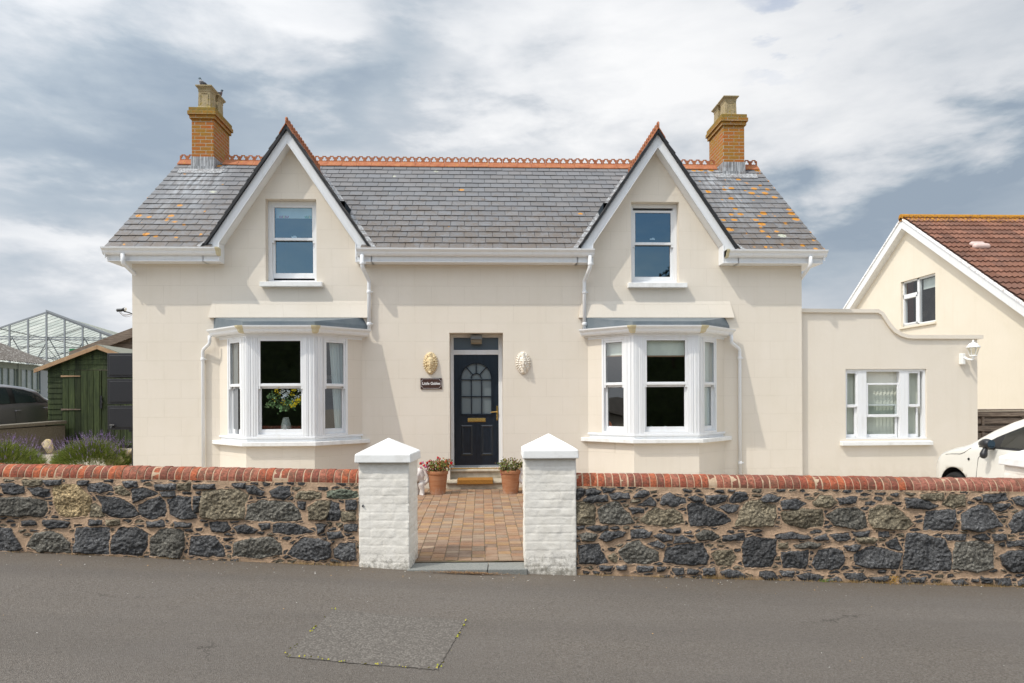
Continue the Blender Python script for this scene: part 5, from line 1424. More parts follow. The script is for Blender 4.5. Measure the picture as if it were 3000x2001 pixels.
# name plate
np_=empty('name_plate',(-.895,YW,1.79),'brown name plate reading Little Gables in white, below the tan face mask','name plate')
m=MB();m.box(-1.085,-.706,YW-.022,YW-.001,1.79,1.985);m.build('plate_board',m_sign,np_,bevel=.003)
m=MB();x0,x1,z0,z1=-1.073,-.718,1.802,1.973;c=.034
P=[(x0+c,z0)]+[(x1-c,z0)]+[(x1-c*math.cos(t),z0+c*math.sin(t)*1.0) for t in np.linspace(.3,1.3,3)]+[(x1,z0+c),(x1,z1-c)]+[(x1-c*math.sin(t),z1-c*math.cos(t)) for t in np.linspace(.3,1.3,3)]+[(x1-c,z1),(x0+c,z1)]+[(x0+c*math.cos(t),z1-c*math.sin(t)) for t in np.linspace(.3,1.3,3)]+[(x0,z1-c),(x0,z0+c)]+[(x0+c*math.sin(t),z0+c*math.cos(t)) for t in np.linspace(.3,1.3,3)]
for a,b in zip(P,P[1:]+P[:1]):
    a=Vector(a);b=Vector(b);d=(b-a).normalized();n=Vector((-d.y,d.x))*.0016
    m.face(*[(p.x,YW-.0232,p.y) for p in(a-n,b-n,b+n,a+n)])
m.build('plate_border',m_signw,np_,fixn=False)
def text_mesh(txt,size,T,name,mt,parent,off=0,width=None):
    cu=bpy.data.curves.new('t','FONT');cu.body=txt;cu.size=size;cu.align_x='CENTER';cu.align_y='CENTER';cu.offset=off;cu.extrude=.0006
    ob=bpy.data.objects.new('t',cu);me=bpy.data.meshes.new_from_object(ob);bpy.data.objects.remove(ob)
    xs_=[v.co.x for v in me.vertices];k=1 if width is None else width/(max(xs_)-min(xs_))
    for v in me.vertices: v.co=Vector(T(v.co.x*k,v.co.y,v.co.z))
    me.materials.clear();me.materials.append(mt);o=bpy.data.objects.new(name,me);COL.objects.link(o);adopt(o,parent);return o
text_mesh('Little Gables',.068,lambda x,y,z:(-.895+x,YW-.0238-z,1.888+y),'lettering',m_signw,np_,.0010,.318)
m=MB()   # serifs under and over the stems
for u in np.linspace(-.15,.15,22): m.box(-.895+u-.005,-.895+u+.005,YW-.0236,YW-.0232,1.8655,1.8675)
# porch light
pl=empty('porch_light',(-.09,12.85,2.66),'small brown bulkhead lamp above the navy front door','porch light')
m=MB();m.prism([(12.80,2.70),(12.80,2.78),(12.93,2.79),(12.93,2.68)],-.19,.02,lambda u,t,w:(t,u,w));m.build('lamp_housing',m_galv,pl,bevel=.004)
m=MB();m.prism([(12.795,2.695),(12.93,2.675),(12.93,2.63),(12.83,2.61),(12.80,2.64)],-.185,.015,lambda u,t,w:(t,u,w));m.build('lamp_lens',m_lamp,pl,bevel=.006)
# security camera at the corner
sc=empty('security_camera',G(386,918,12.75),'small black security camera with dangling cables on the left corner of the house','security camera')
def gp(u,v,z=12.78): return G(330+u/31.36,890+v/31.36,z)
m=MB();a=gp(380,600);b=gp(900,575);m.tube([a,b],.030,4);m.build('camera_body',m_trim,sc,bevel=.003)
m=MB();m.tube([gp(900,520),gp(1130,500),gp(1150,500)],[.022,.036,.036],12);m.build('camera_hood',m_trim,sc)
m=MB();m.tube([gp(1150,500),gp(1220,500)],[.036,.030],12);m.build('sensor_cap',m_white,sc)
m=MB();m.tube([gp(980,620),gp(1060,700),gp(1500,800),gp(1790,930),(-6.13,12.9,gp(1790,930).z)],[.012,.012,.012,.010,.010],6);m.build('bracket',m_trim,sc)
for pts in ([(610,720),(700,880),(930,1050),(1200,1075),(1790,940)],[(740,720),(830,880),(1040,980),(1300,990),(1790,945)],[(640,760),(800,960),(1000,1130),(1280,1205),(1600,1130),(1800,1020)]):
    m=MB();m.tube([gp(*p) for p in pts],.0035,5);m.build('cable',m_greywood,sc)
# lantern on the annexe
ln=empty('wall_lantern',(9.04,12.62,2.2),'white coach lantern on a bracket at the top right corner of the annexe wall','wall lantern')
def lz(v): return W(2800,850+v/2.8514,12.5).z
lx=9.055;ly=12.50
m=MB();m.box(8.915,8.985,12.60,12.70,lz(618),lz(525));m.build('lantern_backplate',m_white,ln,bevel=.012,seg=3)
m=MB();m.tube([(8.96,12.60,lz(560)),(8.99,12.55,lz(578)),(9.03,12.51,lz(582)),(lx,ly,lz(575))],[.024,.022,.018,.018],8);m.build('lantern_arm',m_white,ln,smooth=True)
m=MB();n=6
def hexr(r,z): return [(lx+r*math.cos(2*PI*(k+.5)/n),ly+r*math.sin(2*PI*(k+.5)/n),z) for k in range(n)]
lo,hi=hexr(.055,lz(545)),hexr(.098,lz(478))
for k in range(n): m.tube([lo[k],hi[k]],.006,5)
for a in(lo,hi): m.tube(a+[a[0]],.008,5)
m.lathe([(.0,-.085),(.010,-.08),(.012,-.06),(.03,-.05),(.026,-.03),(.062,-.012),(.06,0),(0,.001)],(lx,ly,lz(545)),12);m.build('lantern_cage',m_white,ln)
m=MB()
for k in range(n): m.face(lo[k],lo[(k+1)%n],hi[(k+1)%n],hi[k])
m.build('lantern_glass',m_clear,ln,fixn=False)
m=MB();m.lathe([(.118,-.004),(.120,.004),(.085,.040),(.070,.065),(.045,.082),(.016,.09),(.016,.10),(.022,.112),(.012,.125),(.004,.140),(0,.142)],(lx,ly,lz(478)),18);m.build('lantern_roof',m_white,ln,smooth=True)
# ---------------------------------------------------------------- annexe
ann=empty('annexe',(7.6,12.7,0),'cream single-storey flat-roofed annexe with stepped curved parapet, right of the cottage','annexe')
YA=12.7
cur=[(5.886,3.178),(7.36,3.168),(7.42,3.13),(7.47,3.05),(7.55,2.93),(7.66,2.81),(7.78,2.74),(7.90,2.700),(8.02,2.688),(9.278,2.684)]
w0=(6.755,8.301,.827,2.127)
m=MB()
def ctop(x): return float(np.interp(x,[c[0] for c in cur],[c[1] for c in cur]))
xs_=sorted({5.886,w0[0],w0[1],9.278,*[c[0] for c in cur]})
for a,b in zip(xs_,xs_[1:]):
    if w0[0]<=a and b<=w0[1]:
        m.face((a,YA,-.05),(b,YA,-.05),(b,YA,w0[2]),(a,YA,w0[2]));m.face((a,YA,w0[3]),(b,YA,w0[3]),(b,YA,ctop(b)),(a,YA,ctop(a)))
    else: m.face((a,YA,-.05),(b,YA,-.05),(b,YA,ctop(b)),(a,YA,ctop(a)))
a,b,c,d=w0;r=.11
for q in(((a,YA,c),(a,YA,d),(a,YA+r,d),(a,YA+r,c)),((b,YA,c),(b,YA+r,c),(b,YA+r,d),(b,YA,d)),((a,YA,d),(b,YA,d),(b,YA+r,d),(a,YA+r,d)),((a,YA,c),(b,YA,c),(b,YA+r,c),(a,YA+r,c))): m.face(*q)
m.face((9.278,YA,-.05),(9.278,16.5,-.05),(9.278,16.5,2.684),(9.278,YA,2.684));m.face((5.886,YA+.25,2.6),(9.278,YA+.25,2.6),(9.278,16.5,2.6),(5.886,16.5,2.6))
for p,q in zip(cur,cur[1:]): m.face((p[0],YA,p[1]),(q[0],YA,q[1]),(q[0],YA+.25,q[1]),(p[0],YA+.25,p[1]))
m.build('wall',m_wall2,ann,fixn=False)
m=MB();cc=cur[:-1]+[(9.364,2.684)]
lo=[Vector((p[0],p[1])) for p in cc];up=[]
for k,p in enumerate(lo):
    d1=(lo[min(k+1,len(lo)-1)]-lo[max(k-1,0)]).normalized();nn=Vector((-d1.y,d1.x));up.append(p+nn*.068)
up[0].x=5.886;up[-1].x=9.364
for k in range(len(lo)-1):
    q=[lo[k],lo[k+1],up[k+1],up[k]]
    F=[m.pt((p.x,YA-.045,p.y)) for p in q];Bk=[m.pt((p.x,YA+.28,p.y)) for p in q];m.idx(F);m.idx(Bk[::-1]);m.idx([F[0],F[1],Bk[1],Bk[0]]);m.idx([F[2],F[3],Bk[3],Bk[2]])
    if k==len(lo)-2: m.idx([F[1],F[2],Bk[2],Bk[1]])
m.build('parapet_coping',m_wall2,ann,fixn=False)
# three-light window
T=Tf(a+.001,YA+.035,c,1,0);Wn=b-a-.002;Hn=d-c
k_=Wn/1090.  # 1090 zoom units across, measured 365..1485 -> frame 365..1455
def uu(v): return (v-365)*Wn/1118.
def ww(v): return (1240-v)/955.*Hn
m=MB();m.box(0,.035,0,.1,0,Hn,T);m.box(Wn-.045,Wn,-.0,.1,0,Hn,T);m.box(.035,Wn-.045,0,.1,Hn-.045,Hn,T);m.box(0,Wn,-.03,.1,-.02,.028,T)
for u0,u1 in((540,665),(1125,1240)):
    m.box(uu(u0),uu(u1),-.002,.1,.028,Hn-.045,T);m.box(uu((u0+u1)/2-4),uu((u0+u1)/2+4),-.006,-.002,.028,Hn-.045,T)
wf=m.build('window',m_upvc,ann,bevel=.004)
def light(u0,u1,z0,z1,v,st,bt,lugs=True):
    m=MB();A,B=uu(u0),uu(u1);m.box(A,A+st,v,v+.035,z0,z1,T);m.box(B-st,B,v,v+.035,z0,z1,T);m.box(A+st,B-st,v,v+.035,z0,z0+bt,T);m.box(A+st,B-st,v,v+.035,z1-st,z1,T)
    if lugs:
        for q in(.12,.88): m.box(A+(B-A)*q-.013,A+(B-A)*q+.013,v-.012,v,z0+.012,z0+.028,T)
    m.build('sash',m_upvc,wf,bevel=.003)
    m=MB();m.face(T(A+st,v+.02,z0+bt),T(B-st,v+.02,z0+bt),T(B-st,v+.02,z1-st),T(A+st,v+.02,z1-st));m.build('window_pane',m_glass,wf,fixn=False)
light(382,545,ww(805),Hn-.046,.012,.032,.052);light(365,540,.03,ww(790),.055,.030,.055)
light(1240,1412,ww(805),Hn-.046,.012,.032,.052);light(1240,1400,.03,ww(790),.055,.030,.055)
light(668,1122,ww(942),ww(475),.012,.034,.052);light(668,1110,.03,ww(765),.055,.032,.055)
m=MB();v=.14;x=0.02;rs=random.Random(3)
while x<Wn-.03:
    w_=.070;t=.012;m.face(T(x,v+t,.03),T(x+w_*.97,v-t,.03),T(x+w_*.97,v-t,Hn-.02),T(x,v+t,Hn-.02));x+=w_
m.build('vertical_blind',m_vblind,wf,fixn=False)
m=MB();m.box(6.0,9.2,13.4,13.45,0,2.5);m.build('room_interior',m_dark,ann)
sill(6.643,8.367,YA-.09,YA+.11,.712,.790,wf)
# ---------------------------------------------------------------- neighbour's house
NX=13.2
nb=empty('neighbour_house',(NX+3,21,0),"neighbour's pale yellow gabled house with brown pantile roof, behind the annexe",'house')
ya,za=21.04,7.11;ns=.68;ye0,ye1=14.3,27.8
nz=lambda y: za-ns*abs(y-ya)
wy0,wy1,wz0,wz1=19.78,21.45,3.80,5.21
m=MB();x=NX
gb=lambda y: nz(y)-.16
m.face((x,ye0+.3,-.1),(x,wy0,-.1),(x,wy0,gb(wy0)),(x,ye0+.3,gb(ye0+.3)));m.face((x,wy1,-.1),(x,ye1-.3,-.1),(x,ye1-.3,gb(ye1-.3)),(x,wy1,gb(wy1)))
m.face((x,wy0,-.1),(x,wy1,-.1),(x,wy1,wz0),(x,wy0,wz0));m.face((x,wy0,wz1),(x,wy1,wz1),(x,wy1,gb(wy1)),(x,ya,gb(ya)),(x,wy0,gb(wy0)))
r=.12
m.face((x,wy0,wz0),(x,wy0,wz1),(x+r,wy0,wz1),(x+r,wy0,wz0));m.face((x,wy1,wz0),(x,wy1,wz1),(x+r,wy1,wz1),(x+r,wy1,wz0));m.face((x,wy0,wz1),(x,wy1,wz1),(x+r,wy1,wz1),(x+r,wy0,wz1));m.face((x,wy0,wz0),(x,wy1,wz0),(x+r,wy1,wz0),(x+r,wy0,wz0))
m.face((x,ye0+.3,-.1),(x+12,ye0+.3,-.1),(x+12,ye0+.3,gb(ye0+.3)),(x,ye0+.3,gb(ye0+.3)))
m.build('wall',m_wall3,nb,fixn=False)
m=MB();m.box(x+.6,x+.65,wy0-.3,wy1+.3,3.3,5.4);m.build('room_interior',m_dark,nb)
# window
m=MB();xf=x+.10
def nbx(y0,y1,z0,z1,d0=0,d1=.06): m.box(xf-.0+d0-.03,xf+d1,y0,y1,z0,z1)
nbx(wy0,wy0+.05,wz0,wz1);nbx(wy1-.05,wy1,wz0,wz1);nbx(wy0,wy1,wz0,wz0+.05);nbx(wy0,wy1,wz1-.05,wz1);mdy=20.68;nbx(mdy-.05,mdy+.05,wz0,wz1)
nbx(mdy,wy1,4.72,4.80);nbx(mdy+.05,mdy+.09,wz0+.05,4.72,-.02);nbx(wy1-.09,wy1-.05,wz0+.05,4.72,-.02);nbx(mdy+.05,wy1-.05,wz0+.05,wz0+.10,-.02);nbx(mdy+.05,wy1-.05,4.66,4.72,-.02)
wn=m.build('window',m_upvc,nb,bevel=.006)
m=MB();m.face((xf+.01,wy0,wz0),(xf+.01,wy1,wz0),(xf+.01,wy1,wz1),(xf+.01,wy0,wz1));m.build('window_pane',glass('neighbour_glass',boost=1.1,tint=(.8,.84,.86)),wn,fixn=False)
m=MB();m.box(x-.06,x+.1,wy0-.05,wy1+.05,wz0-.07,wz0-.005);m.build('window_sill',m_wall3,wn)
m=MB();m.box(xf+.10,xf+.12,wy0+.05,mdy-.05,4.85,5.15);m.build('blind',m_blind,wn)
# barge boards
for s,ye in((-1,ye0),(1,ye1)):
    m=MB();T=lambda u,t,w,s=s:(t,ya+s*u,w);L=abs(ye-ya)
    m.prism([(0,za-.02),(L,za-.02-ns*L),(L,za-.30-ns*L),(0,za-.30)],12.98,13.0,T)
    m.prism([(0,za-.27),(L,za-.27-ns*L),(L,za-.30-ns*L),(0,za-.30)],13.0,NX+.01,T);m.build('bargeboard',m_upvc,nb)
    m=MB();m.prism([(0,za+.03),(L,za+.03-ns*L),(L,za-.03-ns*L),(0,za-.03)],12.95,13.02,T);m.build('verge_mortar',m_tile,nb,attrib=True)
# pantiles, front slope (and plain back slope)
rs=random.Random(77);Ls=(ya-ye0)*math.sqrt(1+ns*ns);row=.335;wt=.30
nu=12;uy_=Vector((0,1,ns)).normalized();nn=Vector((0,-ns,1)).normalized();org=Vector((12.97,ye0,nz(ye0)+.02))
rr=0;v=0
rows_=[]
m=MB()
while v<Ls:
    xw=0
    seg_n=int(9.5/wt)
    for k in range(seg_n):
        g=rs.uniform(.75,1.2);base=rs.choice([(.20,.095,.065),(.165,.085,.062),(.225,.11,.075)]);m.col=tuple(c*g for c in base)
        lo=[];hi=[];lw=[]
        for q in range(9):
            u=k*wt+wt*q/8.;ph=2*PI*q/4.;hh=.022*math.cos(ph)+.022
            lo.append(m.pt(org+Vector((u,0,0))+uy_*v+nn*(hh+.045)));hi.append(m.pt(org+Vector((u,0,0))+uy_*min(v+row+.03,Ls)+nn*(hh+.004)))
            lw.append(m.pt(org+Vector((u,0,0))+uy_*v+nn*(hh+.015)))
        for q in range(8): m.idx([lo[q],lo[q+1],hi[q+1],hi[q]]);m.idx([lw[q],lw[q+1],lo[q+1],lo[q]])
    v+=row
m.build('roof_tiles',m_tile,nb,attrib=True,smooth=False,fixn=False)
m=MB();m.col=(.18,.07,.045);m.face((12.97,ya,za),(22.5,ya,za),(22.5,ye1,nz(ye1)),(12.97,ye1,nz(ye1)));m.face((12.99,ye0,nz(ye0)-.01),(22.5,ye0,nz(ye0)-.01),(22.5,ya,za-.01),(12.99,ya,za-.01));m.build('roof_underlay',m_tile,nb,attrib=True,fixn=False)
m=MB()
for k in range(21):
    x0=12.95+k*.45;g=rs.uniform(.8,1.1);m.col=(.30*g,.14*g,.05*g);m.tube([(x0,ya,za+.02),(x0+.444,ya,za+.02)],.115,12)
m.build('ridge_tiles',m_tile,nb,attrib=True)
m=MB();p=W(2868,730,19.5);yv=ya-2.2
yv=18.55
organic('roof_vent',[[(13.80,18.93,nz(18.93)+.12,.09),(14.12,18.93,nz(18.93)+.12,.09)],[(13.82,19.10,nz(19.10)+.10,.08),(14.10,19.10,nz(19.10)+.10,.08)]],.02,mat('pink_vent',(.66,.50,.45),.7),nb,None,4)
# timber fence
fe=empty('timber_fence',(11.3,13.7,0),'weathered brown lapped timber fence between the annexe and the white car','fence')
z=1.352;k=0
m=MB();m.box(9.29,13.1,13.60,13.66,1.318,1.352);m.build('fence_capping',m_greywood,fe)
while z>.1:
    m=MB();y=13.62 if k%2==0 else 13.66
    m.box(9.29,13.1,y,y+.018,z-.142,z-.042);m.build('fence_board',m_greywood,fe)
    m=MB();m.box(9.29,13.1,13.71,13.728,z-.21,z-.11);m.build('fence_board',m_greywood,fe)
    z-.0;z-=.147;k+=1
for x in(9.33,10.06,10.9,11.8,12.6):
    m=MB();m.box(x,x+.05,13.64,13.70,0,1.31);m.build('fence_post',m_greywood,fe)
# ---------------------------------------------------------------- cars
def car(name,label,cat,X0,sx,Ynose,sy,z0,st,mp,glass_m,group=None,mir=True,wr=.30,axles=(.65,2.95),winp=None,L=3.55):
    """st: list of (s, z_belt, z_roof, halfwidth_belt, halfwidth_roof) ; visible side at X0, centre X0+sx*W"""
    Wd=.82
    root=empty(name,(X0+sx*Wd,Ynose+sy*L/2,z0),label,cat,group)
    def T(s,w,z): return (X0+sx*(Wd-w),Ynose+sy*s,z0+z)      # w: lateral from centre, positive to the visible side
    m=MB();S=np.linspace(0,L,64);rings=[]
    ks=[q[0] for q in st]
    def par(s): return [float(np.interp(s,ks,[q[i] for q in st])) for i in range(1,5)]
    def section(s):
        zb,zr,wb,wr_=par(s);cab=max(0.,min(1.,(zr-zb)/.30))
        zl=.19+.10*max(0,(.35-s)/.35)+.12*max(0,(s-L+.3)/.3)
        return [(0,zl),(wb*.80,zl),(wb*.955,zl+.04),(wb*.985,.36),(wb*1.0,.52),(wb*.995,.66),(wb*.975,zb-.08),(wb*.955,zb-.02),(wb*.93,zb+.012*cab-.004*(1-cab)),
                (wb*.93*(1-cab)*.92+cab*(wb*.93*.5+wr_*.5),zb+(zr-zb)*.5),(wb*.75*(1-cab)+cab*(wr_*.97),zb+(zr-zb)*(.90)),(wb*.55*(1-cab)+cab*wr_*.82,zb+(zr-zb)*.985),(0,zr)]
    secs=[section(s) for s in S]
    for s,sc_ in zip(S,secs):
        rings.append([m.pt(T(s,w,z)) for w,z in sc_]+[m.pt(T(s,-w,z)) for w,z in sc_[-2:0:-1]])
    n=len(rings[0])
    for k in range(len(S)-1):
        for j in range(n): m.idx([rings[k][j],rings[k][(j+1)%n],rings[k+1][(j+1)%n],rings[k+1][j]])
    m.idx(rings[0]);m.idx(rings[-1][::-1])
    body=m.build('body',mp,root,smooth=True)
    # cut the wheel arches
    cb=bmesh.new()
    for a in axles:
        for sd in(1,-1):
            bmesh.ops.create_cone(cb,cap_ends=True,segments=40,radius1=wr+.055,radius2=wr+.055,depth=.5,matrix=Matrix.Translation(T(a,sd*(Wd-.02),wr+.01))@Matrix.Rotation(PI/2,4,'Y'))
    cm=bpy.data.meshes.new('cut');cb.to_mesh(cm);cb.free();cm.materials.append(m_trim);co=bpy.data.objects.new('cut',cm);COL.objects.link(co)
    body.data.materials.append(m_trim)
    ss=body.modifiers.new('s','SUBSURF');ss.levels=1;ss.render_levels=1
    bo=body.modifiers.new('b','BOOLEAN');bo.object=co;bo.operation='DIFFERENCE';bo.solver='EXACT'
    dg=bpy.context.evaluated_depsgraph_get();me=bpy.data.meshes.new_from_object(body.evaluated_get(dg));body.modifiers.clear();body.data=me
    bpy.data.objects.remove(co)
    for a in axles:
        for sd in(1,-1):
            c=Vector(T(a,sd*(Wd-.105),wr));m=MB();prof=[(.18,-.085),(wr-.04,-.095),(wr-.008,-.07),(wr,-.03),(wr,.03),(wr-.008,.07),(wr-.04,.095),(.18,.085)]
            for k in range(len(prof)-1):
                for j in range(36):
                    q=[]
                    for (r_,o_),jj in((prof[k],j),(prof[k],j+1),(prof[k+1],j+1),(prof[k+1],j)):
                        an=2*PI*jj/36;q.append(m.pt((c.x+o_,c.y+r_*math.cos(an),c.z+r_*math.sin(an))))
                    m.idx(q)
            w_=m.build('wheel',m_tyre,root,smooth=True);m=MB()
            for k in range(8):
                an=2*PI*k/8;m.tube([c,(c.x-sx*sd*.05,c.y+.19*math.cos(an),c.z+.19*math.sin(an))],[.03,.022],5)
            m.tube([(c.x-sx*sd*.05,c.y+.19*math.cos(2*PI*j/24),c.z+.19*math.sin(2*PI*j/24)) for j in range(25)],.018,6);m.build('rim',m_rim,w_)
    def side(s,z,off=.006):
        sc_=section(s);zs_=[q[1] for q in sc_[1:]];ws=[q[0] for q in sc_[1:]]
        w=float(np.interp(z,zs_,ws));return T(s,w+off,z)
    def patch(name,s0,s1,zl,zu,mt,off=.006,n=26,parent=None,vn=7):
        m=MB();g=[]
        for s in np.linspace(s0,s1,n):
            a,b=zl(s),zu(s);g.append([m.pt(side(s,a+(b-a)*t,off)) for t in np.linspace(0,1,vn)])
        for i in range(n-1):
            for j in range(vn-1): m.idx([g[i][j],g[i+1][j],g[i+1][j+1],g[i][j+1]])
        return m.build(name,mt,parent or root,smooth=True,fixn=False)
    return root,T,side,patch,par,section
st=[(0,.50,.52,.50,.4),(.03,.62,.66,.60,.4),(.10,.73,.765,.70,.45),(.28,.80,.875,.775,.5),(.5,.865,.925,.80,.55),(.70,.905,.962,.812,.59),(.78,.915,.995,.815,.59),(.94,.935,1.105,.82,.585),(1.13,.945,1.21,.82,.58),(1.35,.95,1.30,.82,.575),(1.6,.955,1.375,.82,.57),(1.9,.955,1.445,.82,.57),(2.2,.955,1.475,.82,.57),(2.6,.96,1.47,.81,.565),(3.0,.96,1.38,.79,.55),(3.25,.95,1.22,.76,.5),(3.45,.93,1.03,.70,.5),(3.55,.60,.64,.60,.4)]
WC,WT,Ws,Wp,Wpar,Wsec=car('small_car','small white hatchback parked in the driveway beside the right gate pillar','car',6.44,1,9.95,-1,0,st,m_whitecar,m_carglass,wr=.29)
zu=lambda s:float(np.interp(s,[1.08,1.3,1.43,1.69,1.95,2.3,2.7,3.0],[.96,1.085,1.14,1.245,1.31,1.34,1.31,1.19]))
zl=lambda s:.948
Wp('window_surround',1.08,3.0,zl,zu,m_trim,.004)
g=Wp('side_window',1.45,2.45,lambda s:.975,lambda s:zu(s)-.028,m_carglass,.009)
Wp('side_window',2.52,2.9,lambda s:.985,lambda s:zu(s)-.028,m_carglass,.009)
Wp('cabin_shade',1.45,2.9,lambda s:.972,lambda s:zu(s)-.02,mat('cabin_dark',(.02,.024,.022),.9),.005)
def seam(pts,name='panel_seam',r=.0035):
    m=MB();m.tube([Ws(a,b,.0005) for a,b in pts],r,5);m.build(name,m_trim,WC)
seam([(1.09,.30),(1.10,.56),(1.12,.80),(1.17,.88),(1.25,.945)]);seam([(2.55,.30),(2.57,.6),(2.54,.945)])
seam([(.42,.800),(.60,.822),(.76,.832),(.84,.858),(.95,.925)]);seam([(1.10,.30),(2.55,.30)])
m=MB();c=Vector(Ws(.95,.78,.004));m.tube([c,c-Vector((.008,0,0))],[.018,.014],14);m.build('side_repeater',m_carglass,WC)

def WM(s,z,o): p=Vector(Ws(s,z,0));return p-Vector((o,0,0))
m.tube([WM(1.36,.955,.0),WM(1.37,.955,.09)],[.025,.02],8)
m.tube([WM(1.39,.985,.075),WM(1.35,1.0,.14)],[.02,.02],8)
mo=m.build('mirror_arm',m_trim,WC)
o=organic('door_mirror',[[tuple(WM(1.28,1.005,.14))+(.040,),tuple(WM(1.36,1.01,.145))+(.066,),tuple(WM(1.40,1.01,.15))+(.066,)],[tuple(WM(1.38,.955,.13))+(.028,),tuple(WM(1.385,.91,.13))+(.038,),tuple(WM(1.385,.875,.13))+(.046,),tuple(WM(1.385,.865,.13))+(.044,)]],.008,m_butt,WC,None,3)
m=MB();c=WM(1.467,1.012,.15);
for j in range(20):
    a,b=2*PI*j/20,2*PI*(j+1)/20;m.face(c,c+Vector((.050*math.cos(a),0,.052*math.sin(a))),c+Vector((.050*math.cos(b),0,.052*math.sin(b))))
m.build('mirror_glass',mat('mirror_silver',(.22,.32,.40),.05,.5,1),WC,fixn=False)
m=MB();m.tube([Ws(2.36,.80,.012),Ws(2.36,.80,.03),Ws(2.20,.80,.03),Ws(2.20,.80,.012)],.012,6);m.build('door_handle',m_rim,WC)
st=[(0,.48,.50,.60,.4),(.05,.62,.66,.70,.45),(.22,.74,.80,.84,.5),(.6,.82,.90,.88,.6),(.85,.88,.97,.89,.66),(1.15,.90,1.12,.90,.66),(1.55,.91,1.32,.90,.63),(1.95,.925,1.42,.90,.73),(2.35,.94,1.45,.90,.73),(2.65,.955,1.45,.90,.73),(3.05,.975,1.44,.895,.72),(3.55,1.0,1.40,.88,.70),(3.95,1.02,1.33,.86,.68),(4.3,1.02,1.18,.84,.52),(4.75,1.0,1.06,.80,.5),(4.95,.60,.64,.72,.4)]
GC,GT,Gs,Gp,_,_2=car('estate_car','dark grey metallic car parked behind the low block wall on the left','car',-10.2,-1,12.88,1,.55,st,m_greycar,m_carglass,wr=.31,axles=(.8,4.22),L=4.95)
gu=lambda s:float(np.interp(s+.35,[1.4,1.9,2.3,3.0,3.3,3.7,4.0,4.2,4.42],[1.0,1.24,1.325,1.345,1.335,1.305,1.24,1.16,1.04]))
Gp('window_surround',1.05,4.09,lambda s:.945+.027*(s-1.05),lambda s:max(gu(s)+.02,.955+.027*(s-1.05)),m_trim,.003)
gl=mat('dark_tinted_glass',(.030,.042,.045),.08,.5)
for a,b in((1.35,2.73),(2.91,3.65),(3.68,4.05)): Gp('side_window',a,b,lambda s:.965+.027*(s-1.05),lambda s:max(gu(s),.97+.027*(s-1.05)),gl,.008)
for s_,z_ in((2.89,.845),(3.93,.90)):
    m=MB();m.tube([Gs(s_-.09,z_,.01),Gs(s_-.08,z_,.034),Gs(s_+.08,z_+.006,.034),Gs(s_+.09,z_+.006,.01)],.014,8);m.build('door_handle',m_greycar,GC)
m=MB();m.tube([Gs(2.82,z,.0) for z in(.35,.6,.8,.98)],.004,5);m.build('panel_seam',m_trim,GC);m=MB();m.tube([Gs(4.0,z,.0) for z in(.62,.7,.8,1.0)],.004,5);m.build('panel_seam',m_trim,GC)
# ================================================================== LEFT BACKGROUND
# low block wall beside the grey car
bw=empty('block_wall',(-9.2,14.3,.3),'low concrete block wall in front of the dark grey car','garden wall')
m=MB();m.box(-9.40,-9.20,12.6,15.9,.2,1.07,lambda x,y,z:(x,y,z+.0*(y-14)));m.box(-14,-9.4,12.6,12.75,.2,1.07);m.build('blockwork',m_block,bw)
m=MB()
m.prism([(12.57,1.07),(15.9,1.11),(15.9,1.175),(12.57,1.13)],-9.44,-9.16,lambda u,t,w:(t,u,w));m.build('coping_slab',m_block,bw,bevel=.008)
# shed
sh=empty('garden_shed',(-8.5,16.9,.58),'small dark green timber shed with pale bargeboards and double doors','shed')
sx0,sx1,sy0=-9.62,-7.37,16.0;ax=-8.497
m=MB();z=.60;rs=random.Random(4)
while z<2.30:   # shiplap strip left of the door, right strip and gable boards
    z2=min(z+.118,2.30)
    for a,b in((sx0,-9.31),(-7.60,sx1)): m.prism([(sy0+.0,z),(sy0-.018,z+.004),(sy0-.004,z2),(sy0+.01,z2)],a,b,lambda u,t,w:(t,u,w))
    m.prism([(0,z),(-.018,z+.004),(-.004,z2),(.01,z2)],sy0,sy0+2.0,lambda u,t,w:(sx0+u,t,w))
    z=z2
m.box(sx0+.02,sx1-.02,sy0+.01,sy0+2.0,.58,2.29)
wallo=m.build('shed_wall',m_shed,sh)
m=MB();z=2.30
gt=lambda x:2.80-.40*abs(x-ax)
while z<2.78:
    z2=min(z+.118,2.79);hw=max(0,(2.80-z)/.40);hw=min(hw,1.13);hw2=max(.01,min((2.80-z2)/.40,1.13))
    m.face((ax-hw,sy0-.018,z),(ax+hw,sy0-.018,z),(ax+hw2,sy0-.004,z2),(ax-hw2,sy0-.004,z2));m.face((ax-hw,sy0-.018,z),(ax+hw,sy0-.018,z),(ax+hw,sy0,z),(ax-hw,sy0,z));z=z2
m.build('gable_boards',m_shed,sh,fixn=False)
for a,b in((-9.30,-8.455),(-8.445,-7.61)):
    m=MB();x=a;k=0
    while x<b-.01:
        x2=min(x+.135,b);m.box(x+.005,x2-.005,sy0-.034+rs.uniform(0,.008),sy0-.002,.62,2.285);x=x2
    dr=m.build('shed_door',m_shed,sh)
    if a<-9:
        for zz in(2.16,1.42,.72):
            q=MB();q.prism([(a-.02,zz-.02),(a+.40,zz-.008),(a+.40,zz+.008),(a-.02,zz+.02)],sy0-.050,sy0-.040,lambda u,t,w:(u,t,w));q.build('hinge',m_greywood if zz<2 else m_rawwood,dr)
        q=MB();q.box(-8.47,-8.43,sy0-.055,sy0-.035,1.44,1.72);q.tube([(-8.43,sy0-.06,1.66),(-8.415,sy0-.07,1.58),(-8.43,sy0-.06,1.52)],.010,6);q.build('latch',m_trim,dr)
m=MB()
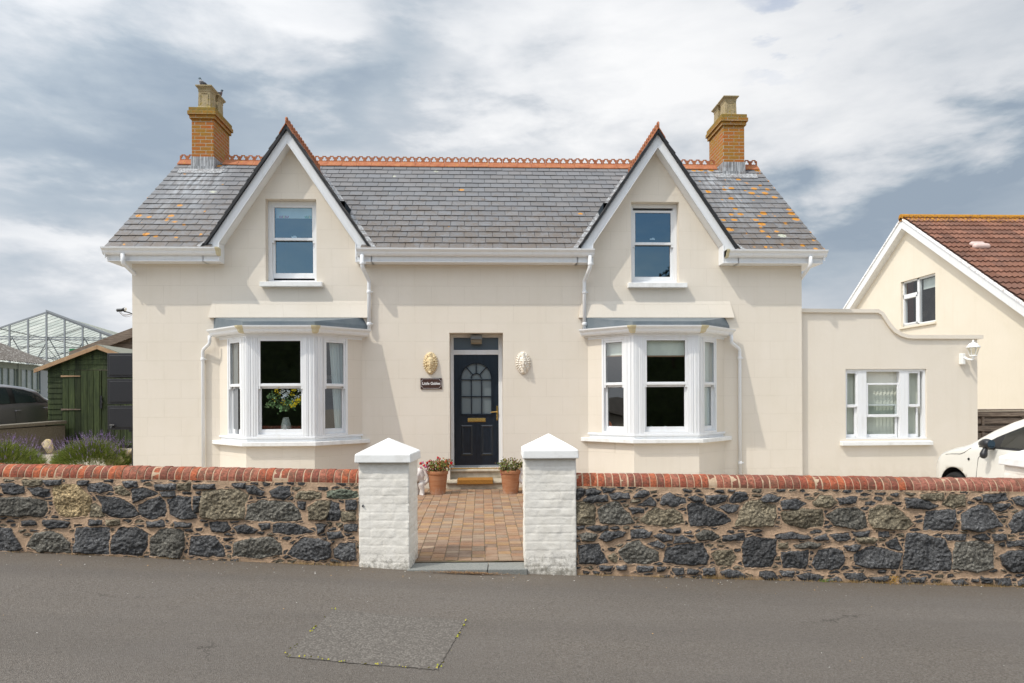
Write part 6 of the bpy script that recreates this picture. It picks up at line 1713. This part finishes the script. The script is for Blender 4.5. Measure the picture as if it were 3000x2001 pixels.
for s in(-1,1):
    T=lambda u,t,w,s=s:(ax+s*u,t,w)
    m.prism([(0,2.845),(1.36,2.845-.388*1.36),(1.36,2.755-.388*1.36),(0,2.755)],sy0-.13,sy0-.105,T)
m.build('shed_bargeboard',m_rawwood,sh,bevel=.003)
m=MB()
for s in(-1,1):
    T=lambda u,t,w,s=s:(ax+s*u,t,w)
    m.prism([(0,2.862),(1.38,2.862-.388*1.38),(1.38,2.835-.388*1.38),(0,2.835)],sy0-.10,sy0+2.1,T)
m.build('shed_roof',m_felt,sh)
# water tank on the side wall
wt=empty('water_butt',(-6.4,13.0,1.08),'black slimline stacked water butt beside the left corner of the cottage','water butt')
for k,(z0,z1) in enumerate(((1.09,1.52),(1.545,2.0),(2.025,2.46))):
    m=MB();m.box(-6.66,-6.135,12.78,13.2,z0,z1);m.box(-6.62,-6.2,12.765,12.78,z0+.04,z1-.04);m.build('tank_section',m_butt,wt,bevel=.022,seg=3)
m=MB();m.tube([(-6.55,12.765,1.15),(-6.55,12.70,1.15),(-6.55,12.69,1.12)],[.02,.016,.014],8);m.tube([(-6.59,12.72,1.175),(-6.51,12.72,1.175)],.012,6);m.build('tap',m_trim,wt)
m=MB()
for x in(-6.25,-6.16): m.box(x,x+.05,12.8,13.15,.05,1.09)
m.box(-6.30,-6.135,12.8,13.2,1.05,1.088);m.build('tank_stand',m_trim,wt)
# timber barn behind
bn=empty('timber_barn',(-8,21.5,0),'weathered grey timber barn gable just behind the green shed','barn')
m=MB();yb=20.5;bs=.386
bt=lambda x:2.99+bs*(x+11.58)
xk=-5.0
m.face((-11.3,yb,0),(xk,yb,0),(xk,yb,bt(xk)-.15),(-11.3,yb,bt(-11.3)-.15))
z=2.3
while z<5.2:
    xa_=max(-11.3,-11.58+(z+.15+.16-2.99)/bs);m.box(xa_,xk,yb-.02,yb-.0,z,z+.145);z+=.16
m.build('plank_wall',m_greywood,bn)
m=MB();m.prism([(-11.62,bt(-11.62)),(xk,bt(xk)),(xk,bt(xk)-.24),(-11.62,bt(-11.62)-.24)],yb-.22,yb-.18,lambda u,t,w:(u,t,w));m.prism([(-11.62,bt(-11.62)+.03),(xk,bt(xk)+.03),(xk,bt(xk)-.01),(-11.62,bt(-11.62)-.01)],yb-.2,yb+5,lambda u,t,w:(u,t,w));m.build('barn_roof_edge',m_greywood,bn)
# low glazed outbuilding with corrugated roof
A=C(-15.37,21,0);B=C(-16.0,24.3,0);e=(B-A).normalized();A=A-e*4;Lb=(B-A).length;nrm=Vector((-e.y,e.x,0));
if nrm.x>0: nrm=-nrm
ob=empty('glazed_outbuilding',tuple((A+B)/2),'low outbuilding with lichened corrugated roof and old glazed wall, far left','outbuilding')
zE=2.83
nx_,ny_=int(Lb/.036),30;co=np.zeros((ny_,nx_,3));colr=None
for j in range(ny_):
    for i in range(nx_):
        u=Lb*i/(nx_-1);t=5.2*j/(ny_-1);p=A+e*u+nrm*(t-.25);co[j,i]=(p.x,p.y,zE-.0+.42*(t)+.022*math.cos(2*PI*u/.15))
grid_mesh('corrugated_roof',co.reshape(-1,3),nx_,ny_,m_asb,ob)
m=MB()
def TB(u,v,w): p=A+e*u+nrm*v;return (p.x,p.y,w)
for u in np.arange(0,Lb-.9,.375): m.box(u,u+.035,-.02,.03,.5,2.62,TB)
m.box(0,Lb-.85,-.03,.05,2.62,2.80,TB);m.box(0,Lb-.85,-.03,.05,.4,.6,TB);m.box(0,Lb-.85,-.02,.03,1.95,1.99,TB)
m.box(Lb-2.35,Lb-2.22,-.05,.05,.4,2.8,TB);m.build('glazing_frame',mat('mossy_frame',(.22,.26,.22),.8),ob)
m=MB();m.face(TB(0,.01,.5),TB(Lb-.85,.01,.5),TB(Lb-.85,.01,2.62),TB(0,.01,2.62));m.build('window_pane',mat('dusty_glass',(.19,.25,.26),.25,.6,fn=speck((.15,.20,.215),(.26,.315,.32),2.5,0)),ob,fixn=False)
m=MB()
for k in range(14): m.box(Lb-.85+k*.075,Lb-.85+k*.075+.045,-.04,.02,0,2.72,TB)
m.box(Lb-.85,Lb+.2,-.01,.02,0,2.72,TB);m.build('metal_cladding',m_zinc,ob)
# big greenhouse
def whitewash():
    m=bpy.data.materials.new('whitewashed_glass');m.use_nodes=True;t=NT(m.node_tree);t.n.clear();o=t.new('ShaderNodeOutputMaterial')
    n=t.noise(obc(t),.9,4);c=t.mix(t.ramp(n,[(.35,0.),(.7,1.)]),(.46,.51,.46),(.70,.73,.67))
    tr=t.new('ShaderNodeBsdfTranslucent');t.link(c,tr.inputs[0]);df=t.new('ShaderNodeBsdfDiffuse');t.link(c,df.inputs[0]);tp=t.new('ShaderNodeBsdfTransparent')
    a=t.new('ShaderNodeMixShader');a.inputs[0].default_value=.45;t.link(tr.outputs[0],a.inputs[1]);t.link(df.outputs[0],a.inputs[2])
    b=t.new('ShaderNodeMixShader');b.inputs[0].default_value=.22;t.link(a.outputs[0],b.inputs[1]);t.link(tp.outputs[0],b.inputs[2]);t.link(b.outputs[0],o.inputs[0]);return m
m_whitewash=whitewash()
gx,gz=C(-24.3,38.0,0),0
rot=-.25;ex=Vector((R0.x*math.cos(rot)-R0.y*math.sin(rot),R0.x*math.sin(rot)+R0.y*math.cos(rot),0)).normalized()
ex=(R0+F_*.24).normalized();ey=(F_-R0*.24).normalized()
gA=G(136,913,38.0);zA=gA.z
gh=empty('greenhouse',(gA.x,gA.y,0),'large steel and glass greenhouse with a pitched gable, far left behind the sheds','greenhouse')
GO=Vector((gA.x,gA.y,0));gs=.40;GW=9.0
def TG(u,v,w): p=GO+ex*u+ey*v;return (p.x,p.y,w)
GD=28
m=MB()
def bar(p,q,w=.05):
    m.tube([TG(*p),TG(*q)],w,4)
for s in(-1,1):
    m.prism([(0,zA),(s*GW,zA-gs*GW),(s*GW,zA-gs*GW-.09),(0,zA-.09)],-.04,.04,TG)
    if s>0: m.prism([(0,zA+.10),(s*GW,zA-gs*GW+.10),(s*GW,zA-gs*GW+.0),(0,zA)],-.10,.30,TG)
for k in range(-9,10): m.box(k*.88-.035,k*.88+.035,-.05,.05,0,zA-gs*abs(k*.88)-.05,TG)
zc_=5.05
for dz in(0,-.12): m.box(-5.6,5.6,.05,.15,zc_+dz,zc_+dz+.055,TG)
m.box(-7,7,.5,.55,3.95,4.0,TG)
for k in range(-6,6,2):
    for a,b in((k,k+1),(k+2,k+1)): bar((a*.88*1.0,.3,zc_),(b*.88,.3,3.3),.028)
m.build('steel_frame',m_galv,gh)
for v in(6,12,18,24):
    m=MB()
    for a in range(-6,6,2): bar((a*1.1,v,zc_-.1),((a+1)*1.1,v,3.6),.02);bar(((a+2)*1.1,v,zc_-.1),((a+1)*1.1,v,3.6),.02)
    bar((-6,v,zc_-.1),(6,v,zc_-.1),.03);bar((-6.5,v,3.6),(6.5,v,3.6),.03)
    for s in(-1,1): bar((0,v,zA-.2),(s*GW,v,zA-gs*GW-.2),.03)
    m.build('roof_truss',m_galv,gh)
for s in(-1,1):
    m=MB()
    v=.6
    while v<GD: bar((0,v,zA-.02),(s*GW,v,zA-gs*GW-.02),.013);v+=.73
    for t in(.25,.5,.75): bar((s*GW*t,0,zA-gs*GW*t-.06),(s*GW*t,GD,zA-gs*GW*t-.06),.03)
    m.build('glazing_bars',m_galv,gh)
    m=MB();m.face(TG(0,0,zA),TG(s*GW,0,zA-gs*GW),TG(s*GW,GD,zA-gs*GW),TG(0,GD,zA))
    m.build('roof_glass',m_whitewash,gh,fixn=False)
m=MB();m.face(TG(-GW,GD,0),TG(GW,GD,0),TG(GW,GD,zA-gs*GW),TG(0,GD,zA),TG(-GW,GD,zA-gs*GW));m.build('end_glass',mat('pale_end_glass',(.55,.60,.58),.4),gh,fixn=False)
m=MB();m.box(1.25,2.9,-.45,-.1,3.3,4.44,lambda u,v,w:TG(u,v,w));m.build('green_vent_box',m_greens,gh,bevel=.01)
# ---------------------------------------------------------------- plants
def blade(m,p,d,w,col,tip=.2):
    m.col=col;d=Vector(d);s=d.cross(Vector((random.uniform(-1,1),random.uniform(-1,1),.2)));s=s.normalized()*w if s.length>1e-5 else Vector((w,0,0))
    p=Vector(p);m.face(p-s,p+s,p+d+s*tip,p+d-s*tip)
def lavender(c,rx,ry,h,label,seed):
    random.seed(seed);c=Vector(c);root=empty('lavender_bush',tuple(c),label,'lavender','lavender bushes left of the cottage')
    m=MB()
    for k in range(11000):
        a=random.uniform(0,2*PI);r=math.sqrt(random.random());el=random.uniform(.15,1.0)
        dirv=Vector((math.cos(a)*r*1.0,math.sin(a)*r,el*1.0))
        base=c+Vector((math.cos(a)*r*rx*.85,math.sin(a)*r*ry*.85,h*.72*math.sqrt(max(0,1-r*r*.85))*random.uniform(.25,1.0)**.5))
        L=random.uniform(.06,.15);g=random.uniform(.5,1.5);k_=random.choice([(.17,.22,.035),(.22,.27,.05),(.12,.17,.035),(.28,.29,.07)])
        blade(m,base,dirv.normalized()*L,random.uniform(.0018,.0035),tuple(q*g for q in k_),.3)
    m.build('foliage',m_plant,root,attrib=True,fixn=False)
    m=MB();st_=MB()
    for k in range(430):
        a=random.uniform(0,2*PI);r=math.sqrt(random.random())
        b=c+Vector((math.cos(a)*r*rx*.9,math.sin(a)*r*ry*.9,h*.60*math.sqrt(max(.05,1-r*r*.8))))
        d=Vector((math.cos(a)*r*.55+random.gauss(0,.14),math.sin(a)*r*.55+random.gauss(0,.14),1)).normalized()
        L=random.uniform(.10,.30)*(1 if r<.8 else 1.2);blade(st_,b,d*L,.0016,(.12,.15,.05),.7)
        t=b+d*L;n=random.randint(5,10)
        for j in range(n):
            q=t+d*(.011*j-.02)+Vector((random.gauss(0,.004),random.gauss(0,.004),0));w=.0075*(1-.4*j/n)*random.uniform(.7,1.4)
            m.col=random.choice([(.22,.12,.34),(.30,.18,.45),(.40,.26,.56),(.15,.08,.24),(.46,.34,.58)])
            a1=Vector((random.uniform(-1,1),random.uniform(-1,1),random.uniform(-.3,1))).normalized()*w*1.3;a2=Vector((random.uniform(-1,1),random.uniform(-1,1),random.uniform(-.3,1))).normalized()*w
            m.face(q-a1*.5,q+a2,q+a1);m.face(q-a2,q+a1*.6,q+a2*.4+Vector((0,0,w)))
    fo=m.build('flower_spikes',m_plant,root,attrib=True,fixn=False);st_.build('flower_stalks',m_plant,root,attrib=True,fixn=False);return root
lavender((-8.72,12.95,.26),.95,.48,.80,'left lavender bush with purple spikes, below the block wall and grey car',11)
lavender((-7.08,13.05,.26),.74,.46,.82,'right lavender bush with purple spikes, below the green shed doors',12)
random.seed(9)
def rock(name,label,c,r,seed,cat='rock',grp='pale rocks by the lavender'):
    rs=random.Random(seed);b=bmesh.new();bmesh.ops.create_icosphere(b,subdivisions=3,radius=1)
    pl=[(Vector((rs.gauss(0,1),rs.gauss(0,1),rs.gauss(0,1))).normalized(),rs.uniform(.55,.9)) for _ in range(12)]
    for v in b.verts:
        for n,d in pl:
            q=v.co.dot(n)
            if q>d: v.co-=n*(q-d)
        v.co=Vector((v.co.x*r[0]+c[0],v.co.y*r[1]+c[1],v.co.z*r[2]+c[2]))
    me=bpy.data.meshes.new(name);b.to_mesh(me);b.free();me.materials.append(m_rock);o=bpy.data.objects.new(name,me);COL.objects.link(o);return tag(o,label,cat,grp,'thing')
rock('rock','large pale limestone rock leaning against the left corner of the cottage',(-6.62,13.0,.50),(.20,.15,.13),3)
rock('rock','tall pale rock behind the large one at the house corner',(-6.45,13.2,.60),(.13,.12,.16),5)
rock('rock','small flat pale rock under the large one at the house corner',(-6.50,12.82,.36),(.12,.10,.07),8)
rock('rock','low pale rock at the left of the rock pile beside the right lavender',(-6.78,12.86,.34),(.10,.10,.06),9)
rock('rock','upright rough tan rock between the left lavender and the green shed',(-8.62,14.3,.72),(.12,.10,.15),23)
m=MB()
for k in range(3):
    m.box(-9.3,-6.7,14.55+.0*k,14.62,.44+k*.055,.44+k*.055+.048)
o=m.build('timber_edging',m_greywood);tag(o,'low weathered timber edging in front of the shed','edging',kind='thing')
# flower pots
def potplant(cx,cy,label,mirror,seed):
    random.seed(seed);root=empty('flower_pot',(cx,cy,.01),label,'plant pot','terracotta pots either side of the front step')
    m=MB();m.lathe([(0,0),(.126,0),(.129,.006),(.165,.33),(.172,.333),(.178,.345),(.178,.385),(.172,.393),(.158,.393),(.150,.36),(.0,.355)],(cx,cy,.010),40);m.build('pot',m_tpot,root,smooth=False).modifiers.new('b','BEVEL').width=.003
    m=MB();m.lathe([(.153,.362),(0,.372)],(cx,cy,.010),24);m.build('soil',m_soil,root)
    m=MB();heads=[]
    tops=[]
    for k in range(26):
        a=random.uniform(0,2*PI);r=random.random()**.5*.12;b=Vector((cx+math.cos(a)*r*.6,cy+math.sin(a)*r*.6,.37));q=Vector((cx+math.cos(a)*(r+.09*random.random()+.02),cy+math.sin(a)*(r+.06),.42+random.uniform(.02,.15)))
        tops.append(q);m.col=(.16,.12,.05);m.tube([b,b.lerp(q,.5)+Vector((random.gauss(0,.01),random.gauss(0,.01),.015)),q],[.005,.004,.003],5)
    m.build('stems',m_plant,root,attrib=True)
    m=MB()
    pal=[(.09,.14,.025),(.14,.19,.035),(.20,.22,.05),(.06,.09,.02),(.24,.13,.03),(.30,.11,.03),(.20,.05,.02)] if mirror<0 else [(.09,.12,.025),(.14,.17,.04),(.20,.20,.06),(.06,.08,.02),(.26,.20,.08),(.17,.11,.05)]
    for k in range(620):
        t=random.choice(tops);c=Vector((t.x,t.y,t.z))+Vector((random.gauss(0,.036),random.gauss(0,.034),random.gauss(-.02,.032)))
        c.z=max(c.z,.395)
        r=random.uniform(.008,.021);n=Vector((random.gauss(0,.6),random.gauss(-.5,.6),random.gauss(.6,.5))).normalized();u=n.orthogonal().normalized();v=n.cross(u);g=random.uniform(.6,1.4);m.col=tuple(x*g for x in random.choice(pal))
        cc=m.pt(c-n*.003);ring=[m.pt(c+(u*math.cos(2*PI*j/7)+v*math.sin(2*PI*j/7))*r*random.uniform(.8,1.1)) for j in range(7)]
        for j in range(6): m.idx([cc,ring[j],ring[j+1]])
    m.build('leaves',m_plant,root,attrib=True,fixn=False)
    return root,tops
def flowerhead(root,c,r,cols,n=34):
    m=MB()
    for k in range(n):
        d=Vector((random.gauss(0,1),random.gauss(0,1),random.gauss(0,1))).normalized();p=Vector(c)+d*r*random.uniform(.5,1);u=d.orthogonal().normalized();v=d.cross(u);m.col=random.choice(cols);s=r*.42
        i0=m.pt(p);rg=[m.pt(p+(u*math.cos(2*PI*j/5)+v*math.sin(2*PI*j/5))*s-d*s*.3) for j in range(5)]
        for j in range(5): m.idx([i0,rg[j],rg[(j+1)%5]])
    m.tube([Vector(c),Vector(c)+Vector((-(c[0]-root.location.x)*.5,-(c[1]-root.location.y)*.5,-.11))],[.003,.003],4)
    return m.build('flower_head',m_plant,root,attrib=True,fixn=False)
RED=[(.55,.015,.02),(.70,.03,.03),(.45,.01,.02)];PNK=[(.70,.18,.38),(.80,.35,.50),(.60,.12,.30)]
r1,t1=potplant(-.742,11.85,'terracotta pot with red and pink geraniums left of the front step',-1,21)
def fp(px,py,y=11.78): p=W(px,py,y);return (p.x,p.y,p.z)
for px,py,r,cl in ((1283,1341,.026,RED),(1289,1344,.020,RED),(1322,1357,.030,RED),(1306,1351,.018,RED),(1252,1356,.026,RED),(1258,1351,.020,RED),(1232,1358,.028,RED),(1242,1364,.024,RED),(1238,1355,.024,PNK),(1247,1368,.024,PNK),(1262,1349,.014,PNK),(1233,1370,.022,PNK)):
    flowerhead(r1,fp(px,py,11.70 if px<1250 else 11.8),r,cl)
r2,t2=potplant(.49,11.85,'terracotta pot with straggly geranium right of the front step',1,22)
for px,py,r,cl in ((1524,1368,.014,RED),(1505,1348,.010,PNK),(1468,1389,.012,PNK),(1458,1371,.010,PNK),(1487,1356,.010,[(.6,.3,.12)])): flowerhead(r2,fp(px,py),r,cl,16)
# elephants carved in white stone
def elephant(sx,cx,label):
    def P(u,v,y=0): 
        x=((1160+u/11.2)-1410)/2050*11.8;z=1.61-((1320+v/11.2)-1168)/2050*11.8
        return (cx+sx*(x+.889),11.80+y,max(z,.0))
    ch=[[P(600,800)+(.12,),P(350,820)+(.15,),P(80,860)+(.145,)],
        [P(640,700)+(.085,),P(760,690)+(.08,),P(800,800)+(.075,),P(800,920)+(.055,),P(850,1010)+(.047,),P(930,1040)+(.040,),P(1010,985)+(.034,),P(1040,900)+(.029,),P(1015,800)+(.025,),P(975,710)+(.021,),P(975,640)+(.021,),P(990,595)+(.026,)],
        [P(700,780,-.09)+(.05,),P(690,900,-.10)+(.04,)],[P(700,780,.09)+(.05,),P(690,900,.10)+(.04,)]]
    for u in(870,700): 
        s=-.065 if u==870 else .065
        ch.append([P(u-40,1080,s)+(.055,),P(u,1240,s)+(.042,),P(u-10,1380,s)+(.046,)]);
        for q in(-.03,0,.03): ch.append([P(u+20,1405,s+q-.01)+(.018,)])
    for s in(-.07,.07): ch.append([P(120,1000,s)+(.07,),P(100,1240,s)+(.05,),P(90,1385,s)+(.052,)])
    o=organic('elephant_statue',ch,.010,m_statue,None,None,4)
    m=MB();m.tube([P(*a,y) for a,y in(((830,970),-.05),((900,1075),-.062),((975,1110),-.05))],[.010,.012,.004],6);m.build('tusk',m_statue,o)
    return tag(o,label,'statue','white elephant statues flanking the step','thing')
elephant(1,-.889,'white stone elephant with raised trunk beside the pot of red geraniums')
elephant(-1,.62,'white stone elephant mostly hidden behind the right gate pillar')
# pigeons
def pigeon(c,sx,h,label,crouch=0):
    c=Vector(c)
    def P(x,y,z,r): return (c.x+sx*x,c.y+y,c.z+z-crouch*z*.25,r)
    ch=[[P(-.045,0,.135,.042),P(-.025,0,.10,.054),P(.01,0,.075,.052),P(.05,0,.05,.036),P(.09,0,.03,.020),P(.15,0,.005,.011)],[P(-.045,0,.135,.04),P(-.062,0,.175,.026),P(-.072,0,.205,.024),P(-.080,0,.208,.022)],[P(-.098,0,.205,.007),P(-.118,0,.198,.004)],
        [P(-.01,.04,.115,.022),P(.05,.040,.085,.022),P(.10,.025,.045,.013)],[P(-.01,-.04,.115,.022),P(.05,-.040,.085,.022),P(.10,-.025,.045,.013)],[P(-.01,.02,.05,.010),P(-.012,.02,.008,.006)],[P(-.01,-.02,.05,.010),P(-.012,-.02,.008,.006)]]
    def col(v):
        z=(v.z-c.z);x=sx*(v.x-c.x)
        if z>.165*(1-crouch*.25): return (.09,.125,.15)
        if x<-.10: return (.45,.18,.08)
        if z>.145*(1-crouch*.25) and x>-.075: return (.40,.40,.42)
        if x<.0 and abs(v.y-c.y)<.035: return (.17,.12,.12)
        return (.085,.085,.095)
    o=organic('wood_pigeon',ch,.006,m_plant,None,col,2);return tag(o,label,'pigeon','pigeons on the left chimney','thing')
p=W(596,242,15.2);pigeon((p.x,15.2,8.268),-1*-1,0,'grey pigeon facing left on top of the front chimney pot')
p=W(640,272,15.66);pigeon((p.x,15.66,8.268),-1,0,'grey pigeon facing right on the rear chimney pot, lower than its neighbour',1)
# ---------------------------------------------------------------- behind the glass
def vx(px,py,y=12.08): p=W(px,py,y);return Vector(p)
va=empty('flower_vase',tuple(vx(838,1262)),'clear ribbed glass vase of yellow and white flowers in the left bay window','vase of flowers')
c=vx(838,1261);c.z=.993;m=MB();k=.0058
prof=[(.0,0),(.078,0),(.082,.03),(.087,.10),(.082,.18),(.060,.27),(.048,.315),(.056,.318)]
m.lathe([(r*.98,z) for r,z in prof],c,24);m.build('vase',mat('ribbed_glass',(.42,.45,.44),.25,.6,fn=lambda t,b:setattr(b.inputs['Alpha'],'default_value',.45)),va,smooth=True,fixn=False)
random.seed(31);m=MB();lf=MB()
def fl(px,py,r,cols,n=14,base=(838,1205)):
    p=vx(px,py,12.06+random.uniform(-.04,.05));b=vx(*base);b.x+=random.uniform(-.03,.03)
    st_.col=(.10,.14,.06);st_.tube([b,b.lerp(p,.5)+Vector((0,0,.03)),p],.003,4)
    for k in range(n):
        q=p+Vector((random.gauss(0,r),random.gauss(0,r*.6),random.gauss(0,r)));m_=fm;m_.col=random.choice(cols);s=random.uniform(.010,.020)
        u=Vector((random.gauss(0,1),random.gauss(0,.9),random.gauss(0,.6))).normalized()*s;v=Vector((-u.z,.3*s,u.x));m_.face(q+u,q+v,q-u,q-v)
st_=MB();fm=MB();Yl=[(.90,.68,.02),(.80,.56,.01),(.95,.75,.05)];Wh=[(.80,.84,.90),(.70,.75,.82),(.9,.92,.94)];Gr=[(.14,.26,.10),(.18,.32,.13),(.24,.38,.17),(.10,.18,.08)];PG=[(.35,.46,.24),(.25,.36,.16)]
Z=lambda u,v:(660+u/4.753,960+v/4.753)
for u,v in((725,855),(745,905),(820,1045),(930,930),(970,860),(925,1075),(985,1060),(1020,1010),(960,1050),(700,1005),(1080,960),(1040,990)): fl(*Z(u,v),.022,Yl,12)
for u,v in((810,870),(825,950),(800,1000),(880,900),(1000,945),(1040,860),(970,1000),(1065,830),(780,890),(850,930)): fl(*Z(u,v),.022,Wh,12)
for u,v in((600,955),(580,1080)): fl(*Z(u,v),.024,PG,22)
for u,v in((700,960),(640,1050),(700,1090),(740,1070),(780,1110),(870,1090),(900,1000),(940,1115),(770,1150),(860,1040),(1060,1050),(650,940),(910,1050)): fl(*Z(u,v),.030,Gr,18)
fm.build('blooms',m_plant,va,attrib=True,fixn=False);st_.build('stems',m_plant,va,attrib=True)
def curtain(name,label,pts,z0,z1,mt,amp=.02,freq=9,taper=0):
    m=MB();n=40;A=Vector((*pts[0],0));B=Vector((*pts[1],0));d=(B-A);nn=Vector((-d.y,d.x,0)).normalized()
    rows=[]
    for j in range(9):
        t=j/8.;row=[]
        for i in range(n+1):
            s=i/n;q=A+d*(s*(1-taper*(1-t))+taper*(1-t));q=q+nn*amp*math.sin(s*freq*2*PI);row.append(m.pt((q.x,q.y,z0+(z1-z0)*t)))
        rows.append(row)
    for j in range(8):
        for i in range(n): m.idx([rows[j][i],rows[j][i+1],rows[j+1][i+1],rows[j+1][i]])
    o=m.build(name,mt,None,smooth=True,fixn=False);return tag(o,label,'curtain',kind='thing')
cb=BC[0]
curtain('curtain','pale blue-grey curtain gathered in the right light of the left bay window',((cb+.74,12.27),(cb+.98,12.51)),1.0,2.64,m_curt,.016,5,.35)
curtain('curtain','grey pleated curtain in the left light of the left bay window',((cb-1.02,12.52),(cb-.80,12.22)),1.0,2.64,mat('grey_curtain',(.28,.29,.30),.9),.014,7)
def blind(name,label,x0,x1,y0,y1,z0,z1):
    m=MB();n=24
    for k in range(n):
        s0,s1=k/n,(k+1)/n;a=(x0+(x1-x0)*s0,y0+(y1-y0)*s0);b=(x0+(x1-x0)*s1,y0+(y1-y0)*s1);w0_=.006*math.sin(k*1.3);w1_=.006*math.sin((k+1)*1.3)
        m.face((a[0],a[1],z0+w0_),(b[0],b[1],z0+w1_),(b[0],b[1],z1),(a[0],a[1],z1))
    o=m.build(name,m_blind,None,fixn=False);tag(o,label,'window blind','raised fabric blinds','thing')
    m=MB();m.tube([(x0,y0-.004,z0-.004),(x1,y1-.004,z0-.004)],.014,6);m.build('blind_rail',mat('oak_rail',(.34,.22,.14),.7),o)
cb=BC[1]
blind('roller_blind','cream blind half raised in the wide front light of the right bay window',cb-.36,cb+.36,12.03,12.03,2.34,2.66)
blind('roller_blind','cream blind half raised in the left side light of the right bay window',cb-.98,cb-.66,12.50,12.18,2.36,2.66)
curtain('curtain','pale curtain in the right side light of the right bay window',((cb+.72,12.20),(cb+.98,12.50)),1.0,2.64,m_curt,.012,6,.0)
o=organic('cushion',[[(cb-.88,12.55,1.0,.09),(cb-.90,12.58,1.12,.08),(cb-.92,12.60,1.22,.03)],[(cb-.74,12.5,1.0,.07)]],.018,m_orange,None,None,5);tag(o,'orange cushion low in the left light of the right bay window','cushion',kind='thing')
def sheepfig(c,label):
    c=Vector(c);o=organic('sheep_ornament',[[(c.x+.04,c.y,c.z+.055,.055),(c.x-.02,c.y,c.z+.055,.05)],[(c.x-.07,c.y-.01,c.z+.10,.03),(c.x-.10,c.y-.02,c.z+.095,.02)],[(c.x-.06,c.y-.05,c.z+.12,.010)],[(c.x-.06,c.y+.03,c.z+.12,.010)]]+[[(c.x+a,c.y+b,c.z+.04,.016),(c.x+a,c.y+b,c.z+.008,.013)] for a in(-.04,.06) for b in(-.03,.03)],.008,mat('grey_stoneware',(.30,.33,.31),.8),None,None,3)
    return tag(o,label,'ornament','pottery sheep in the right bay window','thing')
sheepfig((cb+.10,12.12,.993),'larger grey pottery sheep inside the front light of the right bay window')
sheepfig((cb-.14,12.16,.993),'smaller grey pottery sheep left of the larger one in the right bay window')
m=MB();x0,x1=-3.70,-3.02;m.face((x0,12.86,4.90),(x1,12.86,4.90),(x1,12.86,5.10),(x0,12.86,5.10))
o=m.build('roller_blind',m_blind,None,fixn=False);tag(o,'pale blind with printed flowers at the top of the left upstairs window','window blind','raised fabric blinds','thing')
m=MB()
for cx_,cl in((-3.56,(.62,.13,.18)),(-3.10,(.20,.50,.25))):
    for k in range(-3,4):
        m.col=cl if k else (.8,.7,.25);m.face((cx_+k*.022-.010,12.858,4.905),(cx_+k*.022+.010,12.858,4.905),(cx_+k*.028+.006,12.858,4.955-.003*abs(k)),(cx_+k*.028-.006,12.858,4.955-.003*abs(k)))
m.build('flower_print',m_plant,o,attrib=True,fixn=False)
# ================================================================== ACROSS THE ROAD (seen mirrored in the panes)
def hedge():
    root=empty('hedge',(0,-7.6,0),'tall dense green hedge across the road, behind the viewer','hedge')
    n=160;k=40;X=np.linspace(-24,24,n);Zz=np.linspace(0,1,k);XX,ZZ=np.meshgrid(X,Zz);top=4.5+1.0*fbm(X*.35,X*0,4,3)+.35*np.sin(X*1.7)
    Hh=ZZ*top[None];Yy=-7.2-.8*ZZ**3+.6*(fbm(XX*1.3,Hh*1.3,5,4)-.5)
    grid_mesh('foliage',np.stack([XX,Yy,Hh+road_z(XX)-.2],-1).reshape(-1,3),n,k,m_hedge,root)
    m=MB();rs=random.Random(8)
    for q in range(5000):
        x=rs.uniform(-24,24);z=rs.uniform(.5,1.05)*float(np.interp(x,X,top));p=Vector((x,-7.4-rs.uniform(0,.8),z));s=rs.uniform(.05,.13);g=rs.uniform(.5,1.5);m.col=(.035*g,.062*g,.014*g)
        u=Vector((rs.gauss(0,1),rs.gauss(0,1),rs.gauss(0,1))).normalized()*s;v=u.orthogonal().normalized()*s*.6;m.face(p+u,p+v,p-u,p-v)
    m.build('leaves',m_plant,root,attrib=True,fixn=False)
hedge()
def frond_tree(x,y,h,label,seed):
    rs=random.Random(seed);root=empty('fir_tree',(x,y,0),label,'tree','trees across the road');m=MB();m.col=(.06,.045,.03);m.tube([(x,y,-.5),(x+.1,y,h*.5),(x,y,h-.3)],[.16,.10,.04],7);m.build('trunk',m_plant,root,attrib=True)
    m=MB()
    for k in range(26):
        z=h*.45+rs.random()*h*.55;a=rs.uniform(0,2*PI);L=.4+1.1*(1-(z-h*.45)/(h*.55))+rs.uniform(0,.3);d=Vector((math.cos(a),math.sin(a),rs.uniform(.3,.9))).normalized()
        for q in range(60):
            t=rs.random();p=Vector((x,y,z))+d*L*t;dd=(d+Vector((rs.gauss(0,.5),rs.gauss(0,.5),rs.gauss(0.2,.5)))).normalized()*rs.uniform(.10,.24);g=rs.uniform(.6,1.4);m.col=(.018*g,.032*g,.012*g)
            s=dd.orthogonal().normalized()*.015;m.face(p-s,p+s,p+dd)
    m.build('crown',m_plant,root,attrib=True,fixn=False)
for k,(x,h) in enumerate(((6.6,7.6),(8.6,7.9),(9.5,7.5))): frond_tree(x,-7.5,h,('spiky fir tree beyond the hedge, shorter left one','spiky fir tree beyond the hedge, tallest in the middle','spiky fir tree beyond the hedge, at the right')[k],50+k)
